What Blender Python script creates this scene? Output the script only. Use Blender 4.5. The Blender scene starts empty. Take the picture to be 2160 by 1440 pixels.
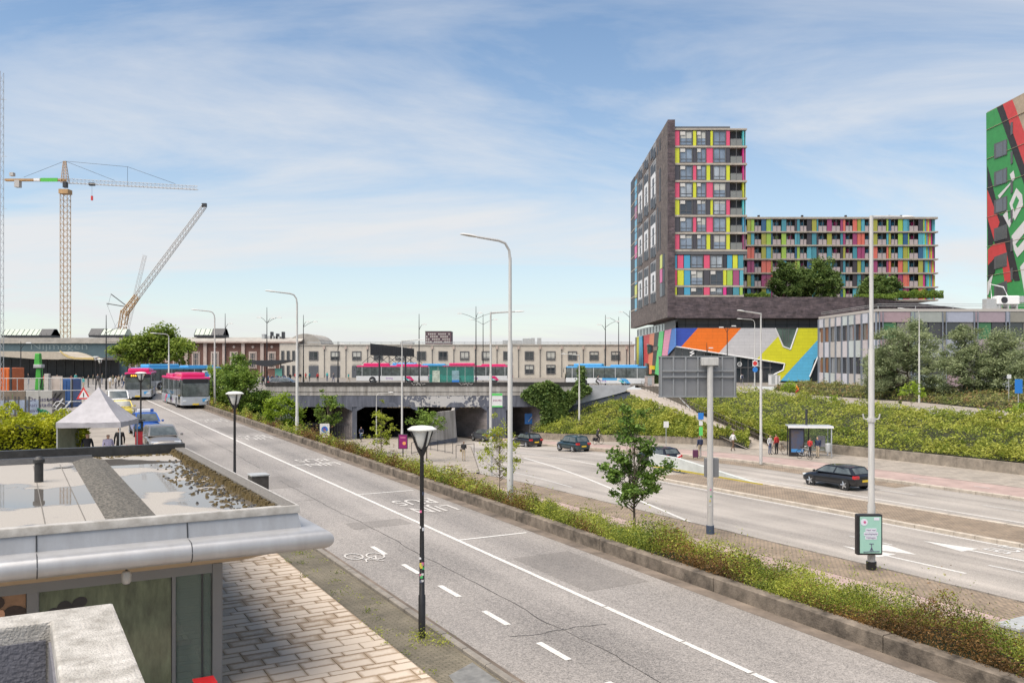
import bpy, bmesh, math, random
import numpy as np
from mathutils import Vector, Matrix
rad = math.radians
random.seed(7); np.random.seed(7)
S = bpy.context.scene
COL = S.collection
# ------------------------------------------------------------------ camera, sky, sun, exposure
CAMZ = 8.0; FPX = 1871.0; CX = 1080.0; CY = 758.0
cam = bpy.data.cameras.new('camera'); camo = bpy.data.objects.new('camera', cam); COL.objects.link(camo)
camo.location = (0, 0, CAMZ); camo.rotation_euler = (rad(90), 0, 0)
cam.sensor_width = 36; cam.lens = FPX/2160*36; cam.shift_y = 38/2160; cam.clip_start = 0.1; cam.clip_end = 6000
S.camera = camo
SUN_EL, SUN_AZ = 63.0, -135.0      # azimuth measured from the view direction (+Y), negative = left
w = bpy.data.worlds.new('World'); S.world = w; w.use_nodes = True
nt = w.node_tree; nt.nodes.clear()
wo = nt.nodes.new('ShaderNodeOutputWorld'); bg = nt.nodes.new('ShaderNodeBackground')
sky = nt.nodes.new('ShaderNodeTexSky'); sky.sky_type = 'NISHITA'; sky.sun_disc = False
sky.sun_elevation = rad(SUN_EL); sky.sun_rotation = rad(SUN_AZ); sky.air_density = 1.0; sky.dust_density = 0.3; sky.ozone_density = 1.5
bg.inputs['Strength'].default_value = 0.072
tc = nt.nodes.new('ShaderNodeTexCoord'); sep = nt.nodes.new('ShaderNodeSeparateXYZ'); nt.links.new(tc.outputs['Generated'], sep.inputs[0])
def wmath(op, a, b=None, clamp=False):
    n = nt.nodes.new('ShaderNodeMath'); n.operation = op; n.use_clamp = clamp
    for i, v in enumerate((a, b)):
        if v is None: continue
        if isinstance(v, (int, float)): n.inputs[i].default_value = v
        else: nt.links.new(v, n.inputs[i])
    return n.outputs[0]
den = wmath('ADD', wmath('MAXIMUM', sep.outputs[2], 0.0), 0.16)
cu = wmath('DIVIDE', sep.outputs[0], den); cv = wmath('DIVIDE', sep.outputs[1], den)
cmb = nt.nodes.new('ShaderNodeCombineXYZ'); nt.links.new(cu, cmb.inputs[0]); nt.links.new(cv, cmb.inputs[1])
mp = nt.nodes.new('ShaderNodeMapping'); nt.links.new(cmb.outputs[0], mp.inputs[0])
mp.inputs['Rotation'].default_value = (0, 0, rad(-24)); mp.inputs['Scale'].default_value = (0.42, 0.85, 1); mp.inputs['Location'].default_value = (0.9, 0.35, 0)
nz = nt.nodes.new('ShaderNodeTexNoise'); nz.inputs['Scale'].default_value = 1.0; nz.inputs['Detail'].default_value = 8; nz.inputs['Roughness'].default_value = 0.6; nz.inputs['Distortion'].default_value = 0.9
nt.links.new(mp.outputs[0], nz.inputs['Vector'])
cr = nt.nodes.new('ShaderNodeValToRGB'); cr.color_ramp.elements[0].position = 0.44; cr.color_ramp.elements[1].position = 0.67
nt.links.new(nz.outputs['Fac'], cr.inputs[0])
low = wmath('SUBTRACT', 1.0, wmath('MULTIPLY', sep.outputs[2], 2.1), True)       # more veil near the horizon
low2 = wmath('MULTIPLY', wmath('POWER', low, 2.0), 0.66)
mask = wmath('MULTIPLY', wmath('ADD', wmath('MULTIPLY', cr.outputs[0], 0.72), low2, True), 0.93)
mixs = nt.nodes.new('ShaderNodeMixRGB'); nt.links.new(mask, mixs.inputs[0]); tint = nt.nodes.new('ShaderNodeMixRGB'); tint.blend_type = 'MULTIPLY'; tint.inputs[0].default_value = 1; nt.links.new(sky.outputs[0], tint.inputs[1]); tint.inputs[2].default_value = (0.91, 0.985, 1.0, 1); nt.links.new(tint.outputs[0], mixs.inputs[1]); mixs.inputs[2].default_value = (5.3, 5.35, 5.45, 1)
nt.links.new(mixs.outputs[0], bg.inputs['Color']); nt.links.new(bg.outputs[0], wo.inputs[0])
sun = bpy.data.lights.new('sun', 'SUN'); sun.energy = 3.3; sun.angle = rad(64); sun.color = (1.0, 0.90, 0.77)
suno = bpy.data.objects.new('sun', sun); COL.objects.link(suno)
_d = Vector((math.sin(rad(SUN_AZ))*math.cos(rad(SUN_EL)), math.cos(rad(SUN_AZ))*math.cos(rad(SUN_EL)), math.sin(rad(SUN_EL))))
suno.rotation_euler = _d.to_track_quat('Z', 'Y').to_euler(); suno.location = (0, 0, 80)
S.view_settings.view_transform = 'Standard'; S.view_settings.look = 'None'; S.view_settings.gamma = 1.0
S.view_settings.exposure = 1.1
# ------------------------------------------------------------------ geometry of the place
TH = math.atan2(1055, FPX)                       # both roads run at this angle to the view
D = Vector((-math.sin(TH), math.cos(TH), 0)); E = Vector((math.cos(TH), math.sin(TH), 0))
ROADROT = TH                                      # rotation that turns +Y into D
PLZ = CAMZ-3.9                                    # station square level
def ramp_z(s): return min(CAMZ-6.2+0.02*s, PLZ)
def sm(x): x = max(0, min(1, x)); return x*x*(3-2*x)
def low_z(s): return CAMZ-7.9-1.9*sm((s-45)/58)
def ST(s, t, z): v = D*s+E*t; return Vector((v.x, v.y, z))
def P(px, py, Y): return Vector(((px-CX)/FPX*Y, Y, CAMZ-(py-CY)/FPX*Y))
def to_st(X, Y): v = Vector((X, Y, 0)); return v.dot(D), v.dot(E)
def G(px, py, H): Y = H*FPX/(py-CY); return P(px, py, Y)        # point on level H below the eye
def RAMP(px, py):
    Y = 30.0
    for _ in range(40):
        X = (px-CX)/FPX*Y; s, t = to_st(X, Y); Y = (CAMZ-ramp_z(s))*FPX/(py-CY)
    return P(px, py, Y)
def LOW(px, py, dz=0):
    Y = 50.0
    for _ in range(60):
        X = (px-CX)/FPX*Y; s, t = to_st(X, Y); Y = 0.5*Y+0.5*(CAMZ-low_z(s)-dz)*FPX/(py-CY)
    return P(px, py, Y)
def onplane(px, py, P0, n):
    r = Vector(((px-CX)/FPX, 1, -(py-CY)/FPX)); o = Vector((0, 0, CAMZ))
    return o+r*((P0-o).dot(n)/r.dot(n))
# ------------------------------------------------------------------ materials
MATS = {}
def _nodes(name):
    m = bpy.data.materials.new(name); m.use_nodes = True; t = m.node_tree
    return m, t, t.nodes['Principled BSDF']
def c4(c): return (c[0], c[1], c[2], 1)
def mat(name, col, rough=0.7, metal=0.0, var=0.0, vs=3.0, bump=0.0, bs=40.0, coat=0.0, spec=0.5, emit=0.0, dirt=None, alpha=1.0, stretch=None):
    """procedural surface: colour, large mottling (var, vs), fine relief (bump, bs), optional stain colour"""
    if name in MATS: return MATS[name]
    m, t, b = _nodes(name); MATS[name] = m; L = t.links.new
    b.inputs['Roughness'].default_value = rough; b.inputs['Metallic'].default_value = metal
    b.inputs['Coat Weight'].default_value = coat; b.inputs['Specular IOR Level'].default_value = spec
    b.inputs['Base Color'].default_value = c4(col)
    if alpha < 1: b.inputs['Alpha'].default_value = alpha
    if emit: b.inputs['Emission Color'].default_value = c4(col); b.inputs['Emission Strength'].default_value = emit
    if var or bump or dirt:
        tc = t.nodes.new('ShaderNodeTexCoord'); vec = tc.outputs['Object']
        if stretch:
            mp = t.nodes.new('ShaderNodeMapping'); mp.inputs['Scale'].default_value = stretch; L(vec, mp.inputs[0]); vec = mp.outputs[0]
        if var or dirt:
            n = t.nodes.new('ShaderNodeTexNoise'); n.inputs['Scale'].default_value = vs; n.inputs['Detail'].default_value = 6; n.inputs['Roughness'].default_value = 0.65; L(vec, n.inputs['Vector'])
            r = t.nodes.new('ShaderNodeValToRGB'); L(n.outputs['Fac'], r.inputs[0])
            r.color_ramp.elements[0].position = 0.3; r.color_ramp.elements[1].position = 0.72
            lo = dirt if dirt else tuple(max(0, x*(1-var)) for x in col); hi = tuple(min(1, x*(1+var*0.7)) for x in col)
            r.color_ramp.elements[0].color = c4(lo); r.color_ramp.elements[1].color = c4(hi)
            L(r.outputs[0], b.inputs['Base Color'])
        if bump:
            n2 = t.nodes.new('ShaderNodeTexNoise'); n2.inputs['Scale'].default_value = bs; n2.inputs['Detail'].default_value = 4; L(vec, n2.inputs['Vector'])
            bp = t.nodes.new('ShaderNodeBump'); bp.inputs['Strength'].default_value = bump; bp.inputs['Distance'].default_value = 0.02
            L(n2.outputs['Fac'], bp.inputs['Height']); L(bp.outputs[0], b.inputs['Normal'])
    return m
def mat_asphalt(name, col, speck=0.5, streak=0.7):
    m, t, b = _nodes(name); MATS[name] = m; L = t.links.new
    tc = t.nodes.new('ShaderNodeTexCoord')
    n = t.nodes.new('ShaderNodeTexNoise'); n.inputs['Scale'].default_value = 0.22; n.inputs['Detail'].default_value = 5; L(tc.outputs['Object'], n.inputs['Vector'])
    mp = t.nodes.new('ShaderNodeMapping'); mp.inputs['Rotation'].default_value = (0, 0, -TH); L(tc.outputs['Object'], mp.inputs[0])
    mp2 = t.nodes.new('ShaderNodeMapping'); mp2.inputs['Scale'].default_value = (0.9, 0.03, 1); L(mp.outputs[0], mp2.inputs[0])
    n3 = t.nodes.new('ShaderNodeTexNoise'); n3.inputs['Scale'].default_value = 1.0; n3.inputs['Detail'].default_value = 4; L(mp2.outputs[0], n3.inputs['Vector'])
    v = t.nodes.new('ShaderNodeTexVoronoi'); v.inputs['Scale'].default_value = 48; L(tc.outputs['Object'], v.inputs['Vector'])
    n2 = t.nodes.new('ShaderNodeTexNoise'); n2.inputs['Scale'].default_value = 11; n2.inputs['Detail'].default_value = 6; n2.inputs['Roughness'].default_value = 0.85; L(tc.outputs['Object'], n2.inputs['Vector'])
    def mth(op, a, bb):
        k = t.nodes.new('ShaderNodeMath'); k.operation = op
        for i, x in enumerate((a, bb)):
            if isinstance(x, (int, float)): k.inputs[i].default_value = x
            else: L(x, k.inputs[i])
        return k.outputs[0]
    sepc = t.nodes.new('ShaderNodeSeparateColor'); L(v.outputs['Color'], sepc.inputs[0])
    k = mth('ADD', mth('MULTIPLY', mth('SUBTRACT', sepc.outputs[0], 0.5), speck*0.9), mth('MULTIPLY', mth('SUBTRACT', n2.outputs['Fac'], 0.5), speck*1.6))
    k = mth('ADD', k, mth('MULTIPLY', mth('SUBTRACT', n.outputs['Fac'], 0.5), 0.75))
    k = mth('ADD', k, mth('MULTIPLY', mth('SUBTRACT', n3.outputs['Fac'], 0.5), streak))
    k = mth('MAXIMUM', mth('ADD', k, 1.0), 0.25)
    vm = t.nodes.new('ShaderNodeVectorMath'); vm.operation = 'SCALE'; vm.inputs[0].default_value = col; L(k, vm.inputs['Scale'])
    L(vm.outputs[0], b.inputs['Base Color'])
    b.inputs['Roughness'].default_value = 0.62
    bp = t.nodes.new('ShaderNodeBump'); bp.inputs['Strength'].default_value = 0.35; bp.inputs['Distance'].default_value = 0.01
    L(v.outputs['Distance'], bp.inputs['Height']); L(bp.outputs[0], b.inputs['Normal'])
    return m
def mat_brick(name, c1, c2, mortar, bw=0.24, bh=0.07, rot=(0, 0, 0), rough=0.85, msize=0.008, bumpk=0.4, axes='xz', var=0.5):
    """brick courses; axes tells which object axes run along / up the wall"""
    m, t, b = _nodes(name); MATS[name] = m; L = t.links.new
    tc = t.nodes.new('ShaderNodeTexCoord'); sp = t.nodes.new('ShaderNodeSeparateXYZ'); L(tc.outputs['Object'], sp.inputs[0])
    cb = t.nodes.new('ShaderNodeCombineXYZ'); ix = {'x': 0, 'y': 1, 'z': 2}
    if axes == 'wall':
        ad = t.nodes.new('ShaderNodeMath'); ad.operation = 'ADD'; L(sp.outputs[0], ad.inputs[0]); L(sp.outputs[1], ad.inputs[1]); L(ad.outputs[0], cb.inputs[0]); L(sp.outputs[2], cb.inputs[1])
    else:
        L(sp.outputs[ix[axes[0]]], cb.inputs[0]); L(sp.outputs[ix[axes[1]]], cb.inputs[1])
    mp = t.nodes.new('ShaderNodeMapping'); mp.inputs['Rotation'].default_value = rot; L(cb.outputs[0], mp.inputs[0])
    br = t.nodes.new('ShaderNodeTexBrick'); br.inputs['Scale'].default_value = 1; br.inputs['Brick Width'].default_value = bw; br.inputs['Row Height'].default_value = bh
    br.inputs['Mortar Size'].default_value = msize; br.inputs['Color1'].default_value = c4(c1); br.inputs['Color2'].default_value = c4(c2); br.inputs['Mortar'].default_value = c4(mortar); br.inputs['Bias'].default_value = 0
    L(mp.outputs[0], br.inputs['Vector'])
    n = t.nodes.new('ShaderNodeTexNoise'); n.inputs['Scale'].default_value = 0.8; n.inputs['Detail'].default_value = 8; n.inputs['Roughness'].default_value = 0.75; L(mp.outputs[0], n.inputs['Vector'])
    mr = t.nodes.new('ShaderNodeMapRange'); mr.inputs['From Min'].default_value = 0.3; mr.inputs['From Max'].default_value = 0.7; mr.inputs['To Min'].default_value = 1-var; mr.inputs['To Max'].default_value = 1+var*0.6; L(n.outputs['Fac'], mr.inputs[0])
    vm = t.nodes.new('ShaderNodeVectorMath'); vm.operation = 'SCALE'; L(br.outputs['Color'], vm.inputs[0]); L(mr.outputs[0], vm.inputs['Scale']); L(vm.outputs[0], b.inputs['Base Color'])
    bp = t.nodes.new('ShaderNodeBump'); bp.inputs['Strength'].default_value = bumpk; bp.inputs['Distance'].default_value = 0.01; bp.invert = True
    L(br.outputs['Fac'], bp.inputs['Height']); L(bp.outputs[0], b.inputs['Normal']); b.inputs['Roughness'].default_value = rough
    return m
def mat_leaf(name, c1, c2, trans=0.35, c3=None, c3at=0.93):
    """leaves: hue varies leaf by leaf and, slowly, from clump to clump"""
    m, t, b = _nodes(name); MATS[name] = m; L = t.links.new
    g = t.nodes.new('ShaderNodeNewGeometry'); tc = t.nodes.new('ShaderNodeTexCoord')
    n = t.nodes.new('ShaderNodeTexNoise'); n.inputs['Scale'].default_value = 0.9; n.inputs['Detail'].default_value = 3; L(tc.outputs['Object'], n.inputs['Vector'])
    a = t.nodes.new('ShaderNodeMath'); a.operation = 'MULTIPLY_ADD'; L(n.outputs['Fac'], a.inputs[0]); a.inputs[1].default_value = 1.5; a.inputs[2].default_value = -0.5
    a2 = t.nodes.new('ShaderNodeMath'); a2.operation = 'MULTIPLY_ADD'; L(g.outputs['Random Per Island'], a2.inputs[0]); a2.inputs[1].default_value = 0.5; L(a.outputs[0], a2.inputs[2])
    r = t.nodes.new('ShaderNodeValToRGB'); r.color_ramp.elements[0].color = c4(c1); r.color_ramp.elements[1].color = c4(c2); r.color_ramp.elements[0].position = 0.15; r.color_ramp.elements[1].position = 0.85
    L(a2.outputs[0], r.inputs[0]); colout = r.outputs[0]
    if c3:
        n2 = t.nodes.new('ShaderNodeTexNoise'); n2.inputs['Scale'].default_value = 0.55; n2.inputs['Detail'].default_value = 2; L(tc.outputs['Object'], n2.inputs['Vector'])
        sp = t.nodes.new('ShaderNodeMath'); sp.operation = 'GREATER_THAN'
        ad = t.nodes.new('ShaderNodeMath'); ad.operation = 'MULTIPLY_ADD'; L(g.outputs['Random Per Island'], ad.inputs[0]); ad.inputs[1].default_value = 0.35; L(n2.outputs['Fac'], ad.inputs[2])
        L(ad.outputs[0], sp.inputs[0]); sp.inputs[1].default_value = c3at
        mx = t.nodes.new('ShaderNodeMixRGB'); L(sp.outputs[0], mx.inputs[0]); L(colout, mx.inputs[1]); mx.inputs[2].default_value = c4(c3); colout = mx.outputs[0]
    L(colout, b.inputs['Base Color']); b.inputs['Roughness'].default_value = 0.55; b.inputs['Specular IOR Level'].default_value = 0.3
    tr = t.nodes.new('ShaderNodeBsdfTranslucent'); L(colout, tr.inputs[0]); ms = t.nodes.new('ShaderNodeMixShader'); ms.inputs[0].default_value = trans
    out = t.nodes['Material Output']; L(b.outputs[0], ms.inputs[1]); L(tr.outputs[0], ms.inputs[2]); L(ms.outputs[0], out.inputs[0])
    return m
def mat_tint_glass(name, col, k=0.6, rough=0.05):
    """see-through tinted pane"""
    m, t, b = _nodes(name); MATS[name] = m; L = t.links.new
    tr = t.nodes.new('ShaderNodeBsdfTransparent'); tr.inputs[0].default_value = c4(col)
    b.inputs['Base Color'].default_value = c4(tuple(x*0.5 for x in col)); b.inputs['Roughness'].default_value = rough
    ms = t.nodes.new('ShaderNodeMixShader'); ms.inputs[0].default_value = k
    L(b.outputs[0], ms.inputs[1]); L(tr.outputs[0], ms.inputs[2]); L(ms.outputs[0], t.nodes['Material Output'].inputs[0]); return m
# common surfaces
M_ASPH = mat_asphalt('asphalt', (0.235, 0.215, 0.197), 0.85, 0.9)
M_ASPH2 = mat_asphalt('asphalt_lower', (0.30, 0.272, 0.243), 0.55, 1.3)
M_PAINT = mat('road_paint', (0.68, 0.67, 0.64), 0.6, var=0.1, dirt=(0.36, 0.345, 0.32), vs=16, bump=0.2)
M_WORN = mat('road_paint_worn', (0.52, 0.51, 0.49), 0.65, var=0.45, vs=14, bump=0.2)
M_CONC = mat('concrete', (0.40, 0.38, 0.35), 0.85, var=0.3, vs=1.3, bump=0.35, bs=60)
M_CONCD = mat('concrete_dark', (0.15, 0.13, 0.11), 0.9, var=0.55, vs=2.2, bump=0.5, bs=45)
M_SIDE = mat_brick('paving', (0.32, 0.28, 0.235), (0.265, 0.235, 0.20), (0.16, 0.14, 0.12), 0.6, 0.3, rot=(0, 0, -TH), axes='xy', var=0.3)
M_RED = mat('red_asphalt', (0.345, 0.255, 0.228), 0.8, var=0.25, vs=0.7, bump=0.25, bs=50)
M_VERGE = mat_brick('brick_paving', (0.30, 0.225, 0.16), (0.24, 0.185, 0.135), (0.11, 0.095, 0.07), 0.22, 0.11, rot=(0, 0, -TH), axes='xy', msize=0.014, var=0.45)
M_STEEL = mat('galvanised_steel', (0.42, 0.43, 0.43), 0.5, 0.35, var=0.15, vs=5)
M_POLE = mat('painted_grey_steel', (0.48, 0.47, 0.45), 0.55, 0.1, var=0.18, vs=2, stretch=(6, 6, 0.6))
M_BLACK = mat('black_paint', (0.014, 0.014, 0.016), 0.45, var=0.3, vs=6)
M_DARK = mat('dark_metal', (0.035, 0.037, 0.042), 0.5, 0.2)
M_WHITE = mat('white_paint', (0.72, 0.72, 0.72), 0.5, var=0.06, vs=3)
M_GLASS = mat('window_glass', (0.025, 0.032, 0.04), 0.06, spec=0.9)
M_CARGLASS = mat('car_glass', (0.09, 0.105, 0.105), 0.05, spec=1.0, var=0.6, vs=1.5)
M_RUBBER = mat('rubber', (0.016, 0.016, 0.017), 0.8)
M_CHROME = mat('alloy', (0.55, 0.56, 0.57), 0.3, 0.85)
M_REDL = mat('tail_light', (0.42, 0.012, 0.015), 0.25, coat=0.6)
M_LAMPG = mat('headlamp', (0.72, 0.74, 0.76), 0.12, 0.3, coat=0.8)
M_PLATE = mat('number_plate', (0.72, 0.50, 0.03), 0.45, var=0.12, vs=30)
M_BARK = mat('bark', (0.13, 0.105, 0.075), 0.9, var=0.4, vs=8, bump=0.6, bs=30)
M_SOIL = mat('soil', (0.055, 0.045, 0.03), 0.95, var=0.5, vs=2, bump=0.6, bs=20)
M_ALU = mat('aluminium', (0.50, 0.52, 0.55), 0.38, 0.45, var=0.06, vs=2)
# ------------------------------------------------------------------ mesh helpers
class MB:
    """collects faces; every face keeps a material slot"""
    def __init__(s): s.v = []; s.f = []; s.m = []; s.mats = []
    def mi(s, m):
        if m not in s.mats: s.mats.append(m)
        return s.mats.index(m)
    def add(s, vs, fs, m):
        o = len(s.v); k = s.mi(m); s.v += [tuple(p) for p in vs]
        for f in fs: s.f.append(tuple(i+o for i in f)); s.m.append(k)
        return s
    def quad(s, a, b, c, d, m): return s.add([a, b, c, d], [(0, 1, 2, 3)], m)
    def poly(s, pts, m): return s.add(pts, [tuple(range(len(pts)))], m)
    def box(s, c, size, m, rz=0.0, taper=1.0):
        hx, hy, hz = size[0]/2, size[1]/2, size[2]/2; cs, sn = math.cos(rz), math.sin(rz); pts = []
        for z, k in ((-hz, 1), (hz, taper)):
            for x, y in ((-hx, -hy), (hx, -hy), (hx, hy), (-hx, hy)):
                x *= k; y *= k; pts.append((c[0]+x*cs-y*sn, c[1]+x*sn+y*cs, c[2]+z))
        return s.add(pts, [(3, 2, 1, 0), (4, 5, 6, 7), (0, 1, 5, 4), (1, 2, 6, 5), (2, 3, 7, 6), (3, 0, 4, 7)], m)
    def prism(s, pts, off, m, mside=None):
        """closed outline pts pushed along the vector off"""
        n = len(pts); o = Vector(off); a = [Vector(p) for p in pts]; b = [p+o for p in a]
        s.add(a+b, [tuple(range(n))[::-1], tuple(range(n, 2*n))], m)
        s.add(a+b, [(i, (i+1) % n, (i+1) % n+n, i+n) for i in range(n)], mside or m); return s
    def tube(s, p0, p1, r0, m, r1=None, n=8, caps=True):
        p0 = Vector(p0); p1 = Vector(p1); r1 = r0 if r1 is None else r1; ax = (p1-p0)
        if ax.length < 1e-6: return s
        q = ax.to_track_quat('Z', 'Y'); u = q @ Vector((1, 0, 0)); v = q @ Vector((0, 1, 0)); pts = []
        for p, r in ((p0, r0), (p1, r1)):
            for i in range(n):
                a = 2*math.pi*i/n; pts.append(p+u*(r*math.cos(a))+v*(r*math.sin(a)))
        fs = [(i, (i+1) % n, (i+1) % n+n, i+n) for i in range(n)]
        if caps: fs += [tuple(range(n))[::-1], tuple(range(n, 2*n))]
        return s.add(pts, fs, m)
    def path(s, pts, r, m, n=8):
        pts = [Vector(p) for p in pts]; rs = r if isinstance(r, (list, tuple)) else [r]*len(pts); ring = []; o = len(s.v); k = s.mi(m)
        for i, p in enumerate(pts):
            t = (pts[min(i+1, len(pts)-1)]-pts[max(i-1, 0)]).normalized(); q = t.to_track_quat('Z', 'Y')
            for j in range(n):
                a = 2*math.pi*j/n; s.v.append(tuple(p+q @ Vector((rs[i]*math.cos(a), rs[i]*math.sin(a), 0))))
        for i in range(len(pts)-1):
            for j in range(n): s.f.append((o+i*n+j, o+i*n+(j+1) % n, o+(i+1)*n+(j+1) % n, o+(i+1)*n+j)); s.m.append(k)
        s.f.append(tuple(o+j for j in range(n))[::-1]); s.m.append(k); e = o+(len(pts)-1)*n
        s.f.append(tuple(e+j for j in range(n))); s.m.append(k); return s
    def lathe(s, prof, m, c=(0, 0, 0), n=16, axis='z'):
        pts = []
        for r, z in prof:
            for j in range(n):
                a = 2*math.pi*j/n; x, y = r*math.cos(a), r*math.sin(a)
                pts.append((c[0]+x, c[1]+y, c[2]+z) if axis == 'z' else (c[0]+x, c[1]+z, c[2]+y))
        fs = [(i*n+j, i*n+(j+1) % n, (i+1)*n+(j+1) % n, (i+1)*n+j) for i in range(len(prof)-1) for j in range(n)]
        fs += [tuple(range(n))[::-1], tuple(range((len(prof)-1)*n, len(prof)*n))]
        return s.add(pts, fs, m)
    def loft(s, rings, m, caps=True):
        n = len(rings[0]); pts = [p for r in rings for p in r]
        fs = [(i*n+j, i*n+(j+1) % n, (i+1)*n+(j+1) % n, (i+1)*n+j) for i in range(len(rings)-1) for j in range(n)]
        if caps: fs += [tuple(range(n))[::-1], tuple(range((len(rings)-1)*n, len(rings)*n))]
        return s.add(pts, fs, m)
    def build(s, name, parent=None, smooth=False, bevel=0.0, fix=True):
        me = bpy.data.meshes.new(name); me.from_pydata(s.v, [], s.f); me.polygons.foreach_set('material_index', s.m)
        for m in s.mats: me.materials.append(m)
        if fix or bevel:
            bm = bmesh.new(); bm.from_mesh(me)
            bmesh.ops.remove_doubles(bm, verts=bm.verts, dist=1e-5)
            if fix: bmesh.ops.recalc_face_normals(bm, faces=bm.faces)
            if bevel: bmesh.ops.bevel(bm, geom=[e for e in bm.edges if len(e.link_faces) == 2 and e.calc_face_angle(0) > 0.6], offset=bevel, segments=2, affect='EDGES', profile=0.6)
            bm.to_mesh(me); bm.free()
        if smooth:
            me.polygons.foreach_set('use_smooth', [True]*len(me.polygons)); me.set_sharp_from_angle(angle=rad(38))
        me.update(); return link(name, me, parent)
def link(name, me, parent=None):
    o = bpy.data.objects.new(name, me); COL.objects.link(o)
    if parent is not None: o.parent = parent
    return o
def tag(o, label, cat, group=None):
    o['label'] = label; o['category'] = cat
    if group: o['group'] = group
    return o
def struct(o): o['kind'] = 'structure'; return o
def stuff(o, label=None, cat=None):
    o['kind'] = 'stuff'
    if label: o['label'] = label; o['category'] = cat
    return o
def thing(name, label, cat, loc=(0, 0, 0), rz=0.0, group=None):
    o = bpy.data.objects.new(name, None); COL.objects.link(o); o.empty_display_size = 0.3
    o.location = loc; o.rotation_euler = (0, 0, rz); return tag(o, label, cat, group)
def copy_tree(o, parent=None):
    c = o.copy(); COL.objects.link(c)
    if parent is not None: c.parent = parent
    for ch in list(o.children): copy_tree(ch, c)
    return c
def dup(o, label, loc, rz, scale=None):
    c = copy_tree(o); c.location = loc; c.rotation_euler = (0, 0, rz); c['label'] = label
    if scale: c.scale = (scale,)*3
    return c
def grid(name, f, us, vs, m, parent=None, smooth=True):
    pts = [f(u, v) for u in us for v in vs]; n = len(vs)
    fs = [(i*n+j, (i+1)*n+j, (i+1)*n+j+1, i*n+j+1) for i in range(len(us)-1) for j in range(n-1)]
    b = MB(); b.add(pts, fs, m); return b.build(name, parent, smooth=smooth)
def frange(a, b, n): return [a+(b-a)*i/(n-1) for i in range(n)]
def text(body, m, size, origin, right, up, name='lettering', parent=None, align='CENTER', depth=0.004, sx=1.0):
    cu = bpy.data.curves.new(name, 'FONT'); cu.body = body; cu.size = size; cu.align_x = align; cu.extrude = depth; cu.resolution_u = 2; cu.space_line = 0.95
    o = bpy.data.objects.new(name, cu); me = bpy.data.meshes.new_from_object(o); bpy.data.objects.remove(o); bpy.data.curves.remove(cu)
    r = Vector(right).normalized(); u = Vector(up).normalized(); nn = r.cross(u)
    M = Matrix((r*sx, u, nn)).transposed().to_4x4(); M.translation = Vector(origin); me.transform(M)
    me.materials.clear(); me.materials.append(m); return link(name, me, parent)
# ================================================================== GROUND, ROADS
YB = 108.0                                       # the underpass front
M_PLAZA = mat_brick('plaza_paving', (0.21, 0.19, 0.168), (0.18, 0.165, 0.146), (0.12, 0.11, 0.10), 0.6, 0.3, axes='xy', var=0.35)
M_FORE = mat('forecourt_paving', (0.27, 0.24, 0.205), 0.85, var=0.3, vs=0.6, bump=0.3, bs=8)
# street on the right, raised above the main road: left and right edge (x, y, z)
STL = [(18.9, 135, PLZ), (25.2, 119, 4.0), (30.3, 116, 3.62), (32.6, 107, 3.1), (35.9, 82, 2.95), (40.8, 70.7, 2.9), (43.4, 57, 2.9), (46, 40, 2.9)]
STR = [(24, 140, PLZ), (33.4, 129, 4.0), (36.4, 124, 3.62), (39.3, 116, 3.2), (45.6, 99.5, 3.1), (46.9, 83, 3.0), (49.5, 60, 2.95), (54, 40, 2.95)]
STL = [Vector(p) for p in STL]; STR = [Vector(p) for p in STR]
b = MB(); far = 4500
kx, ky = ST(115, 15.7, 0).x, YB
lft = ST(115, -400, 0)
b.poly([(lft.x, lft.y, PLZ), (kx, ky, PLZ), (14.3, YB, PLZ), (14.3, 114, PLZ), (18.9, 135, PLZ)] + [(STR[0].x, STR[0].y, PLZ), (STR[1].x, STR[1].y, PLZ)] + [(p.x+6, p.y+3, PLZ) for p in STR[2:]] + [(400, 43, PLZ), (far, 40, PLZ), (far, far, PLZ), (-far, far, PLZ), (-far, lft.y, PLZ)], M_PLAZA)
struct(b.build('station_square', fix=False))
ss = frange(-40, 115, 32)
struct(grid('forecourt', lambda s, t: ST(s, t, ramp_z(s)-0.004), ss, [-400, -60, 0, 8.05], M_FORE))
struct(grid('bus_road', lambda s, t: ST(s, t, ramp_z(s)+(.008 if s > 112 else 0)), ss + [130, 150], [8.05, 12.3, 15.4], M_ASPH))
b = MB(); b.quad((-120, -20, -5.2), (160, -20, -5.2), (160, 175, -5.2), (-120, 175, -5.2), M_CONCD); struct(b.build('subsoil', fix=False))
struct(grid('lower_ground', lambda s, t: ST(s, t, low_z(s)-0.02), frange(-40, 165, 60), [22.0, 40, 66], M_CONCD))
ls = frange(-40, 165, 83)
def lowstrip(name, t0, t1, s0, s1, m, dz, st=True, parent=None):
    n = max(2, int((s1-s0)/2)+1)
    f0 = t0 if callable(t0) else (lambda s: t0); f1 = t1 if callable(t1) else (lambda s: t1)
    o = grid(name, lambda s, u: ST(s, f0(s)*(1-u)+f1(s)*u, low_z(s)+dz), frange(s0, s1, n), [0, 0.5, 1], m, parent)
    return struct(o) if st else o
ROADLO = lowstrip('main_road', lambda s: 28.5 if s < 55 else min(28.5+(s-55)*0.48, 44), 49.2, -40, 160, M_ASPH2, 0.0)
lowstrip('cycle_path', 21.9, 26.2, -40, 57, M_RED, 0.06)
lowstrip('brick_verge', 26.2, 28.4, -40, 56, M_VERGE, 0.07)
lowstrip('paved_corner', 22.5, lambda s: min(28.4+(s-55)*0.48, 43.5), 56, 104, M_SIDE, 0.09)
def med0(s): return 36.95+max(0, 0)
def med1(s): return min(41.0, 36.95+0.35+3.8*sm((s+12)/30))
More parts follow.
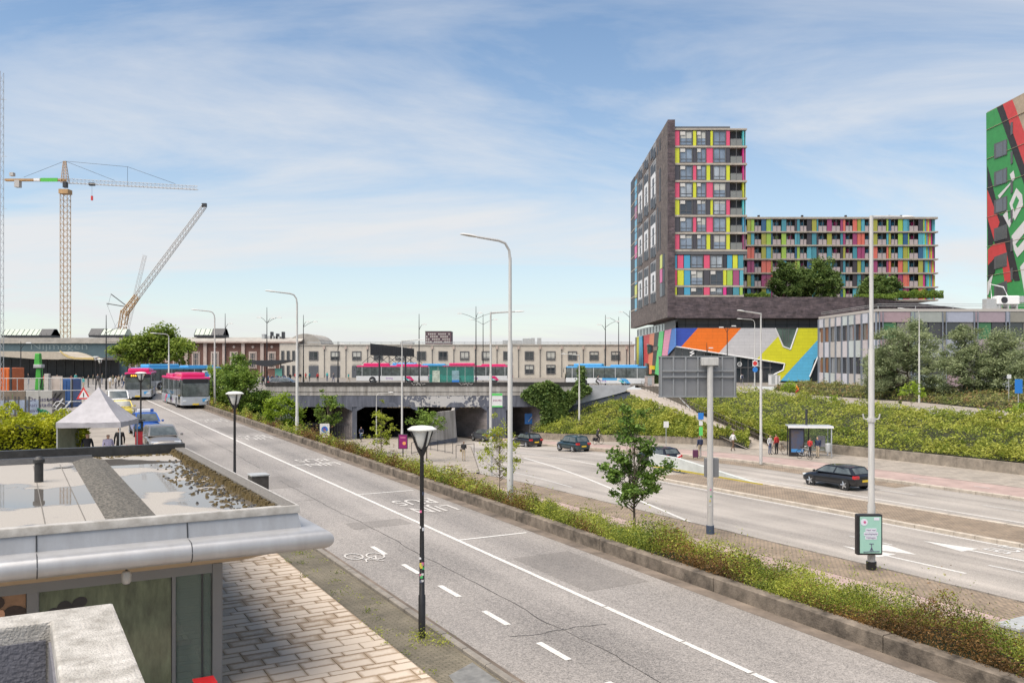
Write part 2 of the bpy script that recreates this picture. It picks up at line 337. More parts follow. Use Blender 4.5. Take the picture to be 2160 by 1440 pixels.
lowstrip('median', lambda s: 37.2, lambda s: med1(s)-0.2, -40, 47, M_VERGE, 0.12)
lowstrip('far_cycle_path', 49.7, 53.4, -40, 100, M_RED, 0.11)
lowstrip('far_pavement', 53.4, 61.0, -40, 100, M_SIDE, 0.12)
lowstrip('brick_edge', 47.4, 49.2, 36, 75, M_VERGE, 0.006)
# kerbs, stone by stone
def kerb(name, label, t, s0, s1, step, w, h, zf, m, parentkind='kerb', gap=0.012, dz=0.0):
    tf = t if callable(t) else (lambda s: t)
    root = thing(name, label, 'kerb', ST(s0, tf(s0), zf(s0)), 0)
    inv = Vector(root.location); n = int((s1-s0)/step)
    for i in range(n):
        a, c = s0+i*step+gap, s0+(i+1)*step-gap; q = MB(); ta = tf(a); tb = tf(c)
        j = random.uniform(-0.006, 0.006)
        pts = []
        for s, tt in ((a, ta), (c, tb)):
            for tx, z in ((-w/2, -0.1), (w/2, -0.1), (w/2, h-0.02+j), (w/2-0.025, h+j), (-w/2+0.025, h+j), (-w/2, h-0.02+j)): pts.append(ST(s, tt+tx, zf(s)+z+dz)-inv)
        q.add(pts, [(0, 1, 2, 3, 4, 5)[::-1], (6, 7, 8, 9, 10, 11)] + [(k, (k+1) % 6, (k+1) % 6+6, k+6) for k in range(6)], m)
        q.build('kerb_stone', root)
    return root
M_KERB = mat('kerb_concrete', (0.20, 0.165, 0.13), 0.9, var=0.3, dirt=(0.03, 0.024, 0.018), vs=2.0, bump=0.7, bs=25)
M_KERBL = mat('kerb_light', (0.42, 0.37, 0.31), 0.88, var=0.3, vs=2, bump=0.3, bs=40)
M_KSTONE = mat('kerb_grey', (0.22, 0.20, 0.175), .9, var=.4, vs=2, bump=.4)
kerb('high_kerb', 'long weathered concrete kerb holding back the planted strip beside the bus road', 15.58, 2, 112, 5.0, 0.32, 0.36, ramp_z, M_KERB)
kerb('low_kerb', 'low grey kerb between the bus road and the slab pavement', 7.95, 3, 52, 1.0, 0.16, 0.09, ramp_z, M_KSTONE)
kerb('median_kerb', 'pale kerb along the near edge of the brick median', 37.05, 10, 47, 1.0, 0.26, 0.16, low_z, M_KERBL)
kerb('median_kerb', 'pale kerb along the far edge of the brick median', med1, 10, 47, 1.0, 0.26, 0.16, low_z, M_KERBL)
kerb('pavement_kerb', 'pale kerb before the far red cycle path', 49.45, 22, 96, 1.0, 0.3, 0.17, low_z, M_KERBL)
kerb('verge_kerb', 'low dark kerb between the brick verge and the main road', 28.45, 6, 55, 1.0, 0.12, 0.09, low_z, M_CONCD)
# gutter stain strip beside the high kerb and the dark seam at the low kerb
M_GUT = mat('gutter_dirt', (0.15, 0.12, 0.095), 0.9, var=0.55, vs=1.2, bump=0.3, bs=30)
struct(grid('gutter', lambda s, t: ST(s, t, ramp_z(s)+0.004), ss, [14.98, 15.44], M_GUT))
struct(grid('gutter', lambda s, t: ST(s, t, ramp_z(s)+0.004), frange(-5, 60, 24), [8.02, 8.2], M_GUT))
M_ROADT = mat('road_lettering', (0.58, 0.56, 0.53), 0.65, var=0.1, dirt=(0.33, 0.31, 0.29), vs=12, bump=0.2)
# --- painted markings (thin sheets just above the asphalt)
MK = thing('bus_road_markings', 'white lines and lettering painted on the bus road', 'road marking', (0, 0, 0))
def mark(pts, z, m=M_PAINT, name='line', parent=None):
    b = MB(); b.poly(pts, m); return b.build(name, parent, fix=False)
def rmark(s0, s1, t0, t1, name='line', m=M_PAINT, dz=0.009):
    n = max(2, int((s1-s0)/4)+1); b = MB(); S_ = frange(s0, s1, n)
    for i in range(n-1):
        b.quad(ST(S_[i], t0, ramp_z(S_[i])+dz), ST(S_[i], t1, ramp_z(S_[i])+dz), ST(S_[i+1], t1, ramp_z(S_[i+1])+dz), ST(S_[i+1], t0, ramp_z(S_[i+1])+dz), m)
    return b.build(name, MK, fix=False)
for s0, s1 in ((7.6, 9.0), (9.05, 10.6), (10.65, 12.4), (12.45, 14.4), (14.45, 17.2), (17.25, 110)): rmark(s0, s1, 12.17, 12.31)
for s in (25.2, 34.6, 44.2, 58, 72): rmark(s-0.06, s+0.06, 12.31, 14.75, 'stop_line')
for k in range(6): rmark(25.6-2.45*k-1.15, 25.6-2.45*k, 9.47, 9.62, 'dash')
def road_text(body, s, t, size, zf, m, parent, up, stretch=2.2, dz=0.006):
    r = Vector(up).cross(Vector((0, 0, 1)))
    cu = bpy.data.curves.new('t', 'FONT'); cu.body = body; cu.size = size; cu.align_x = 'CENTER'; cu.extrude = 0.0; cu.resolution_u = 3; cu.space_line = 0.8; cu.offset = 0.004
    o = bpy.data.objects.new('t', cu); me = bpy.data.meshes.new_from_object(o); bpy.data.objects.remove(o); bpy.data.curves.remove(cu)
    c = D*s+E*t
    for v in me.vertices:
        q = c+r*v.co.x+Vector(up)*(v.co.y*stretch); v.co = (q.x, q.y, zf(q.dot(D))+0.009+dz)
    me.materials.clear(); me.materials.append(m); me.name = 'lettering'; return link('lettering', me, parent)
for s in (32.1, 45.7, 59.0, 72.6): road_text('LIJN', s-1.25, 13.75, 1.0, ramp_z, M_ROADT, MK, -D, 1.6); road_text('BUS', s+.45, 13.7, 1.0, ramp_z, M_ROADT, MK, -D, 1.6)
# bicycle symbol on the near lane
def ring(b, s, t, r, wd, zf, m, n=18):
    for i in range(n):
        a0, a1 = 2*math.pi*i/n, 2*math.pi*(i+1)/n; q = []
        for a, rr in ((a0, r-wd), (a0, r), (a1, r), (a1, r-wd)): q.append(ST(s+rr*math.sin(a)*1.5, t+rr*math.cos(a), zf(s)+0.02+0.02*rr*math.sin(a)*1.5))
        b.poly(q, m)
def stroke(b, s0, t0, s1, t1, wd, zf, m):
    v = Vector((s1-s0, t1-t0)); n = Vector((-v.y, v.x)).normalized()*wd/2
    b.poly([ST(s0+n.x, t0+n.y, zf(s0)+0.021), ST(s0-n.x, t0-n.y, zf(s0)+0.021), ST(s1-n.x, t1-n.y, zf(s1)+0.021), ST(s1+n.x, t1+n.y, zf(s1)+0.021)], m)
b = MB(); ring(b, 24.6, 8.62, 0.27, 0.05, ramp_z, M_ROADT); ring(b, 24.4, 9.2, 0.27, 0.05, ramp_z, M_ROADT)
for a in ((24.6, 8.62, 24.1, 8.8), (24.1, 8.8, 24.4, 9.2), (24.1, 8.8, 23.8, 8.72), (24.05, 9.1, 24.4, 9.2), (24.1, 8.8, 23.95, 9.15), (23.9, 9.02, 23.75, 9.22)): stroke(b, *a, 0.045, ramp_z, M_ROADT)
b.build('bicycle_symbol', MK, fix=False)
ML = thing('main_road_markings', 'white lane lines, arrows and bus lettering on the lower main road', 'road marking', (0, 0, 0))
def lmark(s0, s1, t0, t1, wd, name='line', m=M_PAINT, dz=0.008):
    n = max(2, int(abs(s1-s0)/3)+2); b = MB(); S_ = frange(s0, s1, n); T_ = frange(t0, t1, n)
    for i in range(n-1):
        b.quad(ST(S_[i], T_[i]-wd/2, low_z(S_[i])+dz), ST(S_[i], T_[i]+wd/2, low_z(S_[i])+dz), ST(S_[i+1], T_[i+1]+wd/2, low_z(S_[i+1])+dz), ST(S_[i+1], T_[i+1]-wd/2, low_z(S_[i+1])+dz), m)
    return b.build(name, ML, fix=False)
lmark(8, 46, 36.62, 36.62, 0.15); lmark(22, 52, 42.55, 42.9, 0.15); lmark(33.2, 66, 28.7, 38.4, 0.2); lmark(46, 62, 36.7, 40.4, 0.15); lmark(62, 88, 40.4, 43.6, 0.14)
lmark(46, 58, 30.2, 31.6, 0.12, m=M_WORN); lmark(52, 74, 44.0, 46.2, 0.14); lmark(74, 95, 46.2, 47.2, 0.12)
for s in (12, 18.5, 25): lmark(s, s+2.2, 32.7, 32.7, 0.13, 'dash', M_WORN)
for s in (27, 33.5): lmark(s, s+2.4, 45.9, 45.9, 0.12, 'dash', M_WORN)
def arrow(s, t, m=M_PAINT, k=1.0):       # points towards the underpass
    b = MB(); z = lambda q: low_z(q)+0.0085
    b.poly([ST(s, t-0.09, z(s)), ST(s, t+0.09, z(s)), ST(s+3.4*k, t+0.09, z(s+3)), ST(s+3.4*k, t-0.09, z(s+3))], m)
    b.poly([ST(s+3.4*k, t-0.55, z(s)), ST(s+3.4*k, t+0.55, z(s)), ST(s+5.6*k, t, z(s))], m); b.build('arrow', ML, fix=False)
arrow(20.3, 30.7); arrow(19.3, 34.6)
b = MB(); b.poly([ST(24.6, 31.3, low_z(0)+.009), ST(23.2, 31.9, low_z(0)+.009), ST(25.0, 32.5, low_z(0)+.009), ST(26.2, 31.9, low_z(0)+.009)], M_PAINT); b.build('arrow_head', ML, fix=False)
road_text('BUS', 21.5, 36.0, 1.0, lambda s: low_z(s), M_WORN, ML, D, 1.6)
for k in range(14): lmark(20+k*4.2, 20+k*4.2+1.0, 51.6, 51.6, 0.1, 'cycle_dash', M_WORN, dz=0.118)
# patches of darker repair asphalt
M_PATCH = mat_asphalt('asphalt_patch', (0.185, 0.168, 0.152), 0.7, 0.6)
M_SEAL = mat('crack_sealant', (0.05, 0.046, 0.042), .6, var=.4, vs=5)
WR = thing('road_repairs', 'darker repair patches and sealed cracks in the bus road surface', 'road repair', (0, 0, 0))
cr_ = random.Random(40)
for s0, s1, t0, t1 in ((18.5, 22.4, 12.6, 14.6), (37.5, 41.0, 9.0, 10.9), (61, 66, 12.6, 14.7), (28.2, 29.3, 9.9, 12.0)):
    b = MB(); b.poly([ST(s0, t0, ramp_z(s0)+.004), ST(s0+.05, t1, ramp_z(s0)+.004), ST(s1, t1-.04, ramp_z(s1)+.004), ST(s1-.05, t0+.03, ramp_z(s1)+.004)], M_PATCH); b.build('patch', WR, fix=False)
for s0, s1, t0 in ((7, 40, 10.35), (44, 75, 10.6)):
    b = MB(); prev = None; s = s0; t = t0
    while s < s1:
        w_ = cr_.uniform(.006, .016); cur = (ST(s, t-w_, ramp_z(s)+.006), ST(s, t+w_, ramp_z(s)+.006))
        if prev: b.quad(prev[0], prev[1], cur[1], cur[0], M_SEAL)
        prev = cur; s += cr_.uniform(.25, .6); t += cr_.gauss(0, .025)
    b.build('sealed_crack', WR, fix=False)
for s, t in ((16.4, 9.2), (30.5, 12.4), (34.0, 8.4), (49, 12.5)):
    b = MB(); prev = None; t1 = t
    while t1 < t+2.3:
        w_ = cr_.uniform(.006, .014); cur = (ST(s-w_, t1, ramp_z(s)+.0065), ST(s+w_, t1, ramp_z(s)+.0065))
        if prev: b.quad(prev[0], prev[1], cur[1], cur[0], M_SEAL)
        prev = cur; t1 += cr_.uniform(.15, .35); s += cr_.gauss(0, .05)
    b.build('sealed_crack', WR, fix=False)
# --- planted bank between bus road and cycle path
def hedge_base(s, u):
    z0 = ramp_z(s)+0.22; z1 = low_z(s)+0.1; t0 = 15.74; t1 = 22.0
    return ST(s, t0+(t1-t0)*u, z0+(z1-z0)*max(u, 0)**0.75)
struct(grid('planting_bed', hedge_base, frange(-10, 113, 42), frange(0, 1, 7), M_SOIL))
# --- bank, low wall and stair ramp on the far side
WK_L = [G(1587, 936, 7.25), G(1450, 880, 5.75), G(1315, 822, 3.9)]
WK_L = [Vector((21.3, 79.4, low_z(58)+0.13)), Vector((17.4, 97, 2.2)), Vector((14.3, 114, PLZ))]
WK_R = [Vector((23.6, 79.4, low_z(58)+0.13)), Vector((20.0, 98, 2.2)), Vector((17.2, 117, PLZ))]
def poly_at(pl, u):
    k = u*(len(pl)-1); i = min(int(k), len(pl)-2); return pl[i].lerp(pl[i+1], k-i)
M_WALK = mat('walkway_concrete', (0.33, 0.29, 0.25), 0.85, var=0.25, vs=1, bump=0.3)
b = MB()
for i in range(16):
    a0, a1 = i/16, (i+1)/16
    w0, w1 = Vector((.55, 0, 0)), Vector((.55, 0, 0)); b.quad(poly_at(WK_L, a0)-w0*.4, poly_at(WK_R, a0)+w0, poly_at(WK_R, a1)+w1, poly_at(WK_L, a1)-w1*.4, M_WALK)
struct(b.build('walkway', fix=False))
WALLT = 59.6
WALL_PTS = [ST(s, 59.4-3.6*sm((s-66)/26), low_z(s)+0.12) for s in frange(-6, 58, 33)]
WALL2 = [ST(s, 59.2-4.6*sm((s-68)/24), low_z(s)+0.12) for s in frange(60.5, 92.5, 17)]
M_WALLC = mat('low_wall_concrete', (0.24, 0.205, 0.165), 0.9, var=0.5, vs=1.5, bump=0.5, bs=30)
def lowwall(name, pts, h, label):
    root = thing(name, label, 'wall', pts[0]); o = Vector(pts[0])
    for i in range(0, len(pts)-1):
        a, c = pts[i]-o, pts[i+1]-o; n = Vector((c.y-a.y, -(c.x-a.x), 0)).normalized()*0.3; u = (c-a)*0.004
        q = MB(); hh = h(i/(len(pts)-1)); q.prism([a+u, c-u, c-u+n, a+u+n], (0, 0, hh), M_WALLC); q.build('wall_block', root)
lowwall('low_wall', WALL_PTS, lambda u: 0.75, 'long low concrete wall at the foot of the planted bank right of the bus shelter')
lowwall('low_wall', WALL2, lambda u: 0.72, 'low concrete wall under the bank between walkway and underpass')
BK_L = lambda u, v: poly_at(WALL2, u).lerp(poly_at(WK_L, u)-Vector((0.15, 0, 0.05)), v)+Vector((0, 0, 0.62*(1-v)))
BR_LO = [Vector((23.8, 80, low_z(58)+0.2))] + [p+Vector((0.25, 0.1, 0.62)) for p in WALL_PTS[::-1]]
BR_UP = [WK_R[0]+Vector((0.2, 0.6, 0)), WK_R[1]+Vector((0.15, 0, -0.1)), WK_R[2]+Vector((0.15, 0, -0.05))] + [p+Vector((-0.1, 0, -0.05)) for p in STL]
def arclen(pl):
    d = [0]
    for i in range(len(pl)-1): d.append(d[-1]+(pl[i+1]-pl[i]).length)
    return d
def at_len(pl, u):
    d = arclen(pl); x = u*d[-1]
    for i in range(len(pl)-1):
        if x <= d[i+1]+1e-6: return pl[i].lerp(pl[i+1], (x-d[i])/max(1e-6, d[i+1]-d[i]))
    return pl[-1]
# right bank: lower edge along the low wall, upper edge up the walkway then along the street
BRL = [Vector((23.9, 79.2, low_z(58)+0.2)), ST(58, 59.7, low_z(58)+0.7), ST(52, 59.8, low_z(52)+0.8), ST(44, 59.8, low_z(44)+0.85), ST(30, 59.8, 0.95), ST(14, 59.8, 0.95), ST(-6, 59.8, 0.95)]
BRU = [WK_R[0]+Vector((0.3, 0.3, 0.02)), WK_R[1]+Vector((0.2, 0, -0.05)), WK_R[2].lerp(STL[1], 0.5), STL[2], STL[4], STL[5], STL[7]]
BRU = [Vector(p) for p in BRU]
BK_R = lambda u, v: poly_at(BRL, u).lerp(poly_at(BRU, u), v)+Vector((0, 0, 0.35*math.sin(math.pi*v)))
struct(grid('bank', BK_L, frange(0, 1, 20), frange(0, 1, 8), M_SOIL)); struct(grid('bank', BK_R, frange(0, 1, 30), frange(0, 1, 10), M_SOIL))
b = MB(); b.poly([WK_R[2], WK_R[2].lerp(STL[1], 0.5), STL[2], STL[1], STL[0]], M_SOIL); b.poly([WK_R[1], WK_R[2].lerp(STL[1], .5), WK_R[2]], M_SOIL); struct(b.build('bank_shoulder', fix=False))
# --- street on the right
b = MB(); b2 = MB(); b3 = MB()
for i in range(len(STL)-1):
    l0, l1, r0, r1 = STL[i], STL[i+1], STR[i], STR[i+1]; m0, m1 = l0.lerp(r0, 0.56), l1.lerp(r1, 0.56)
    b.quad(l0, m0, m1, l1, M_ASPH2)
    up = Vector((0, 0, 0.12)); b2.quad(m0+up, r0+up, r1+up, m1+up, M_SIDE); b2.quad(m0, m0+up, m1+up, m1, M_CONC)
    lo = Vector((-.18, -.1, 0.04)); b3.quad(l0+lo, l0+Vector((0, 0, .04)), l1+Vector((0, 0, .04)), l1+lo, M_KERB); b3.quad(l0+lo, l1+lo, l1+lo-Vector((0, 0, .4)), l0+lo-Vector((0, 0, .4)), M_KERB)
struct(b.build('side_street', fix=False)); struct(b2.build('side_pavement', fix=False)); struct(b3.build('street_edging', fix=False))
b = MB()
for i in range(2, len(STR)-1):
    r0, r1 = STR[i]+Vector((0, 0, .1)), STR[i+1]+Vector((0, 0, .1)); b.quad(r0, r0+Vector((6, 3, PLZ-r0.z+.25)), r1+Vector((6, 3, PLZ-r1.z+.25)), r1, M_SOIL)
struct(b.build('verge', fix=False))
# ================================================================== UNDERPASS
M_UWHITE = mat('weathered_white_concrete', (0.47, 0.45, 0.42), 0.85, dirt=(0.17, 0.155, 0.14), vs=1.0, bump=0.3, bs=20, stretch=(1.6, 1, 0.22))
M_UBLUE = mat('blue_grey_painted_concrete', (0.095, 0.105, 0.135), 0.8, var=0.35, vs=1.2, bump=0.3, stretch=(2, 1, 0.4))
def mat_flake():
    m, t, b = _nodes('flaking_blue_paint'); L = t.links.new; tc = t.nodes.new('ShaderNodeTexCoord'); b.inputs['Roughness'].default_value = .85
    mp = t.nodes.new('ShaderNodeMapping'); mp.inputs['Location'].default_value = (5.6, 0, 0); L(tc.outputs['Object'], mp.inputs[0])
    g = t.nodes.new('ShaderNodeTexGradient'); g.gradient_type = 'SPHERICAL'; mg = t.nodes.new('ShaderNodeMapping'); mg.inputs['Location'].default_value = (.72, 0, -.13); mg.inputs['Scale'].default_value = (.11, .01, .32); L(tc.outputs['Object'], mg.inputs[0]); 
    mg.inputs['Location'].default_value = (7.9*.11, 0, -2.9*.32); L(mg.outputs[0], g.inputs[0])
    n = t.nodes.new('ShaderNodeTexNoise'); n.inputs['Scale'].default_value = 1.5; n.inputs['Detail'].default_value = 9; n.inputs['Roughness'].default_value = .68; n.inputs['Distortion'].default_value = .5; L(tc.outputs['Object'], n.inputs['Vector'])
    a = t.nodes.new('ShaderNodeMath'); a.operation = 'MULTIPLY_ADD'; L(g.outputs['Fac'], a.inputs[0]); a.inputs[1].default_value = .42; L(n.outputs['Fac'], a.inputs[2])
    r = t.nodes.new('ShaderNodeValToRGB'); r.color_ramp.elements[0].position = .76; r.color_ramp.elements[1].position = .775; L(a.outputs[0], r.inputs[0])
    n2 = t.nodes.new('ShaderNodeTexNoise'); n2.inputs['Scale'].default_value = 1.3; n2.inputs['Detail'].default_value = 6; ms = t.nodes.new('ShaderNodeMapping'); ms.inputs['Scale'].default_value = (2, 1, .3); L(tc.outputs['Object'], ms.inputs[0]); L(ms.outputs[0], n2.inputs['Vector'])
    c = t.nodes.new('ShaderNodeValToRGB'); c.color_ramp.elements[0].color = (.06, .066, .085, 1); c.color_ramp.elements[1].color = (.125, .135, .17, 1); c.color_ramp.elements[0].position = .3; c.color_ramp.elements[1].position = .7; L(n2.outputs['Fac'], c.inputs[0])
    mx = t.nodes.new('ShaderNodeMixRGB'); L(r.outputs[0], mx.inputs[0]); L(c.outputs[0], mx.inputs[1]); mx.inputs[2].default_value = (.42, .41, .40, 1); L(mx.outputs[0], b.inputs['Base Color']); return m
M_UFLK = mat_flake()
M_UTOP = mat('dark_capping', (0.035, 0.033, 0.032), 0.9, var=0.6, vs=2)
M_FLAKE = mat('flaked_paint', (0.42, 0.41, 0.40), 0.9, var=0.3, vs=3)
M_TUNW = mat_brick('tunnel_tiles', (0.27, 0.24, 0.24), (0.23, 0.21, 0.21), (0.12, 0.11, 0.11), 0.5, 0.25, axes='wall')
UP = thing('underpass', 'blue-grey concrete road underpass with peeling paint below the bus deck', 'underpass', (0, YB, 0))
def up_pt(px, py, dy=0.0): p = P(px, py, YB+dy); return p-Vector((0, YB, 0))
def xz(px, py): p = P(px, py, YB); return p.x, p.z
DEPTH = 34.0
shear = D*(DEPTH/D.y)                              # the bores follow the road direction
zc = xz(0, 858)[1]; zf = low_z(100)-0.6
edges = [(742, 752), (876, 960), (1027, 1068), (1140, 1320)]     # piers between the bores (pixel columns at the front)
openings = [(628, 742), (752, 880), (958, 1027), (1066, 1142)]
# beam with chamfered bores: band from 834 down to 858, haunches at both ends of each bore
b = MB(); xL, xR = P(560, 0, YB).x, P(1215, 0, YB).x
z814, z834, z806 = xz(0, 814)[1], xz(0, 834)[1], xz(0, 806)[1]
front = []
b.box(((xL+xR)/2, 0.45, (z806+z814)/2), (xR-xL, 0.9, z806-z814), M_UTOP); b.build('capping', UP)
b = MB(); b.box(((xL+xR)/2, 0.47, (z814+z834)/2), (xR-xL, 0.8, z814-z834-0.004), M_UWHITE); b.build('parapet_beam', UP)
b = MB()
b.box(((xL+xR)/2, 0.56, (z834+zc)/2), (xR-xL, 0.9, z834-zc-0.004), M_UFLK)
for a, c in openings:
    xa, xc = xz(a, 0)[0], xz(c, 0)[0]; h = 0.5; w_ = min(1.0, (xc-xa)*0.2)
    for x0, sgn in ((xa, 1), (xc, -1)): b.prism([(x0, 0.12, zc), (x0+sgn*w_, 0.12, zc), (x0, 0.12, zc-h)], (0, 0.9, 0), M_UBLUE)
b.build('fascia_beam', UP)
for a, c in edges[:1]+edges[2:3]:
    xa, xc = xz(a, 0)[0], xz(c, 0)[0]; b = MB()
    b.prism([(xa, 0.2, zf), (xc, 0.2, zf), (xc, 0.2, zc-0.004), (xa, 0.2, zc-0.004)], (shear.x, DEPTH, 0), M_UBLUE, M_TUNW); b.build('pier', UP)
# abutments left and right, roof slab, and an added end wall keeping the bores dark
xa = xz(600, 0)[0]; b = MB(); b.prism([(xL-4, 0.2, zf), (xz(628, 0)[0], 0.2, zf), (xz(628, 0)[0], 0.2, zc), (xL-4, 0.2, zc)], (shear.x, DEPTH, 0), M_UBLUE, M_TUNW); b.build('abutment', UP)
xa, xc = xz(1142, 0)[0], xz(1330, 0)[0]; b = MB(); b.prism([(xa, 0.2, zf), (xc, 0.2, zf), (xc, 0.2, PLZ-0.05), (xa, 0.2, zc-0.003)], (shear.x, DEPTH, 0), M_UBLUE, M_TUNW); b.build('abutment', UP)
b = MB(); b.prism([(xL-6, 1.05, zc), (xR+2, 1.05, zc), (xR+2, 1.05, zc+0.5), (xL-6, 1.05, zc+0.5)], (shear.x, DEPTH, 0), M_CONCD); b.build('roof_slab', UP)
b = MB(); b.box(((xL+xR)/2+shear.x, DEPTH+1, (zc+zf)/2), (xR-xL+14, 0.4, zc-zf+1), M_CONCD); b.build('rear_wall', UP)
# dividing wall with rounded nose between the middle bores
def dw(px, py): u = (962-px)/60; p = P(px, py, 103.0-6.0*u); return p-Vector((0, YB, 0))
def dwz(px, z): u = (962-px)/60; p = P(px, 758, 103.0-6.0*u); return Vector((p.x, p.y-YB, z))
zl = low_z(92)-1.0; zm = low_z(92)+.55; b = MB()
b.prism([dwz(898, zl), dwz(962, zl), dwz(962, zm), dwz(898, zm)], (.1, .9, 0), M_UBLUE); b.prism([dwz(898, zm+.003), dwz(961, zm+.003), dwz(957, zc-.1), dwz(922, zc-.1), dwz(910, zc-1.0), dwz(900, zm+.9)], (.1, .85, 0), M_UWHITE); b.build('dividing_wall', UP)
b = MB(); b.prism([dwz(962, zl), dwz(958, zc-.1)-Vector((0, 0, 0)), Vector((xz(960, 0)[0], .15, zc-.1)), Vector((xz(962, 0)[0], .15, zl))], (-.35, 0, 0), M_UWHITE); b.build('dividing_wall_side', UP)
# lit soffit strips at the bore mouths
M_SOFL = mat('soffit_light_panel', (0.75, 0.62, 0.36), 0.5)
for a, c in ((815, 872), (925, 1012)):
    for k in range(10):
        x = xz(a+(c-a)*(k+0.5)/10, 0)[0]; b = MB(); b.box((x, 0.6, zc-0.07), (0.22, 0.5, 0.08), M_SOFL); b.build('soffit_lamp', UP)
# chamfered dark hoods over the two middle bores
for a, c in ((800, 842), (940, 985)):
    x0, x1 = xz(a, 0)[0], xz(c, 0)[0]; z0 = zc-0.02; b = MB(); b.prism([(x0, -0.25, z0), (x1, -0.25, z0), (x1-0.6, -0.25, z0+0.55), (x0+0.6, -0.25, z0+0.55)], (0, 0.33, 0), M_UBLUE); b.build('hood', UP)
# deck edge grass and wing wall on the right
b = MB(); b.prism([up_pt(1215, 812), up_pt(1330, 812), up_pt(1318, 826), up_pt(1196, 858), up_pt(1190, 905), up_pt(1150, 905), up_pt(1150, 858)], (0, 0.35, 0), mat('grey_render', (0.36, 0.37, 0.40), 0.85, var=0.2, vs=1)); b.build('wing_wall', UP)
for gx in (868, 878, 968, 978):
    g_ = P(gx, 810, YB-.03)-Vector((0, YB, 0)); b = MB(); b.path([g_+Vector((.16*i, 0, .16*math.sin(i*2.4+gx)+.05*math.cos(i*5))) for i in range(8)], .025, M_FLAKE, 4); b.build('graffiti', UP)
# fenced service bay in the left bore
fe = thing('bay_fence', 'dark steel bar fence closing the leftmost bore of the underpass', 'fence', P(690, 915, YB-1.0))
x0 = xz(632, 0)[0]-fe.location.x; x1 = xz(742, 0)[0]-fe.location.x; fz = low_z(100)-fe.location.z
for k in range(34):
    b = MB(); b.box((x0+(x1-x0)*k/33, 0, fz+1.1), (0.04, 0.04, 2.2), M_DARK); b.build('bar', fe)
for z in (0.25, 1.95):
    b = MB(); b.box(((x0+x1)/2, 0.045, fz+z), (x1-x0, 0.04, 0.06), M_DARK); b.build('rail', fe)

# ================================================================== STATION AND WHITE BUILDING
M_BRK = mat_brick('station_brick', (0.175, 0.075, 0.055), (0.135, 0.06, 0.045), (0.13, 0.10, 0.085), 0.24, 0.07, axes='wall', var=0.25)
M_STONE = mat('pale_stone', (0.44, 0.36, 0.32), 0.85, var=0.2, vs=1)
M_CREAM = mat('cream_render', (0.50, 0.46, 0.40), 0.85, var=0.14, vs=0.5, bump=0.1)
M_ROOFG = mat('grey_roofing', (0.33, 0.31, 0.28), 0.85, var=0.25, vs=0.6)
M_FRAME = mat('grey_window_frame', (0.10, 0.10, 0.105), 0.6)
M_BLIND = mat('pale_blind', (0.42, 0.42, 0.39), 0.7)
M_DOOR = mat('grey_steel_door', (0.10, 0.108, 0.125), 0.6, var=0.15, vs=2)
def bx(parent, name, x0, x1, z0, z1, y0, y1, m, bevel=0):
    b = MB(); b.box(((x0+x1)/2, (y0+y1)/2, (z0+z1)/2), (abs(x1-x0), abs(y1-y0), abs(z1-z0)), m); return b.build(name, parent, bevel=bevel)
def window(parent, x0, x1, z0, z1, y, fw=0.12, bars=1, trans=0.35, frame=M_FRAME, pane=M_GLASS, blind=0.0, dy=0.14):
    """frame ring in front of the wall face y, pane set in it (sub-part); y decreases towards the viewer"""
    b = MB()
    for a in ((x0, x1, z0, z0+fw), (x0, x1, z1-fw, z1), (x0, x0+fw, z0+fw, z1-fw), (x1-fw, x1, z0+fw, z1-fw)):
        b.box(((a[0]+a[1])/2, y-dy/2, (a[2]+a[3])/2), (a[1]-a[0], dy, a[3]-a[2]), frame)
    for k in range(bars):
        xc = x0+(x1-x0)*(k+1)/(bars+1); b.box((xc, y-dy*0.4, (z0+z1)/2), (fw*0.5, dy*0.6, z1-z0-2*fw), frame)
    if trans: zc = z0+(z1-z0)*trans; b.box(((x0+x1)/2, y-dy*0.35, zc), (x1-x0-2*fw, dy*0.5, fw*0.5), frame)
    w_ = b.build('window', parent)
    b = MB(); b.quad((x0+fw*.5, y-0.03, z0+fw*.5), (x1-fw*.5, y-0.03, z0+fw*.5), (x1-fw*.5, y-0.03, z1-fw*.5), (x0+fw*.5, y-0.03, z1-fw*.5), pane); b.build('pane', w_, fix=False)
    if blind:
        zb = z1-fw-(z1-z0)*blind; b = MB(); b.box(((x0+x1)/2, y-0.045, (zb+z1-fw)/2), (x1-x0-2*fw-0.02, 0.02, z1-fw-zb), M_BLIND); b.build('blind', w_)
    return w_
YW = 190.0
def wx(px): return (px-CX)/FPX*YW
def wz(py): return CAMZ-(py-CY)/FPX*YW
WB = thing('office_building', 'long low cream two-storey building with roof rail behind the bus deck', 'building', (0, YW, 0))
bx(WB, 'wall', wx(628), wx(1338), PLZ-0.3, wz(729), 0, 12, M_CREAM)
bx(WB, 'roof_edge', wx(625), wx(1340), wz(729)+0.002, wz(725.5), -0.15, 12.2, M_ROOFG)
rr = random.Random(5); pitch = 45.5
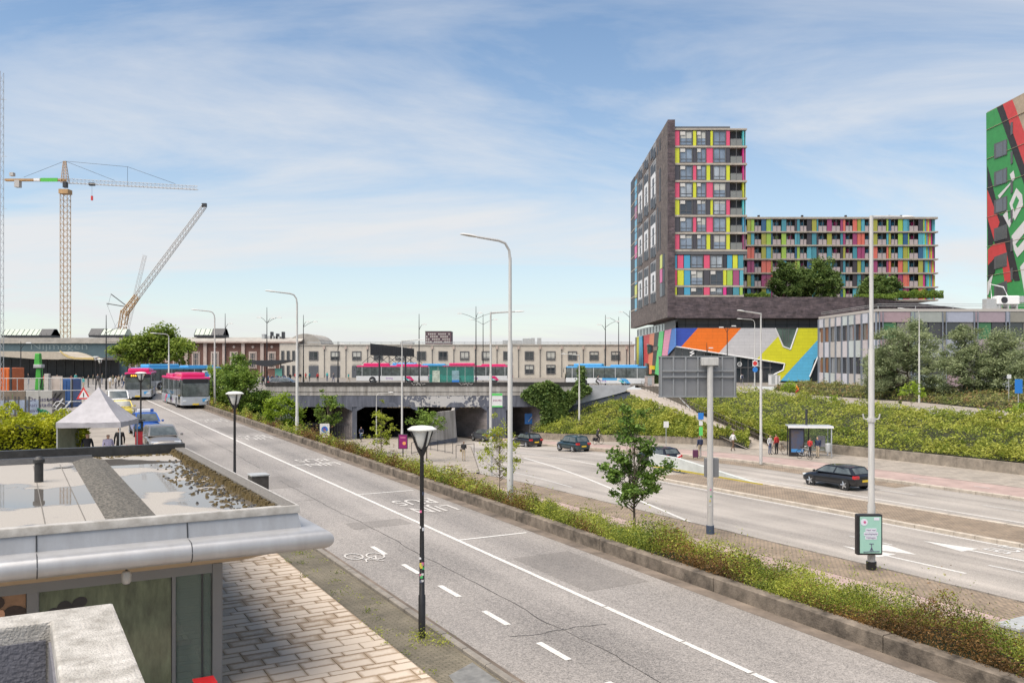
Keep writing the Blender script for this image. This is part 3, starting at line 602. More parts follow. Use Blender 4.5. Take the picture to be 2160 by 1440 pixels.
for k in range(15):
    cxp = 661.5+pitch*k
    if cxp > 1325: break
    if 0 <= k <= 14:
        window(WB, wx(cxp-9.8), wx(cxp+9.8), wz(759.5), wz(740.5), 0, 0.2, 1, 0.3, blind=rr.choice([0, 0.3, 0.5, 0.7, 0]))
        if k < 3:
            bx(WB, 'door', wx(cxp-10.3), wx(cxp+10.3), PLZ, wz(771), -0.08, 0.05, M_DOOR)
            for q in range(8): bx(WB, 'door_rib', wx(cxp-9.6), wx(cxp+9.6), PLZ+0.3+q*0.36, PLZ+0.36+q*0.36, -0.11, -0.075, M_FRAME)
        else: window(WB, wx(cxp-9.8), wx(cxp+9.8), wz(788.5), wz(769), 0, 0.2, 1, 0.3, blind=rr.choice([0, 0.4, 0.2, 0.6]))
    xp = wx(cxp+22.7); b = MB(); b.tube((xp, -0.12, PLZ), (xp, -0.12, wz(733)), 0.07, M_FRAME, n=6); b.build('downpipe', WB)
    bx(WB, 'rainwater_head', xp-0.2, xp+0.2, wz(736.5), wz(730), -0.35, -0.02, M_STONE)
for z in (722.8, 721.2): bx(WB, 'rail', wx(648), wx(1334), wz(z)-.04, wz(z)+.04, -0.1, -0.02, M_STEEL)
for k in range(32): bx(WB, 'rail_post', wx(650+k*22)-.03, wx(650+k*22)+.03, wz(725.4), wz(721), -0.1, -0.03, M_STEEL)
for a, c, t_ in ((1103, 1120, 713), (1121, 1129, 712), (1135, 1143, 712), (1060, 1102, 717), (840, 868, 720)): bx(WB, 'roof_unit', wx(a), wx(c), wz(725.4), wz(t_), 3, 6, M_STEEL)
# red brick station hall with pilasters
SB = thing('station_hall', 'red brick station hall with pale pilasters and vaulted grey roof', 'building', (0, YW, 0))
bx(SB, 'wall', wx(268), wx(592), PLZ-0.3, wz(723), 0, 20, M_BRK)
bx(SB, 'side_wing', wx(592)+0.01, wx(630), PLZ-0.3, wz(722), -0.6, 16, M_CREAM)
bx(SB, 'cornice', wx(262), wx(632), wz(723)+.002, wz(719.5), -0.9, 20, M_STONE)
b = MB(); n = 14; x0, x1 = wx(225), wx(636); pr = [(0, wz(719.4)), (2.2, wz(713.5)), (6, wz(710)), (12, wz(708.5)), (18, wz(710)), (22, wz(719))]
b.prism([(x0, y-0.4, z) for y, z in pr], (x1-x0, 0, 0), M_ROOFG); b.build('vault_roof', SB, smooth=False)
b = MB(); cxp = wx(638); 
b.prism([(cxp+3.6*math.cos(a), 2.0, wz(729.5)+3.6*0.75*math.sin(a)) for a in frange(0, math.pi, 12)], (0, 14, 0), M_ROOFG); b.build('barrel_roof', SB)
for k in range(9):
    px = 270+40*k
    bx(SB, 'pilaster', wx(px), wx(px+7), PLZ, wz(723)-.01, -0.35, 0.02, M_STONE)
    if k < 8:
        cxp = px+23.5; bx(SB, 'window_surround', wx(cxp-8.5), wx(cxp+8.5), wz(777.5), wz(741), -0.12, 0.03, M_STONE)
        window(SB, wx(cxp-6), wx(cxp+6), wz(776), wz(743.5), -0.12, 0.14, 2, 0.6, frame=M_STONE, blind=rr.choice([0, .4, .6]))
        q = MB(); zc2 = wz(731.5); xq = wx(cxp); q.prism([(xq-.35, -.1, zc2), (xq, -.1, zc2-.35), (xq+.35, -.1, zc2), (xq, -.1, zc2+.35)], (0, .12, 0), M_STONE); q.build('diamond_stone', SB)
for k in range(3):
    cxp = 598+11.5*k
    window(SB, wx(cxp-3.2), wx(cxp+3.2), wz(760), wz(739.5), -0.6, 0.14, 0, 0.5); window(SB, wx(cxp-3.2), wx(cxp+3.2), wz(793), wz(770.5), -0.6, 0.14, 0, 0.5)
for a, c, t_ in ((566, 569.5, 699), (578, 582, 703), (590, 594, 699), (560, 573, 708), (576, 586, 709), (548, 554, 704)): bx(SB, 'roof_vent', wx(a), wx(c), wz(716), wz(t_), 1.5, 3.0, M_DARK if c-a < 5 else M_STEEL)
# blue-grey entrance building with curved canopy and roof lanterns
M_TEAL = mat('blue_grey_cladding', (0.055, 0.095, 0.115), 0.6, var=0.2, vs=0.4)
M_CANO = mat('canopy_underside', (0.42, 0.37, 0.30), 0.7, var=0.15, vs=2)
M_GOLD = mat('golden_edge', (0.55, 0.42, 0.17), 0.6)
EN = thing('station_entrance', 'blue-grey station entrance building under a curved canopy with golden edge', 'building', (0, YW-1, 0))
YE = YW-1
def ex(px): return (px-CX)/FPX*YE
def ez(py): return CAMZ-(py-CY)/FPX*YE
bx(EN, 'wall', ex(-330), ex(268), PLZ-0.3, ez(724), 0, 18, M_TEAL)
bx(EN, 'roof', ex(-330), ex(258), ez(724)+.002, ez(712), 0.8, 20, M_ROOFG); bx(EN, 'roof_edge', ex(-330), ex(262), ez(724)+.003, ez(721), -0.4, 0.79, M_ROOFG)
text('Nijmegen', mat('faded_lettering', (0.12, 0.165, 0.18), 0.6), 2.3, (ex(125), -0.05, ez(737)), (1, 0, 0), (0, 0, 1), 'lettering', EN, sx=1.4)
cv = [(-60, 741, 741), (40, 741, 751), (120, 742, 757), (165, 742, 758), (182, 746, 757), (196, 752, 758), (215, 754, 759), (252, 754, 759)]
b = MB()
for (a, t0, u0), (c, t1, u1) in zip(cv[:-1], cv[1:]):
    for y0, y1, dz in ((-9, 0, 0),): b.add([(ex(a), y0, ez(t0)), (ex(c), y0, ez(t1)), (ex(c), y0, ez(u1)), (ex(a), y0, ez(u0)), (ex(a), y1, ez(t0)), (ex(c), y1, ez(t1)), (ex(c), y1, ez(u1)), (ex(a), y1, ez(u0))], [(0, 1, 2, 3), (4, 7, 6, 5), (0, 4, 5, 1), (3, 2, 6, 7), (0, 3, 7, 4), (1, 5, 6, 2)], M_CANO)
b.build('canopy', EN)
b = MB()
for (a, t0), (c, t1) in zip([(172, 741.5), (178, 748), (188, 754), (200, 757), (252, 758.5)][:-1], [(178, 748), (188, 754), (200, 757), (252, 758.5)]):
    b.prism([(ex(a), -9.12, ez(t0)), (ex(c), -9.12, ez(t1)), (ex(c), -9.12, ez(t1-4.2)), (ex(a), -9.12, ez(t0-2.5))], (0, 0.1, 0), M_GOLD)
b.build('golden_edge', EN)
for k in range(14): bx(EN, 'glazing_post', ex(5+k*19)-.06, ex(5+k*19)+.06, PLZ, ez(758), -0.2, -0.02, M_FRAME)
M_DGL = mat('entrance_glass', (.02, .022, .026), .35, var=.8, vs=.8)
for k in range(13): bx(EN, 'glazing_pane', ex(6+k*19), ex(23+k*19), PLZ+.1, ez(757), -0.1, -0.05, M_DGL)
M_LGLASS = mat('roof_lantern_glass', (0.30, 0.36, 0.30), 0.25, var=0.15, vs=1)
def lantern(px0, px1, pt, pb, lead, label):
    o = thing('roof_lantern', label, 'roof lantern', (ex((px0+px1)/2), YE+6, ez(pb)), 0, 'glazed lanterns on the station roof')
    L_ = ex(px1)-ex(px0); h = ez(pt)-ez(pb); hw = L_/2
    q = MB(); q.box((0, 0, 0.25), (L_, 4, 0.5), M_DARK); q.build('upstand', o)
    q = MB(); q.prism([(-hw, -2, .5), (-hw, 2, .5), (-hw, .5, h), (-hw, -.5, h)], (L_, 0, 0), M_LGLASS); q.build('glass', o)
    n = max(3, int(L_/1.0))
    for i in range(n+1):
        x = -hw+L_*i/n; q = MB(); q.tube((x, -2.03, .5), (x, -.5, h+.02), 0.06, M_DARK, n=4); q.build('rafter', o)
    x0 = -hw if lead < 0 else hw-2.6; q = MB(); q.prism([(x0-.1, -2.1, .45), (x0-.1, 2.1, .45), (x0-.1, .6, h+.12), (x0-.1, -.6, h+.12)], (2.7, 0, 0), M_DARK); q.build('end_cap', o)
lantern(-20, 87, 693, 710.5, 1, 'glazed roof lantern at the far left of the station roof'); lantern(168, 246, 692, 710, -1, 'glazed roof lantern beside the tower crane mast'); lantern(395, 458, 692, 710, 1, 'glazed roof lantern to the right of the big plane tree')
# distant purple apartment block
YF = 420.0
FB = thing('apartment_block', 'distant purple brick apartment block above the cream building roofline', 'building', (0, YF, 0))
fx = lambda px: (px-CX)/FPX*YF; fz_ = lambda py: CAMZ-(py-CY)/FPX*YF
M_PURP = mat_brick('purple_brick', (0.15, 0.085, 0.10), (0.12, 0.07, 0.085), (0.12, 0.10, 0.10), 0.4, 0.12, axes='wall', var=0.2)
bx(FB, 'wall', fx(897), fx(951), PLZ, fz_(699.5), 0, 14, M_PURP); bx(FB, 'roof_edge', fx(896.5), fx(951.5), fz_(699.5), fz_(698.3), -0.1, 14.1, M_DARK)
for r_ in range(4):
    for k in range(12):
        bx(FB, 'window', fx(899+k*4.3), fx(901.3+k*4.3), fz_(706+r_*5.5), fz_(702.5+r_*5.5), -0.06, 0.05, M_BLIND if (k*7+r_*3) % 5 else M_GLASS)
# ================================================================== COLOURED TOWER BLOCK
M_DBRK = mat_brick('dark_brick', (0.125, 0.092, 0.10), (0.055, 0.042, 0.052), (0.10, 0.085, 0.085), 0.9, 0.16, axes='wall', var=0.75, msize=0.012)
M_LBRK = mat_brick('dark_brick_sunlit', (0.165, 0.135, 0.12), (0.10, 0.08, 0.075), (0.15, 0.125, 0.11), 0.7, 0.16, axes='wall', var=0.6, msize=0.012)  # same brick lightened, sun on the left face put into the colour
M_SLAB = mat('slab_concrete', (0.38, 0.34, 0.29), 0.85, var=0.25, vs=1)
PAL = {'pink': (0.62, 0.075, 0.15), 'yel': (0.55, 0.57, 0.03), 'grey': (0.055, 0.05, 0.06), 'blue': (0.06, 0.30, 0.46), 'mag': (0.60, 0.03, 0.22), 'cyan': (0.10, 0.52, 0.55), 'dark': (0.03, 0.03, 0.04), 'green': (0.30, 0.46, 0.07), 'teal': (0.06, 0.24, 0.30), 'navy': (0.03, 0.10, 0.20), 'coral': (0.60, 0.15, 0.11), 'olive': (0.33, 0.33, 0.06), 'plum': (0.30, 0.06, 0.15), 'sky': (0.09, 0.34, 0.42)}
PM = {k: mat('panel_'+k, c, 0.42, var=0.07, vs=0.5, coat=0.25) for k, c in PAL.items()}
YT = 150.0
T0 = Vector((0, YT, 0))
tx = lambda px: (px-CX)/FPX*YT; tz = lambda py: CAMZ-(py-CY)/FPX*YT
TW = thing('apartment_tower', 'tall dark brick apartment tower with pink, yellow and grey facade panels', 'building', (0, YT, 0))
dirL = Vector(((1115-CX)/FPX, 1, 0)); NL = Vector((-dirL.y, dirL.x, 0)).normalized()      # left face of the tower recedes along dirL
PC = Vector((tx(1408), YT, 0))
LEN = 54.0
def tl(px, py, off=0.0): return onplane(px, py, PC+NL*off, NL)-T0
# solid core, side wall with sloping top
c0 = Vector((tx(1408), 0, 0)); c1 = c0+dirL*LEN; zt0, zt1 = tz(254), CAMZ+(758-388)/FPX*(YT+LEN); zb0 = tz(669); zb1 = zb0
ztr = zt0
b = MB(); w_ = tx(1423)-tx(1408)
for (p, q) in ((c0, c1),): b.prism([(p.x, p.y, zb0), (q.x, q.y, zb1), (q.x, q.y, zt0), (p.x, p.y, zt0)], (w_, 0, 0), M_LBRK)
b.build('side_wall', TW)
bx(TW, 'front_fin', c0.x, tx(1423), zb0, zt0+0.02, -0.4, -0.005, M_DBRK)
bx(TW, 'core', tx(1423)+0.01, tx(1566), tz(626), tz(270), 1.1, LEN, mat('core_dark', (0.06, 0.06, 0.065), 0.7))
bx(TW, 'roof_edge', tx(1423)+.01, tx(1540), tz(271), tz(267), 0.0, 20, M_FRAME); bx(TW, 'roof_slab', tx(1423)+.01, tx(1575.5), tz(274.5), tz(271.2), -0.1, 16, M_SLAB)
def tcx(c): return tx(1300+c/3.064)
def tcz(c): return tz(230+c/3.064)
lines = [140, 250, 362, 473, 585, 697, 808, 920, 1040, 1150, 1213]
rows = [('pink', 'yel', ('grey', 'yel'), 'pink', 'cyan'), ('yel', 'grey', ('pink',), 'grey', 'mag'), ('grey', 'pink', ('yel', 'grey'), 'yel', 'mag'), ('pink', 'yel', ('pink',), 'grey', 'yel'),
        ('yel', 'grey', ('grey', 'yel'), 'pink', 'cyan'), ('grey', 'pink', ('pink',), 'yel', 'blue'), ('pink', 'grey', ('yel', 'grey'), 'yel', 'plum')]
M_BALG = mat_tint_glass('balcony_glass', (0.72, 0.74, 0.72), 0.55)
M_BALW = mat('balcony_wall', (0.36, 0.31, 0.26), 0.8, var=0.15, vs=1)
def panel(par, x0, x1, z0, z1, y, c, name='panel'): bx(par, name, x0+.03, x1-.03, z0+.03, z1-.03, y-0.07, y+0.05, PM[c])
M_VENT = mat('vent_grille', (0.52, 0.50, 0.47), 0.6)
M_TPANE = mat('sky_reflection_pane', (0.20, 0.25, 0.32), 0.12, spec=0.8, var=0.55, vs=0.35)  # pane colour lightened to paint in the sky it reflects
M_TP2 = mat('dark_pane', (0.04, 0.05, 0.065), 0.08, spec=0.8)
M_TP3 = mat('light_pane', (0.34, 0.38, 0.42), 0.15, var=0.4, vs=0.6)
TR = random.Random(31)
def twin(par, a, c, z0, z1, vent=True):
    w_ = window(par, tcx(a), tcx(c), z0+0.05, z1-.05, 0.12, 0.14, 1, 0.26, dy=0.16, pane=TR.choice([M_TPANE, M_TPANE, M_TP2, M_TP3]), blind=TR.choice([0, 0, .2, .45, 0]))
    if vent: bx(par, 'vent_grille', tcx(a)+.1, tcx(a)+(tcx(c)-tcx(a))*0.42, z1-0.75, z1-.2, -0.06, -0.04, M_VENT)
for r_, row in enumerate(rows):
    z1, z0 = tcz(lines[r_]), tcz(lines[r_+1]-12)
    bx(TW, 'floor_slab', tx(1423)+.01, tcx(845), tcz(lines[r_+1]), z0, -0.12, 1.5, M_SLAB)
    panel(TW, tcx(377), tcx(409), z0, z1, 0.1, row[0]); panel(TW, tcx(495), tcx(518), z0, z1, 0.1, row[1])
    if len(row[2]) == 2: panel(TW, tcx(582), tcx(608), z0, z1, 0.1, row[2][0]); panel(TW, tcx(608), tcx(625), z0, z1, 0.1, row[2][1])
    else: panel(TW, tcx(582), tcx(625), z0, z1, 0.1, row[2][0])
    panel(TW, tcx(710), tcx(735), z0, z1, 0.1, row[3])
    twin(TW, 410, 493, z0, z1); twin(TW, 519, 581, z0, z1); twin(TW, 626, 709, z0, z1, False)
    bx(TW, 'balcony_back', tcx(735), tcx(842), z0, z1, 1.4, 1.6, M_BALW); bx(TW, 'balcony_front', tcx(738), tcx(813), z0, z0+1.15, -0.02, 0.01, M_BALG)
    bx(TW, 'balcony_rail', tcx(737), tcx(815), z0+1.15, z0+1.2, -0.04, 0.03, M_FRAME)
    bx(TW, 'balcony_post', tcx(774), tcx(777), z0, z1, -0.03, 0.03, M_FRAME)
    for k in range(3): bx(TW, 'side_fin', tcx(818+9*k), tcx(825+9*k), z0, z1, 0.1+0.3*k, 1.3, PM[row[4]] if k != 1 else MATS['balcony_glass'])
low_rows = [(('blue', 377, 393), ('pink', 395, 435), ('blue', 437, 478), ('W', 480, 562), ('pink', 565, 605), ('W', 606, 688), ('dark', 690, 715), ('blue', 716, 750), ('yel', 752, 785), ('teal', 787, 822)),
            (('pink', 377, 393), ('yel', 395, 437), ('blue', 438, 479), ('W', 480, 562), ('grey', 565, 605), ('W', 606, 688), ('yel', 690, 713), ('green', 715, 752), ('plum', 754, 795), ('sky', 797, 822)),
            (('yel', 377, 393), ('grey', 395, 437), ('blue', 438, 479), ('W', 480, 562), ('pink', 565, 605), ('W', 606, 688), ('mag', 690, 713), ('dark', 715, 752), ('teal', 754, 795), ('green', 797, 818))]
for r_, row in enumerate(low_rows):
    z1, z0 = tcz(lines[7+r_]+(22 if r_ == 0 else 0)), tcz(lines[8+r_]-11)
    bx(TW, 'floor_slab', tx(1423)+.01, tcx(824), tcz(lines[8+r_]), z0, -0.02, 1.5, M_SLAB)
    for c, a, e in row:
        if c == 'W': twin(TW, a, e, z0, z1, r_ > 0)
        else: panel(TW, tcx(a), tcx(e), z0, z1, 0.1, c)
bx(TW, 'overhang_soffit', tx(1423)+.01, tcx(846), tcz(940), tcz(921), -0.1, 1.6, M_FRAME)
# windows on the receding side wall: columns of glazing with white infill panels
def sidepiece(a, c, t0, t1, m, name, out=0.06):
    """a..c, t0..t1 in pixels of the enlarged crop measured at the column's left edge; height follows the perspective"""
    A = tl(1300+a/3.064, 500, 0); C = tl(1300+c/3.064, 500, 0)
    ya = A.y+YT; z0, z1 = CAMZ-(230+t1/3.064-CY)/FPX*ya, CAMZ-(230+t0/3.064-CY)/FPX*ya
    q = MB(); q.prism([(A.x, A.y, z0), (C.x, C.y, z0), (C.x, C.y, z1), (A.x, A.y, z1)], NL*out, m); return q.build(name, TW)
M_STRIP = mat('strip_frame', (0.25, 0.25, 0.255), .6, var=.1)
M_SGL = mat('side_window_glass', (0.035, 0.04, 0.05), 0.45, spec=0.25, var=.5, vs=.5)
M_WPAN = mat('white_infill', (0.66, 0.66, 0.66), 0.5, var=0.05)
for a, c, groups in ((222, 258, [(262, 335), (372, 655), (692, 968), (1000, 1258)]), (180, 209, [(338, 398), (432, 700), (735, 985), (1035, 1272)]), (142, 171, [(400, 462), (490, 742), (775, 1018), (1058, 1292)])):
    for gi, (g0, g1) in enumerate(groups):
        fr = sidepiece(a, c, g0, g1, M_STRIP, 'window_strip', 0.05); w_ = c-a
        nrow = 1 if gi == 0 else 4
        for k in range(nrow):
            h = (g1-g0)/nrow
            if gi and k in (1, 2): sidepiece(a+w_*.12, c-w_*.08, g0+h*k+2, g0+h*(k+1)-2, M_WPAN, 'white_panel', 0.1); sidepiece(a+w_*.42, c-w_*.3, g0+h*k+(14 if k == 1 else 2), g0+h*(k+1)-(2 if k == 1 else 14), M_SGL, 'pane', 0.12)
            else:
                sidepiece(a+w_*.08, a+w_*.46, g0+h*k+3, g0+h*(k+1)-4, M_SGL, 'pane', 0.09); sidepiece(a+w_*.54, c-w_*.08, g0+h*k+3, g0+h*(k+1)-4, M_SGL, 'pane', 0.09)
                sidepiece(a+w_*.08, c-w_*.08, g0+h*k+1, g0+h*k+3, M_WPAN, 'transom', 0.1)
sc = ['blue', 'blue', 'plum', 'blue', 'blue', 'mag', 'blue', 'blue', 'yel', 'blue']
for k in range(10):
    t0 = 470+84*k; sidepiece(95, 118, t0+6, t0+74, M_SGL, 'pane', 0.06); sidepiece(121, 134, t0+2, t0+80, PM[sc[k]], 'panel', 0.07); sidepiece(94, 135, t0+79, t0+86, M_SLAB, 'floor_slab', 0.08)
for a, c, g0, g1 in ((266, 272, 640, 920), (280, 286, 200, 270), (280, 287, 390, 600), (280, 287, 670, 910), (266, 271, 250, 300)): sidepiece(a, c, g0, g1, M_SGL, 'slot_window', 0.05)
for k, cc in enumerate(('yel', 'mag', 'grey')): sidepiece(284, 298, 950+90*k, 1036+90*k, PM[cc], 'panel', 0.06); sidepiece(299, 314, 945+90*k, 1030+90*k, M_SGL, 'pane', 0.05)
# ---- podium: dark brick band, recessed dark glazing, coloured cladding
PD = thing('podium_building', 'wide podium with dark brick band above bold diagonal coloured cladding', 'building', (0, YT, 0))
bx(PD, 'brick_band', tx(1423)+.02, tx(1822), tz(671), tz(626.5), -0.38, 30, M_DBRK)
far_ = Vector((104, 194-YT, 0)); nr = Vector((tx(1822), -0.38, 0))
b = MB(); b.prism([(nr.x+.01, nr.y, tz(671)), (far_.x, far_.y, tz(671)), (far_.x, far_.y, tz(626.5)), (nr.x+.01, nr.y, tz(626.5))], (0, 12, 0), M_DBRK); b.build('brick_wing', PD)
M_REC = mat('recess_panel', (0.085, 0.08, 0.078), 0.5, var=0.1, vs=1)
bx(PD, 'recess', tx(1424)+.8, tx(1822), tz(692), tz(671)-.01, 1.6, 28, M_REC)
for k in range(13): bx(PD, 'recess_joint', tx(1426+k*24)-.03, tx(1426+k*24)+.03, tz(691), tz(671.2), 1.54, 1.61, M_BLACK)
bx(PD, 'recess_rail', tx(1424), tx(1740), tz(684)-.03, tz(684)+.03, 1.53, 1.6, M_BLACK)
bx(PD, 'soffit', tx(1424)+.8, tx(1740), tz(691.6), tz(690.6), 0.3, 28, M_REC)
PCOL = {'royal': (0.035, 0.075, 0.40), 'orange': (0.80, 0.17, 0.01), 'whitegrey': (0.52, 0.51, 0.52), 'lemon': (0.62, 0.60, 0.02), 'lightblue': (0.10, 0.42, 0.66), 'redc': (0.58, 0.07, 0.07), 'salmon': (0.72, 0.27, 0.14), 'charcoal': (0.06, 0.055, 0.055), 'mint': (0.13, 0.62, 0.20), 'rose': (0.74, 0.30, 0.42), 'midblue': (0.08, 0.22, 0.58)}
CM = {k: mat_brick('cladding_'+k, c, tuple(x*.94 for x in c), tuple(x*.62 for x in c), 1.8, .55, axes='wall', rough=.55, msize=.012, bumpk=.3, var=.10) for k, c in PCOL.items()}
def c4p(x, y): return 1300+x/4, 600+y/4
def clad(pts, m, name, y=0.25, th=0.12):
    q = MB(); q.prism([(tx(c4p(*p)[0]), y, tz(c4p(*p)[1])) for p in pts], (0, th, 0), m); return q.build(name, PD)
bx(PD, 'inner_wall', tx(1425)+.8, tx(1727), PLZ-.2, tz(692.2), 0.75, 26, M_REC)
clad([(497, 367), (690, 367), (545, 529), (497, 522)], CM['royal'], 'cladding_panel')
clad([(690, 367), (1057, 367), (865, 580), (545, 529)], CM['orange'], 'cladding_panel')
clad([(1057, 367), (1345, 367), (1372, 434), (1185, 632), (865, 580)], CM['whitegrey'], 'cladding_panel')
clad([(1372, 434), (1413, 523), (1474, 547), (1436, 672), (1185, 632)], CM['lemon'], 'cladding_panel')
clad([(1474, 547), (1535, 367), (1708, 367), (1708, 462), (1436, 758)], CM['lemon'], 'cladding_panel')
clad([(1474, 547), (1436, 758), (1388, 812), (1318, 812), (1318, 766), (1412, 722), (1436, 672)], CM['lemon'], 'cladding_panel')
clad([(1708, 462), (1708, 604), (1672, 640), (1636, 778), (1640, 815), (1388, 812)], CM['lightblue'], 'cladding_panel')
clad([(1345, 367), (1535, 367), (1474, 547), (1413, 523)], mat('green_glass', (0.10, 0.14, 0.12), 0.12, spec=0.8, var=0.3, vs=0.6), 'angled_window', 0.42, 0.05)
clad([(497, 522), (1425, 668), (1412, 722), (1318, 766), (1318, 832), (497, 832)], M_GLASS, 'shop_glazing', 0.55, 0.05)
clad([(1708, 604), (1672, 640), (1636, 778), (1640, 815), (1708, 815)], M_GLASS, 'shop_glazing', 0.5, 0.05)
for p, q_ in (((497, 522), (1425, 668)), ((1425, 668), (1412, 722)), ((1412, 722), (1318, 766)), ((1318, 766), (1318, 832)), ((1345, 367), (1413, 523)), ((1413, 523), (1474, 547)), ((1474, 547), (1535, 367)), ((1708, 604), (1636, 778))):
    q = MB(); q.tube((tx(c4p(*p)[0]), .27, tz(c4p(*p)[1])), (tx(c4p(*q_)[0]), .27, tz(c4p(*q_)[1])), 0.13, M_WPAN, n=6); q.build('trim', PD)
for x in range(560, 1320, 62):
    yt = 522+(x-497)*0.157; bx(PD, 'mullion', tx(1300+x/4)-.05, tx(1300+x/4)+.05, PLZ, tz(600+yt/4)-.1, 0.4, 0.54, M_FRAME)
bx(PD, 'transom', tx(1408), tx(1630), tz(600+700/4)-.06, tz(600+700/4)+.06, 0.41, 0.53, M_FRAME)
for x in (1410, 1440, 1460): bx(PD, 'mullion', tx(1300+x/4)-.04, tx(1300+x/4)+.04, tz(600+(520 if x < 1450 else 480)/4), tz(692), 0.36, 0.42, M_FRAME)
for x, y in ((1045, 672), (1212, 672)):
    q = MB(); c_ = (tx(1300+x/4), .32, tz(600+y/4))
    for i in range(20):
        a0, a1 = i*math.pi/10, (i+1)*math.pi/10; q.prism([(c_[0]+.38*math.cos(a0), .3, c_[2]+.38*math.sin(a0)), (c_[0]+.38*math.cos(a1), .3, c_[2]+.38*math.sin(a1)), (c_[0]+.3*math.cos(a1), .3, c_[2]+.3*math.sin(a1)), (c_[0]+.3*math.cos(a0), .3, c_[2]+.3*math.sin(a0))], (0, .04, 0), M_WHITE)
    q.build('round_logo', PD)
    text('oo', M_WHITE, 0.45, (c_[0], .3, c_[2]-.12), (1, 0, 0), (0, 0, 1), 'logo_lettering', PD)
q = MB(); zz = [(655, 560), (625, 575), (660, 580), (625, 600), (650, 612)]
for a, c in zip(zz[:-1], zz[1:]): q.tube((tx(1300+a[0]/4), .3, tz(600+a[1]/4)), (tx(1300+c[0]/4), .3, tz(600+c[1]/4)), 0.09, M_WHITE, n=4)
q.build('zigzag_logo', PD)
# receding left side of the podium cladding
PCC = Vector((tx(1424), YT+.25, 0))
def pl(x, y, off=0.0): return onplane(1300+x/4, 600+y/4, PCC+NL*off, NL)-T0
stripes = [('lemon', 172, 192, 172, 190), ('lightblue', 192, 216, 190, 222), ('redc', 232, 282, 232, 262), ('salmon', 282, 322, 262, 296), ('charcoal', 322, 362, 296, 322), ('mint', 362, 400, 322, 366), ('rose', 408, 470, 384, 432), ('midblue', 466, 497, 428, 497)]
def ytop(x): return 367+(497-x)*0.235
for c, a0, a1, b0, b1 in stripes:
    lo = 770 if c not in ('rose', 'midblue') else 600
    q = MB(); q.prism([pl(a0, ytop(a0)), pl(a1, ytop(a1)), pl(b1, lo if c != 'midblue' else 522), pl(b0, lo)], -NL*0.15, CM[c]); q.build('cladding_panel', PD)
q = MB(); q.prism([pl(160, ytop(160), -.3), pl(497, 367, -.3), pl(497, 825, -.3), pl(160, 780, -.3)], -NL*0.3, M_REC); q.build('inner_side_wall', PD)
q = MB(); q.prism([pl(258, 500, .1), pl(350, 523, .1), pl(345, 552, .1), pl(262, 585, .1)], -NL*0.08, M_GLASS); q.build('angled_window', PD)
q = MB(); q.prism([pl(175, 378, -.05), pl(405, 330, -.05), pl(405, 390, -.05), pl(175, 440, -.05)], -NL*0.1, mat('pale_glazing', (0.28, 0.33, 0.33), 0.2, var=.2, vs=1)); q.build('upper_glazing', PD)
q = MB(); q.prism([pl(405, 330, -.05), pl(497, 300, -.05), pl(497, 366, -.05), pl(405, 389, -.05)], -NL*0.1, M_REC); q.build('upper_panel', PD)
for k in range(9):
    x = 180+k*26; q = MB(); q.tube(pl(x, ytop(x)-4, .02), pl(x, ytop(x)-56, .02), 0.05, M_FRAME, n=4); q.build('mullion', PD)
q = MB(); q.prism([pl(240, 660, .1), pl(272, 668, .1), pl(272, 770, .1), pl(240, 765, .1)], -NL*0.06, M_GLASS); q.build('doorway', PD)
q = MB(); q.prism([pl(281, 683, .5), pl(308, 685, .5), pl(308, 716, .5), pl(281, 712, .5)], -NL*0.4, mat('yellow_box', (0.75, 0.5, 0.02), 0.5)); q.build('ticket_box', PD)
# ---- lower wing with balconies
YL = 187.0
lx = lambda c: (1550+c/4.32-CX)/FPX*YL; lz = lambda c: CAMZ-(400+c/4.32-CY)/FPX*YL
LW = thing('balcony_block', 'long six-storey balcony block with multicoloured panels behind the roof garden', 'building', (0, YL, 0))
bx(LW, 'core', lx(60), lx(1845), lz(1010), lz(262), 1.7, 14, M_REC)
bx(LW, 'roof_edge', lx(60), lx(1848), lz(268), lz(250), -0.2, 14, M_SLAB)
balc = [(60, 110), (180, 240), (345, 420), (470, 545), (595, 655), (762, 838), (885, 960), (1010, 1072), (1185, 1250), (1302, 1380), (1425, 1485), (1590, 1670)]
pans = [(112, 146), (148, 178), (242, 285), (287, 330), (331, 344), (425, 469), (547, 566), (567, 592), (657, 700), (702, 745), (746, 761), (840, 884), (962, 985), (986, 1008), (1074, 1114), (1116, 1150), (1152, 1184), (1255, 1300), (1382, 1400), (1401, 1423), (1487, 1530), (1533, 1576), (1577, 1589), (1672, 1715)]
cyc = ['olive', 'teal', 'coral', 'sky', 'plum', 'green', 'grey', 'olive', 'teal', 'plum', 'navy', 'olive', 'sky', 'grey', 'coral', 'green', 'teal']
lrows = [(268, 380), (395, 503), (518, 628), (645, 755), (772, 882), (896, 1000)]
M_PINKG = mat('balcony_parapet', (0.40, 0.34, 0.34), 0.5, var=0.1)
rr = random.Random(11)
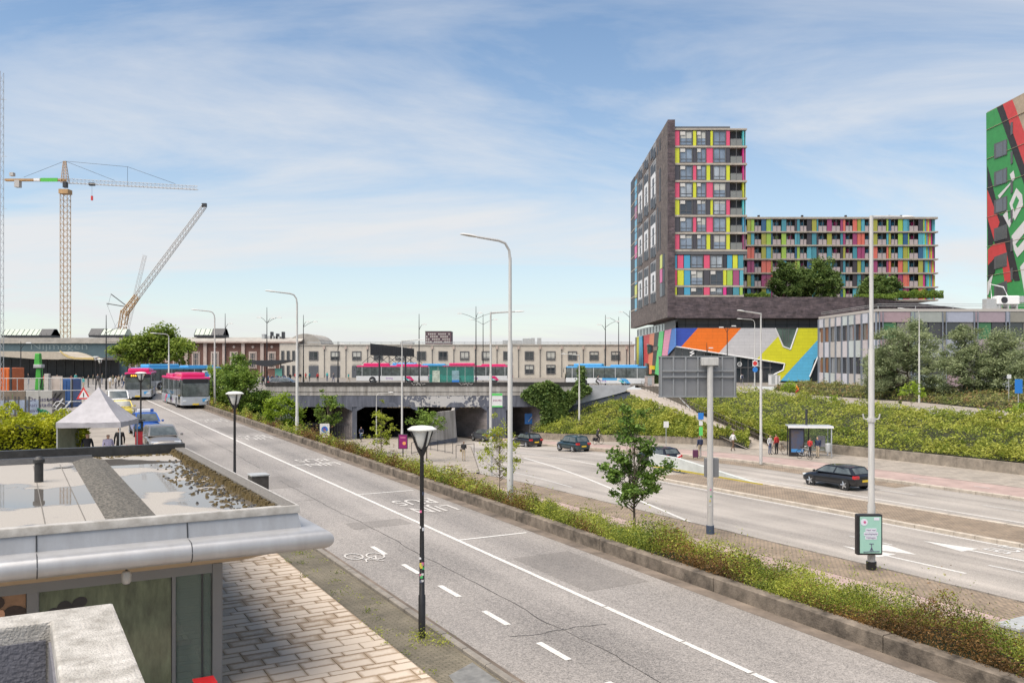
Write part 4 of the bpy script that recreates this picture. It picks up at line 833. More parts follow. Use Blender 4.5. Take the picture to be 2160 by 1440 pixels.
for r_, (t0, t1) in enumerate(lrows):
    z1, z0 = lz(t0), lz(t1)
    bx(LW, 'floor_slab', lx(60), lx(1850), lz(t1+13), z0, -0.25, 1.8, M_SLAB)
    for i, (a, c) in enumerate(pans): panel(LW, lx(a), lx(c), z0, z1, 0.05, cyc[(i*5+r_*7) % len(cyc)])
    for i, (a, c) in enumerate(balc):
        bx(LW, 'balcony_front', lx(a)+.05, lx(c)-.05, z0+.05, z0+1.15, 0.02, 0.06, M_PINKG)
        bx(LW, 'balcony_post', (lx(a)+lx(c))/2-.05, (lx(a)+lx(c))/2+.05, z0, z1, -0.03, 0.03, M_FRAME)
        cc = rr.choice(['sky', 'mag', 'green', 'blue', 'blue']); w_ = lx(c)-lx(a)
        bx(LW, 'balcony_window', lx(a)+.1, lx(a)+w_*.45, z0+.2, z1-.5, 1.5, 1.69, mat('pale_pane', (0.34, 0.40, 0.48), 0.15)); bx(LW, 'balcony_side', lx(a)+w_*.55, lx(c)-.1, z0+.2, z1-.4, 1.5, 1.69, PM[cc])
    for k in range(8):
        a = 1716+k*16; bx(LW, 'corner_fin', lx(a)+.02, lx(a+14), z0+.04, z1-.04, 0.02+0.12*k, 0.1+0.12*k+0.3, PM[['green', 'yel', 'sky', 'blue', 'mag', 'cyan', 'coral', 'grey'][(k*3+r_*5) % 8]])
for c in (265, 670, 1075, 1480, 1590):
    q = MB(); q.tube((lx(c), 4, lz(252)), (lx(c), 4, lz(206)), 0.28, M_DARK, n=8); q.build('flue', LW)
# ================================================================== PALE PANEL OFFICE ON THE RIGHT
XO = 48.5
ON = (1850-CX)/FPX; yo0 = XO/((1850-CX)/FPX); yo1 = XO/((1728-CX)/FPX)
OB = thing('panel_office', 'low office building with pastel panels and grey vertical fins on the right', 'building', (XO, yo0, 0))
def oz(py, Y): return CAMZ-(py-CY)/FPX*Y
Z = {k: oz(v, yo1) for k, v in dict(top=673, a=692, b=722, c=754, d=785, e=806).items()}
PAST = [tuple(.5*(x+sum(c)/3) for x in c) for c in [(0.50, 0.50, 0.58), (0.52, 0.46, 0.42), (0.46, 0.54, 0.52), (0.53, 0.42, 0.42), (0.48, 0.42, 0.36), (0.55, 0.48, 0.50), (0.44, 0.50, 0.46)]]
OM = [mat('pastel_%d' % i, c, 0.7, var=0.1, vs=1.5) for i, c in enumerate(PAST)]
OMD = [mat('shaded_panel_%d' % i, c, 0.7, var=0.1, vs=1.5) for i, c in enumerate([(0.33, 0.35, 0.42), (0.30, 0.32, 0.30), (0.33, 0.24, 0.26), (0.28, 0.34, 0.31), (0.24, 0.23, 0.20), (0.31, 0.25, 0.28)])]  # pastels darkened, shade on the front facade put into the colour
M_FINS = mat('grey_blue_fin', (0.22, 0.25, 0.30), 0.5, 0.2, var=0.1)
LENO = yo1-yo0
bx(OB, 'wall', 0.25, 60, Z['e']-.1, Z['top'], 0.25, LENO, M_REC)
bx(OB, 'roof_rim', -0.1, 60, Z['top']+.004, Z['top']+.35, -0.1, LENO, mat('roof_rim', (0.42, 0.39, 0.36), 0.8))
bx(OB, 'foundation', 1.2, 60, PLZ-1.5, Z['e'], 1.4, LENO, M_CONCD)
nb = 9; rr = random.Random(2)
M_INT = [mat('room_%d' % i, c, 0.25, spec=0.8) for i, c in enumerate([(0.05, 0.055, 0.06), (0.22, 0.10, 0.04), (0.16, 0.15, 0.13), (0.26, 0.27, 0.28), (0.04, 0.04, 0.045)])]
for k in range(nb):
    y0, y1 = LENO*k/nb, LENO*(k+1)/nb
    for zz0, zz1 in (('top', 'a'), ('b', 'c'), ('d', 'e')): bx(OB, 'panel', -0.05, 0.24, Z[zz1]+.02, Z[zz0]-.02, y0+.12, y1-.12, OM[(k*3+ord(zz0[0])) % 7])
    for zz0, zz1 in (('a', 'b'), ('c', 'd')):
        for h in range(2): bx(OB, 'window_pane', 0.1, 0.24, Z[zz1]+.05, Z[zz0]-.05, y0+.15+(y1-y0-.3)*h/2, y0+.1+(y1-y0-.3)*(h+1)/2, rr.choice(M_INT))
for k in range(nb+1):
    y0 = LENO*k/nb
    for d_ in (-0.13, 0.13):
        if 0 <= y0+d_ <= LENO+.2: bx(OB, 'fin', -0.2, 0.05, Z['e']-.5, Z['top']-.1, y0+d_-.045, y0+d_+.045, M_FINS)
xw = 60/14
Zn = Z
for k in range(14):
    x0, x1 = 0.3+k*4.2, 0.3+(k+1)*4.2
    for zz0, zz1 in (('top', 'a'), ('b', 'c'), ('d', 'e')):
        bx(OB, 'panel', x0+.5, x1-.1, Z[zz1]+.02, Z[zz0]-.02, -0.04, 0.24, OMD[(k*5+ord(zz0[0])) % 6]); bx(OB, 'narrow_panel', x0-.05, x0+.42, Z[zz1]+.02, Z[zz0]-.02, -0.05, 0.24, OMD[(k+2) % 6])
    for zz0, zz1 in (('a', 'b'), ('c', 'd')):
        bx(OB, 'window_pane', x0+.5, x0+2.3, Z[zz1]+.05, Z[zz0]-.05, 0.1, 0.24, M_GLASS if k % 3 else mat('green_blind', (0.05, 0.16, 0.07), 0.4)); bx(OB, 'window_pane', x0+2.4, x1-.1, Z[zz1]+.05, Z[zz0]-.05, 0.1, 0.24, M_INT[4] if k % 2 else M_INT[2])
    for q_ in (0, 0.45): bx(OB, 'fin', x0+q_-.06, x0+q_+.02, Z['e']-.3, Z['top']-.08, -0.2, 0.0, M_FINS)
for z in (0.75, 1.0):
    bx(OB, 'roof_rail', 0.3, 60, Z['top']+z, Z['top']+z+.05, 0.5, 0.55, M_STEEL); bx(OB, 'roof_rail', 0.3, 0.35, Z['top']+z, Z['top']+z+.05, 0.56, LENO, M_STEEL)
for k in range(12): bx(OB, 'rail_post', 0.3+5*k, 0.36+5*k, Z['top']+.34, Z['top']+.76, 0.45, 0.5, M_STEEL)
# ================================================================== PAINTED TOWER AT THE RIGHT EDGE
YR = 152.0; XR = (2082-CX)/FPX*YR
PT = thing('mural_tower', 'concrete tower with green, black and red mural on its side at the right edge', 'building', (XR, YR, 0))
NX = Vector((-1, 0, 0))
def mp_(c, r, out=0.0): p = onplane(2000+c/2.77, 180+r/2.77, Vector((XR-out, 0, 0)), NX); return p-Vector((XR, YR, 0))
M_TAN = mat('tan_concrete', (0.38, 0.30, 0.22), 0.85, var=0.2, vs=1, bump=0.3, bs=10)
ztop = mp_(222, 160).z
q = MB(); q.box((10, -13, (ztop+PLZ)/2), (20, 26, ztop-PLZ), M_TAN); q.build('wall', PT)
MM = {'g': mat('mural_green', (0.045, 0.26, 0.075), 0.7, var=0.12, vs=1), 'k': mat('mural_black', (0.03, 0.028, 0.03), 0.7, var=0.2, vs=1), 'r': mat('mural_red', (0.52, 0.055, 0.055), 0.7, var=0.12, vs=1), 'w': mat('mural_white', (0.60, 0.58, 0.58), 0.7, var=0.06, vs=1)}
def mural(pts, c, out): q = MB(); q.prism([mp_(a, r, out) for a, r in pts], (0.02, 0, 0), MM[c]); q.build('mural_shape', PT)
mural([(222, 163), (285, 130), (600, 1000), (600, 1560), (272, 1256), (229, 1232)], 'g', 0.03)
mural([(284, 131), (319, 112), (600, 900), (600, 1020)], 'k', 0.05); mural([(319, 112), (374, 84), (600, 700), (600, 900)], 'r', 0.05)
mural([(228, 470), (244, 520), (300, 760), (332, 760), (420, 1140), (388, 1145), (262, 905), (230, 830)], 'k', 0.06)
mural([(228, 610), (240, 640), (300, 800), (268, 905), (228, 770)], 'r', 0.08); mural([(232, 830), (262, 905), (262, 930), (232, 935)], 'k', 0.09)
mural([(232, 960), (262, 930), (330, 916), (372, 1145), (330, 1155), (318, 1060), (270, 1010), (232, 1052)], 'r', 0.09)
mural([(232, 1054), (270, 1010), (274, 1090), (232, 1140)], 'k', 0.1); mural([(230, 1150), (264, 1096), (236, 1222), (228, 1226)], 'w', 0.1)
mural([(290, 645), (372, 560), (360, 520), (382, 498), (390, 545), (300, 662)], 'w', 0.1); mural([(358, 690), (398, 600), (432, 640), (437, 700), (388, 790), (372, 740)], 'w', 0.1); mural([(376, 700), (398, 645), (414, 672), (388, 740)], 'g', 0.12)
mural([(320, 760), (345, 730), (352, 790), (395, 740), (357, 832)], 'w', 0.1); mural([(370, 880), (470, 760), (470, 830), (392, 930), (405, 950), (470, 870), (470, 930), (404, 1005), (384, 960)], 'w', 0.1); mural([(420, 1060), (470, 1000), (470, 1230), (445, 1210)], 'w', 0.1)
for r_ in range(7):
    for c0 in (268,):
        y0 = 343+165*r_; q = MB(); q.prism([mp_(c0, y0, .14), mp_(342, y0-28, .14), mp_(342, y0+62-2*r_, .14), mp_(c0, y0+88-4*r_, .14)], (0.1, 0, 0), M_FRAME); w_ = q.build('window', PT)
        q = MB(); q.prism([mp_(c0+12, y0+4, .16), mp_(318, y0-14, .16), mp_(318, y0+68-3*r_, .16), mp_(c0+12, y0+78-4*r_, .16)], (0.02, 0, 0), mat('tower_glass', (0.10, 0.105, 0.11), 0.12, spec=0.8)); q.build('pane', w_)
        q = MB(); q.prism([mp_(322, y0-15, .16), mp_(338, y0-22, .16), mp_(338, y0+58-2*r_, .16), mp_(322, y0+66-3*r_, .16)], (0.02, 0, 0), MATS['tower_glass']); q.build('pane', w_)
    y0 = 220+170*r_; q = MB(); q.prism([mp_(364, y0, .14), mp_(376, y0-6, .14), mp_(376, y0+66, .14), mp_(364, y0+72, .14)], (0.05, 0, 0), M_FRAME); q.build('slot_window', PT)
    z = mp_(222, 265+170*r_).z; q = MB(); q.box((-0.075, -13, z), (0.12, 26, 0.05), M_TAN); q.build('panel_joint', PT)
# plant on the office roof: white unit and boom lift
RU = thing('roof_unit', 'white ventilation unit standing on the pale office roof before the mural tower', 'machine', P(2122, 655, yo0+3))
q = MB(); q.box((0, 0, 1.4), (3.0, 1.4, 1.2), M_WHITE); q.build('casing', RU, bevel=.15)
for a in (-1.2, 0, 1.2): q = MB(); q.box((a, 0, .4), (0.2, 1.2, 0.8), M_STEEL); q.build('leg', RU)
q = MB(); q.box((1.9, 0, 1.5), (1.0, 1.2, 0.9), M_STEEL); q.build('side_box', RU, bevel=.06)
q = MB(); q.lathe([(0.45, 0), (0.45, .08)], M_DARK, (-.6, -.74, 1.4), 14, 'y'); q.build('fan_grille', RU)
CR = thing('roof_cradle', 'grey facade cradle arm on the office roof at the foot of the mural tower', 'machine', P(2092, 655, yo0+3.2))
q = MB(); q.box((0, 0, .8), (2.0, 1.2, 1.6), M_STEEL); q.build('base', CR, bevel=.05)
q = MB(); q.path([(0, 0, 1.6), (-.2, 0, 3.6), (1.6, 0, 3.2), (2.2, 0, 1.9), (1.4, 0, .9)], 0.09, M_WHITE, 6); q.build('arm', CR)
# ================================================================== VEGETATION
from mathutils import noise as mnoise
def nz3(x, y, z=0.0): return mnoise.noise(Vector((x, y, z)))
def leaf_mesh(name, pts, size, m, parent=None, up=0.5, aspect=0.6, seed=1):
    """one small rhombic leaf per point"""
    pts = np.asarray(pts, dtype=np.float64); n = len(pts); rg = np.random.RandomState(seed)
    sz = size*rg.uniform(0.6, 1.35, n) if np.isscalar(size) else np.asarray(size)*rg.uniform(0.6, 1.35, n)
    d = rg.normal(size=(n, 3)); d[:, 2] = d[:, 2]*0.6; d /= np.linalg.norm(d, axis=1)[:, None]
    nn = rg.normal(size=(n, 3)); nn[:, 2] += up*2.2; nn -= d*(nn*d).sum(1)[:, None]; nn /= np.linalg.norm(nn, axis=1)[:, None]
    sd = np.cross(nn, d); L_ = sz[:, None]; W = L_*aspect*0.5
    v = np.empty((n, 4, 3)); v[:, 0] = pts-d*L_*0.5; v[:, 1] = pts+sd*W-nn*W*0.25; v[:, 2] = pts+d*L_*0.5; v[:, 3] = pts-sd*W-nn*W*0.25
    me = bpy.data.meshes.new(name); me.vertices.add(4*n); me.vertices.foreach_set('co', v.ravel()); me.loops.add(4*n); me.loops.foreach_set('vertex_index', np.arange(4*n, dtype=np.int32))
    me.polygons.add(n); me.polygons.foreach_set('loop_start', np.arange(0, 4*n, 4, dtype=np.int32)); me.update(calc_edges=True); me.validate()
    me.materials.append(m); return link(name, me, parent)
L_HEDGE = mat_leaf('hedge_leaf', (0.065, 0.115, 0.014), (0.44, 0.46, 0.07), 0.35)
L_BANK = mat_leaf('bank_leaf', (0.085, 0.14, 0.018), (0.43, 0.46, 0.075), 0.35)
L_YEL = mat_leaf('yellow_leaf', (0.22, 0.27, 0.01), (0.50, 0.50, 0.03), 0.4)
L_GREEN = mat_leaf('green_leaf', (0.06, 0.125, 0.016), (0.22, 0.31, 0.05), 0.35)
L_BRIGHT = mat_leaf('bright_leaf', (0.13, 0.22, 0.015), (0.32, 0.42, 0.04), 0.4)
L_MAPLE = mat_leaf('maple_leaf', (0.045, 0.10, 0.016), (0.19, 0.30, 0.055), 0.35)
L_WILLOW = mat_leaf('willow_leaf', (0.11, 0.15, 0.06), (0.40, 0.45, 0.25), 0.4)
L_ROOF = mat_leaf('roof_leaf', (0.055, 0.11, 0.026), (0.21, 0.29, 0.08), 0.35)
L_DARK = mat_leaf('dark_leaf', (0.022, 0.05, 0.012), (0.07, 0.13, 0.03), 0.25)
L_SPARSE = mat_leaf('sparse_leaf', (0.20, 0.25, 0.02), (0.40, 0.44, 0.06), 0.4)
L_GRASSY = mat_leaf('grassy_leaf', (0.14, 0.19, 0.02), (0.50, 0.50, 0.10), 0.4)
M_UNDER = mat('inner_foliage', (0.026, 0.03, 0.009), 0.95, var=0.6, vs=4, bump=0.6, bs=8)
def cover(name, label, f, us, vs, hgt, dens, m, seed, tall=0.12, dry=None, shoots=0, alt=None):
    """ground-cover shrubs on the surface f(u,v): an uneven body and a shell of leaves"""
    rg = random.Random(seed); pts = []; szs = []; dp = []; dsz = []
    def H(p): return hgt*max(.22, 0.72+0.75*nz3(p.x*0.62, p.y*0.62, 1.7)+0.5*nz3(p.x*1.7, p.y*1.7, 5))
    def fu(u, v): p = f(u, v); e = min(1, 14*min(v-vs[0], vs[1]-v)+0.25); return p+Vector((0, 0, max(0.02, H(p)*(0.55 if v-vs[0] > .1 else .3)*e)))
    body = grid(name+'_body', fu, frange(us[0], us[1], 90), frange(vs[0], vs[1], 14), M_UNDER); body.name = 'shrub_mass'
    for u0, u1, n, s_ in dens:
        for _ in range(n):
            u, v = rg.uniform(u0, u1), rg.uniform(*vs)
            if rg.random() < .2: v = rg.uniform(vs[0], vs[0]+.14)
            p = f(u, v); e = min(1, 16*min(v-vs[0], vs[1]-v)+0.45); h = max(0.1, H(p)*e)
            k = 1-0.5*rg.random()**1.5 if v-vs[0] > .1 else rg.uniform(.1, 1)
            if rg.random() < tall: k += rg.random()**2*0.55
            q = (p.x+rg.gauss(0, .05), p.y+rg.gauss(0, .05), p.z+h*k)
            if alt and nz3(p.x*.22, p.y*.22, 8)+.25*rg.random() > .22: dp.append((q[0], q[1], q[2]+.12*rg.random())); dsz.append(s_*1.35)
            elif dry and rg.random() < 1.3*max(0, 1-v/.42)*max(0, min(1, 1.6*nz3(p.x*.45, p.y*.45, 3)+.55))*(1.25-k*.6): dp.append(q); dsz.append(s_)
            else: pts.append(q); szs.append(s_)
        for _ in range(int(shoots*n)):
            u, v = rg.uniform(u0, u1), rg.uniform(.2, vs[1]); p = f(u, v); h = H(p); lx_, ly_ = rg.gauss(0, .12), rg.gauss(0, .12); L_ = rg.uniform(.18, .5)
            for i in range(9): w_ = i/8; pts.append((p.x+lx_*w_+rg.gauss(0, .015), p.y+ly_*w_+rg.gauss(0, .015), p.z+h*.85+L_*w_)); szs.append(s_*.8)
    o = leaf_mesh('leaves', pts, np.array(szs), m, None, 0.4, 0.5, seed); 
    root = thing(name, label, 'ground cover')
    if dp: d_ = leaf_mesh('dry_leaves' if dry else 'tall_leaves', dp, np.array(dsz), dry or alt, root, 0.3, 0.45, seed+50); d_['kind'] = 'stuff'
    root['kind'] = 'stuff'; body.parent = root; o.parent = root; body['kind'] = 'stuff'; o['kind'] = 'stuff'
    return root
cover('hedge_strip', 'long strip of low yellow-green shrubs between the bus road and the cycle path', hedge_base, (4, 113), (-0.015, 0.98), 1.02,
      [(5, 16, 150000, 0.05), (16, 30, 110000, 0.062), (30, 48, 64000, 0.088), (48, 75, 44000, 0.125), (75, 113, 26000, 0.19)], L_HEDGE, 3, 0.09, mat_leaf('dry_leaf', (0.06, 0.035, 0.012), (0.24, 0.13, 0.04), 0.25), 0.006)
cover('bank_shrubs', 'dense green shrubs on the bank between the underpass and the walkway', BK_L, (0, 1), (0.02, 0.97), 0.95, [(0, 1, 42000, 0.19)], L_BANK, 4, alt=L_GRASSY)
cover('bank_shrubs', 'dense green shrubs on the bank behind the bus shelter up to the side street', BK_R, (0, 1), (0.0, 0.97), 1.05, [(0, 0.5, 36000, 0.19), (0.5, 1, 70000, 0.17)], L_BANK, 5, alt=L_GRASSY)
# rough verge beyond the side street
def vb(u, v):
    k = u*(len(STR)-3)+2; i = min(int(k), len(STR)-2); p = STR[i].lerp(STR[i+1], k-i)+Vector((0, 0, .12)); return p+Vector((6*v, 3*v, (PLZ+.2-p.z)*v))
cover('verge_plants', 'wild grasses and low plants on the verge before the panel office', vb, (0, 0.98), (0.02, 0.98), 0.75, [(0, 1, 24000, 0.24)], mat_leaf('verge_leaf', (0.10, 0.14, 0.03), (0.33, 0.31, 0.11), 0.3, (0.30, 0.20, 0.09), 0.8), 6, 0.3)
def tree(name, label, base, blobs, nclump, nleaf, size, m, trunk=0.12, cat='tree', clump=0.45, seed=1, lean=(0, 0), group=None, up=0.5, bark=None, twigs=True, aspect=0.6):
    """tapered trunk, limbs to every clump, leaf clumps through the crown volume; blobs = (dx, dy, dz, rx, ry, rz)"""
    rg = random.Random(seed); root = thing(name, label, cat, base, 0, group); cl = []
    tot = sum(b[3]*b[4]*b[5] for b in blobs)
    for bl in blobs:
        for _ in range(max(3, int(nclump*bl[3]*bl[4]*bl[5]/tot))):
            while True:
                x, y, z = [rg.uniform(-1, 1) for _ in range(3)]; r = math.sqrt(x*x+y*y+z*z)
                if 0.25 < r < 1: break
            k = r**0.35/r if r > 0 else 1; k = 0.45*k+0.55; cl.append(Vector((bl[0]+x*k*bl[3], bl[1]+y*k*bl[4], bl[2]+z*k*bl[5])))
    zt = max(c.z for c in cl); zlo = min(c.z for c in cl); b = MB(); bk = bark or M_BARK
    top = Vector((blobs[0][0]*0.7+lean[0], blobs[0][1]*0.7+lean[1], zt-(zt-zlo)*0.2)); n = 7; tp = []
    for i in range(n): u = i/(n-1); tp.append(Vector((top.x*u**1.5+0.06*trunk*8*nz3(i*1.3, seed), top.y*u**1.5+0.06*trunk*8*nz3(i*1.7, seed+9), top.z*u)))
    b.path(tp, [trunk*(1.25 if i == 0 else 1)*(1-0.8*i/(n-1)) for i in range(n)], bk, 8); tr = b.build('trunk', root, smooth=True)
    if twigs:
        b = MB()
        for c in cl[::max(1, len(cl)//45)]:
            u = min(0.92, max(0.25, (c.z/top.z)*0.72)); k = u*(n-1); i = min(int(k), n-2); p = tp[i].lerp(tp[i+1], k-i); mid = p.lerp(c, 0.5)+Vector((0, 0, -0.06*(c-p).length)); r0 = max(0.012, trunk*(1-0.8*u)*0.55)
            b.path([p, mid, c], [r0, r0*0.6, r0*0.2], bk, 5)
        b.build('limbs', root, smooth=True)
    pts = []
    for c in cl:
        cs = clump*rg.uniform(0.55, 1.35); sq = rg.uniform(.5, .8)
        for _ in range(int(nleaf*rg.uniform(.6, 1.4))): pts.append((c.x+rg.gauss(0, cs*.55), c.y+rg.gauss(0, cs*.55), c.z+rg.gauss(0, cs*.55*sq)))
    leaf_mesh('crown', pts, size, m, root, up, aspect, seed); return root
def px2m(px, Y): return px*Y/FPX
# big plane tree in front of the station
b0 = P(325, 0, 126); b0.z = PLZ
k = 126/FPX
tree('plane_tree', 'large spreading plane tree before the station hall', b0, [(0*k, 0, 88*k, 62*k, 3.5, 26*k), (-48*k, -1, 70*k, 34*k, 3, 22*k), (46*k, 0, 74*k, 36*k, 3, 26*k), (22*k, 0, 108*k, 30*k, 2.5, 18*k), (-10*k, -1, 62*k, 30*k, 2, 12*k)], 170, 95, 0.40, mat_leaf('plane_leaf', (0.08, 0.145, 0.018), (0.30, 0.37, 0.06), 0.4), 0.38, clump=0.85, seed=21)
def bed_point(px, Y, u=None):
    """ground below a given column at distance Y on the planted bed / lower ground"""
    X = (px-CX)/FPX*Y; s, t = to_st(X, Y); u = (t-15.74)/6.26
    if u < 0: z = ramp_z(s)
    elif u < 1: z = hedge_base(s, u).z
    else: z = low_z(s)
    return Vector((X, Y, z))
for i, (px, Y, lab, bl, nc, nl, ls, mt, tr) in enumerate([
    (484, 90, 'tall mixed bush by the first bus lay-by right of the silver bus', [(0, 0, 3.8, 2.2, 1.7, 3.6), (0.6, 0, 6.2, 1.6, 1.4, 1.8)], 120, 150, 0.22, L_GREEN, 0.1),
    (515, 84, 'broad leafy bush beside the dark conifer', [(0, 0, 3.7, 2.2, 1.7, 3.2), (.5, -.4, 2.0, 2.0, 1.5, 2.0)], 120, 150, 0.22, L_GREEN, 0.1),
    (548, 85, 'dark pointed conifer left of the bright bush', [(0, 0, 2.4, 1.3, 1.2, 2.3), (0, 0, 4.5, 0.7, 0.7, 1.7)], 90, 150, 0.18, L_DARK, 0.1),
    (594, 80, 'bright green bush left of the lamp post by the underpass', [(0, 0, 3.2, 1.6, 1.3, 2.2), (-0.6, 0, 1.8, 1.6, 1.3, 1.8), (0.7, 0, 1.6, 1.2, 1, 1.6)], 110, 140, 0.2, L_BRIGHT, 0.08),
    (452, 92, 'slim young tree behind the second bus road lamp', [(0, 0, 4.4, 0.8, 0.8, 2.0)], 22, 60, 0.2, L_BRIGHT, 0.07)]):
    tree('bush' if tr > 0.07 else 'young_tree', lab, bed_point(px, Y), bl, nc, nl, ls, mt, tr, 'bush' if tr > 0.07 else 'tree', 0.5, 30+i)
def young(px, Y, ybase, ytop, yb, wpx, lab, mt, nc, nl, ls, seed, tr=0.05, clump=0.22, gz=None, blobs=None, stem=0.0):
    g = bed_point(px, Y); 
    if gz is not None: g.z = gz
    H = lambda py: (CAMZ-(py-CY)/FPX*Y)-g.z
    zt, zb = H(ytop), H(yb); r = px2m(wpx/2, Y); zm = (zt+zb)/2
    bl = blobs(r, zt, zb) if blobs else [(0, 0, zb+(zt-zb)*0.36, r, r*.9, (zt-zb)*0.36), (0, 0, zb+(zt-zb)*0.7, r*0.55, r*.5, (zt-zb)*0.3)]
    return tree('young_tree', lab, g, bl, nc, nl, ls, mt, tr, 'tree', clump, seed, group='young trees along the roads')
young(691, 98, 0, 812, 897, 66, 'young round-headed tree before the fenced bore of the underpass', L_GREEN, 40, 50, 0.24, 41, 0.07, 0.4)
young(804, 86, 0, 838, 945, 62, 'light yellow-green young tree before the second bore', L_SPARSE, 34, 36, 0.2, 42, 0.06, 0.3)
young(900, 74, 0, 848, 918, 76, 'young leafy tree before the dividing wall, behind the near lantern', L_GREEN, 34, 50, 0.19, 43, 0.06, 0.34)
young(1054, 50, 0, 858, 1010, 92, 'sparse yellow-green sapling behind the tall curved lamp pole', L_SPARSE, 62, 34, 0.12, 44, 0.04, 0.24)
young(1338, 38, 0, 846, 1066, 150, 'dark green young maple with bare stem standing in the shrub strip', L_MAPLE, 86, 62, 0.16, 45, 0.065, 0.27,
      blobs=lambda r, zt, zb: [(0, 0, zb+(zt-zb)*0.22, r*.72, r*.7, (zt-zb)*0.2), (-r*.5, 0, zb+(zt-zb)*.40, r*.48, r*.45, (zt-zb)*.14), (r*.62, 0, zb+(zt-zb)*.36, r*.42, r*.4, (zt-zb)*.13), (0, 0, zb+(zt-zb)*.55, r*.46, r*.44, (zt-zb)*.22), (0, 0, zb+(zt-zb)*.8, r*.34, r*.34, (zt-zb)*.22)])
for i, (px, Y, yb, yt, w_, gz, lab) in enumerate([(1922, 84, 868, 798, 58, 2.9, 'staked bright green sapling beside the walker on the side street'), (1757, 96, 880, 828, 26, 2.4, 'thin sapling near the top of the bank left of the tall grey pole'), (1665, 104, 843, 800, 36, 3.1, 'small staked sapling by the cargo bicycle'), (2150, 74, 885, 850, 50, 2.8, 'low sapling at the right picture edge on the bank')]):
    y = young(px, Y, 0, yt, yb-22 if i == 0 else yb-14, w_, lab, L_BRIGHT, 22, 34, 0.2, 50+i, 0.035, 0.26, gz-1.2 if i == 0 else gz-0.5)
# willows in front of the panel office
for i, (px, Y, yt, yb, w_, lab) in enumerate([(1915, 104, 672, 850, 150, 'widest grey-green willow in front of the panel office'), (2035, 98, 682, 862, 92, 'grey-green willow right of the side-street lamp'), (2112, 96, 690, 858, 84, 'second willow from the right before the office windows'), (2185, 92, 700, 860, 90, 'willow cut by the right picture edge'), (1862, 108, 735, 850, 60, 'smaller leafy willow against the office corner')]):
    g = P(px, 0, Y); g.z = 3.6; k = Y/FPX; zt = CAMZ-(yt-CY)*k-g.z; zb = 0.0; r = w_/2*k*1.08; h = zt-zb
    tree('willow_tree', lab, g, [(0, 0, zb+h*.34, r, r*.8, h*.36), (-r*.25, 0, zb+h*.62, r*.72, r*.6, h*.3), (r*.3, 0.3, zb+h*.72, r*.55, r*.5, h*.26), (-r*.1, 0, zb+h*.85, r*.35, r*.3, h*.16)], 150 if i == 0 else 90, 190, 0.3, L_WILLOW, 0.16, 'tree', 0.72, 60+i, group='willows before the office', aspect=0.35)
# roof garden trees
for i, (px, yt, w_, lab, Y) in enumerate([(1657, 545, 62, 'round roof-garden tree left of the pair on the podium', 164), (1737, 543, 66, 'tall roof-garden tree in the middle of the podium roof', 164), (1697, 562, 40, 'smaller roof-garden tree between the two taller ones', 168), (1868, 578, 70, 'roof-garden tree right of the tall grey pole', 166), (1836, 585, 34, 'slim roof-garden tree beside the tall grey pole', 168)]):
    g = P(px, 0, Y); g.z = tz(626.5)-.05; k = Y/FPX; h = CAMZ-(yt-CY)*k-g.z; r = w_/2*k
    tree('roof_tree', lab, g, [(0, 0, h*.42, r, r*.9, h*.38), (0, 0, h*.74, r*.66, r*.6, h*.26)], 80, 120, 0.40, L_ROOF, 0.15, 'tree', 0.8, 70+i, group='trees on the podium roof')
pts = []; rg = random.Random(9)
for _ in range(9000):
    px = rg.choice([rg.uniform(1570, 1625), rg.uniform(1800, 1990), rg.uniform(1895, 1990)]); Y = rg.uniform(YT+.3, YT+3); q = P(px, 0, Y); h = 0.6+0.8*abs(nz3(px*.05, 2))+(0.5 if px > 1895 else 0)
    pts.append((q.x, q.y, tz(626.5)+rg.random()**1.5*h))
stuff(leaf_mesh('roof_planting', pts, 0.28, L_GREEN, None, 0.5, 0.5, 8), 'green planting spilling over the podium roof edge', 'planting')
# clipped hedge by the tower, yellow hedge by the market tent, ivy
def bush_box(name, label, c, size, n, ls, m, seed, rz=0.0, rough=0.25):
    root = thing(name, label, 'hedge', c, rz); rg = random.Random(seed); pts = []
    for _ in range(n):
        x, y, z = rg.uniform(-.5, .5), rg.uniform(-.5, .5), rg.uniform(0, 1)
        f_ = rg.random()
        if f_ < .45: z = 1-rg.random()**2*.15
        elif f_ < .75: y = -.5+rg.random()**2*.1
        else: x = rg.choice((-.5, .5))*(1-rg.random()**2*.1)
        e = 1+rough*nz3(x*size[0]*.9+seed, y*size[1]*.9, z*2)
        pts.append((x*size[0]*(0.85+.15*e), y*size[1]*(.85+.15*e), z*size[2]*e*(1-.35*(abs(x)*2)**4)))
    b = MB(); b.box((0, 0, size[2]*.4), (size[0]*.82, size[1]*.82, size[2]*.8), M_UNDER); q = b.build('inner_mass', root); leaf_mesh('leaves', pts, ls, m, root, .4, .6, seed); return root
bush_box('hedge', 'bright yellow-green hedge at the left edge before the site hoarding', RAMP(30, 985)+Vector((-1.5, 1.5, 0)), (7.5, 4.5, 2.3), 15000, 0.17, L_YEL, 12, TH, 0.5)
g = P(1365, 0, 141); g.z = PLZ; bush_box('hedge', 'clipped dark hedge behind the white and blue bus', g, (4.4, 1.6, 1.6), 4000, 0.16, L_DARK, 13)
pts = []; rg = random.Random(14)
def in_poly(x, y, pl_):
    c = False; j = len(pl_)-1
    for i in range(len(pl_)):
        if (pl_[i][1] > y) != (pl_[j][1] > y) and x < (pl_[j][0]-pl_[i][0])*(y-pl_[i][1])/(pl_[j][1]-pl_[i][1])+pl_[i][0]: c = not c
        j = i
    return c
ivp = [(1098, 832), (1120, 812), (1160, 803), (1178, 812), (1190, 828), (1205, 822), (1215, 806), (1240, 812), (1252, 822), (1215, 845), (1200, 862), (1190, 890), (1140, 895), (1140, 862), (1112, 850)]
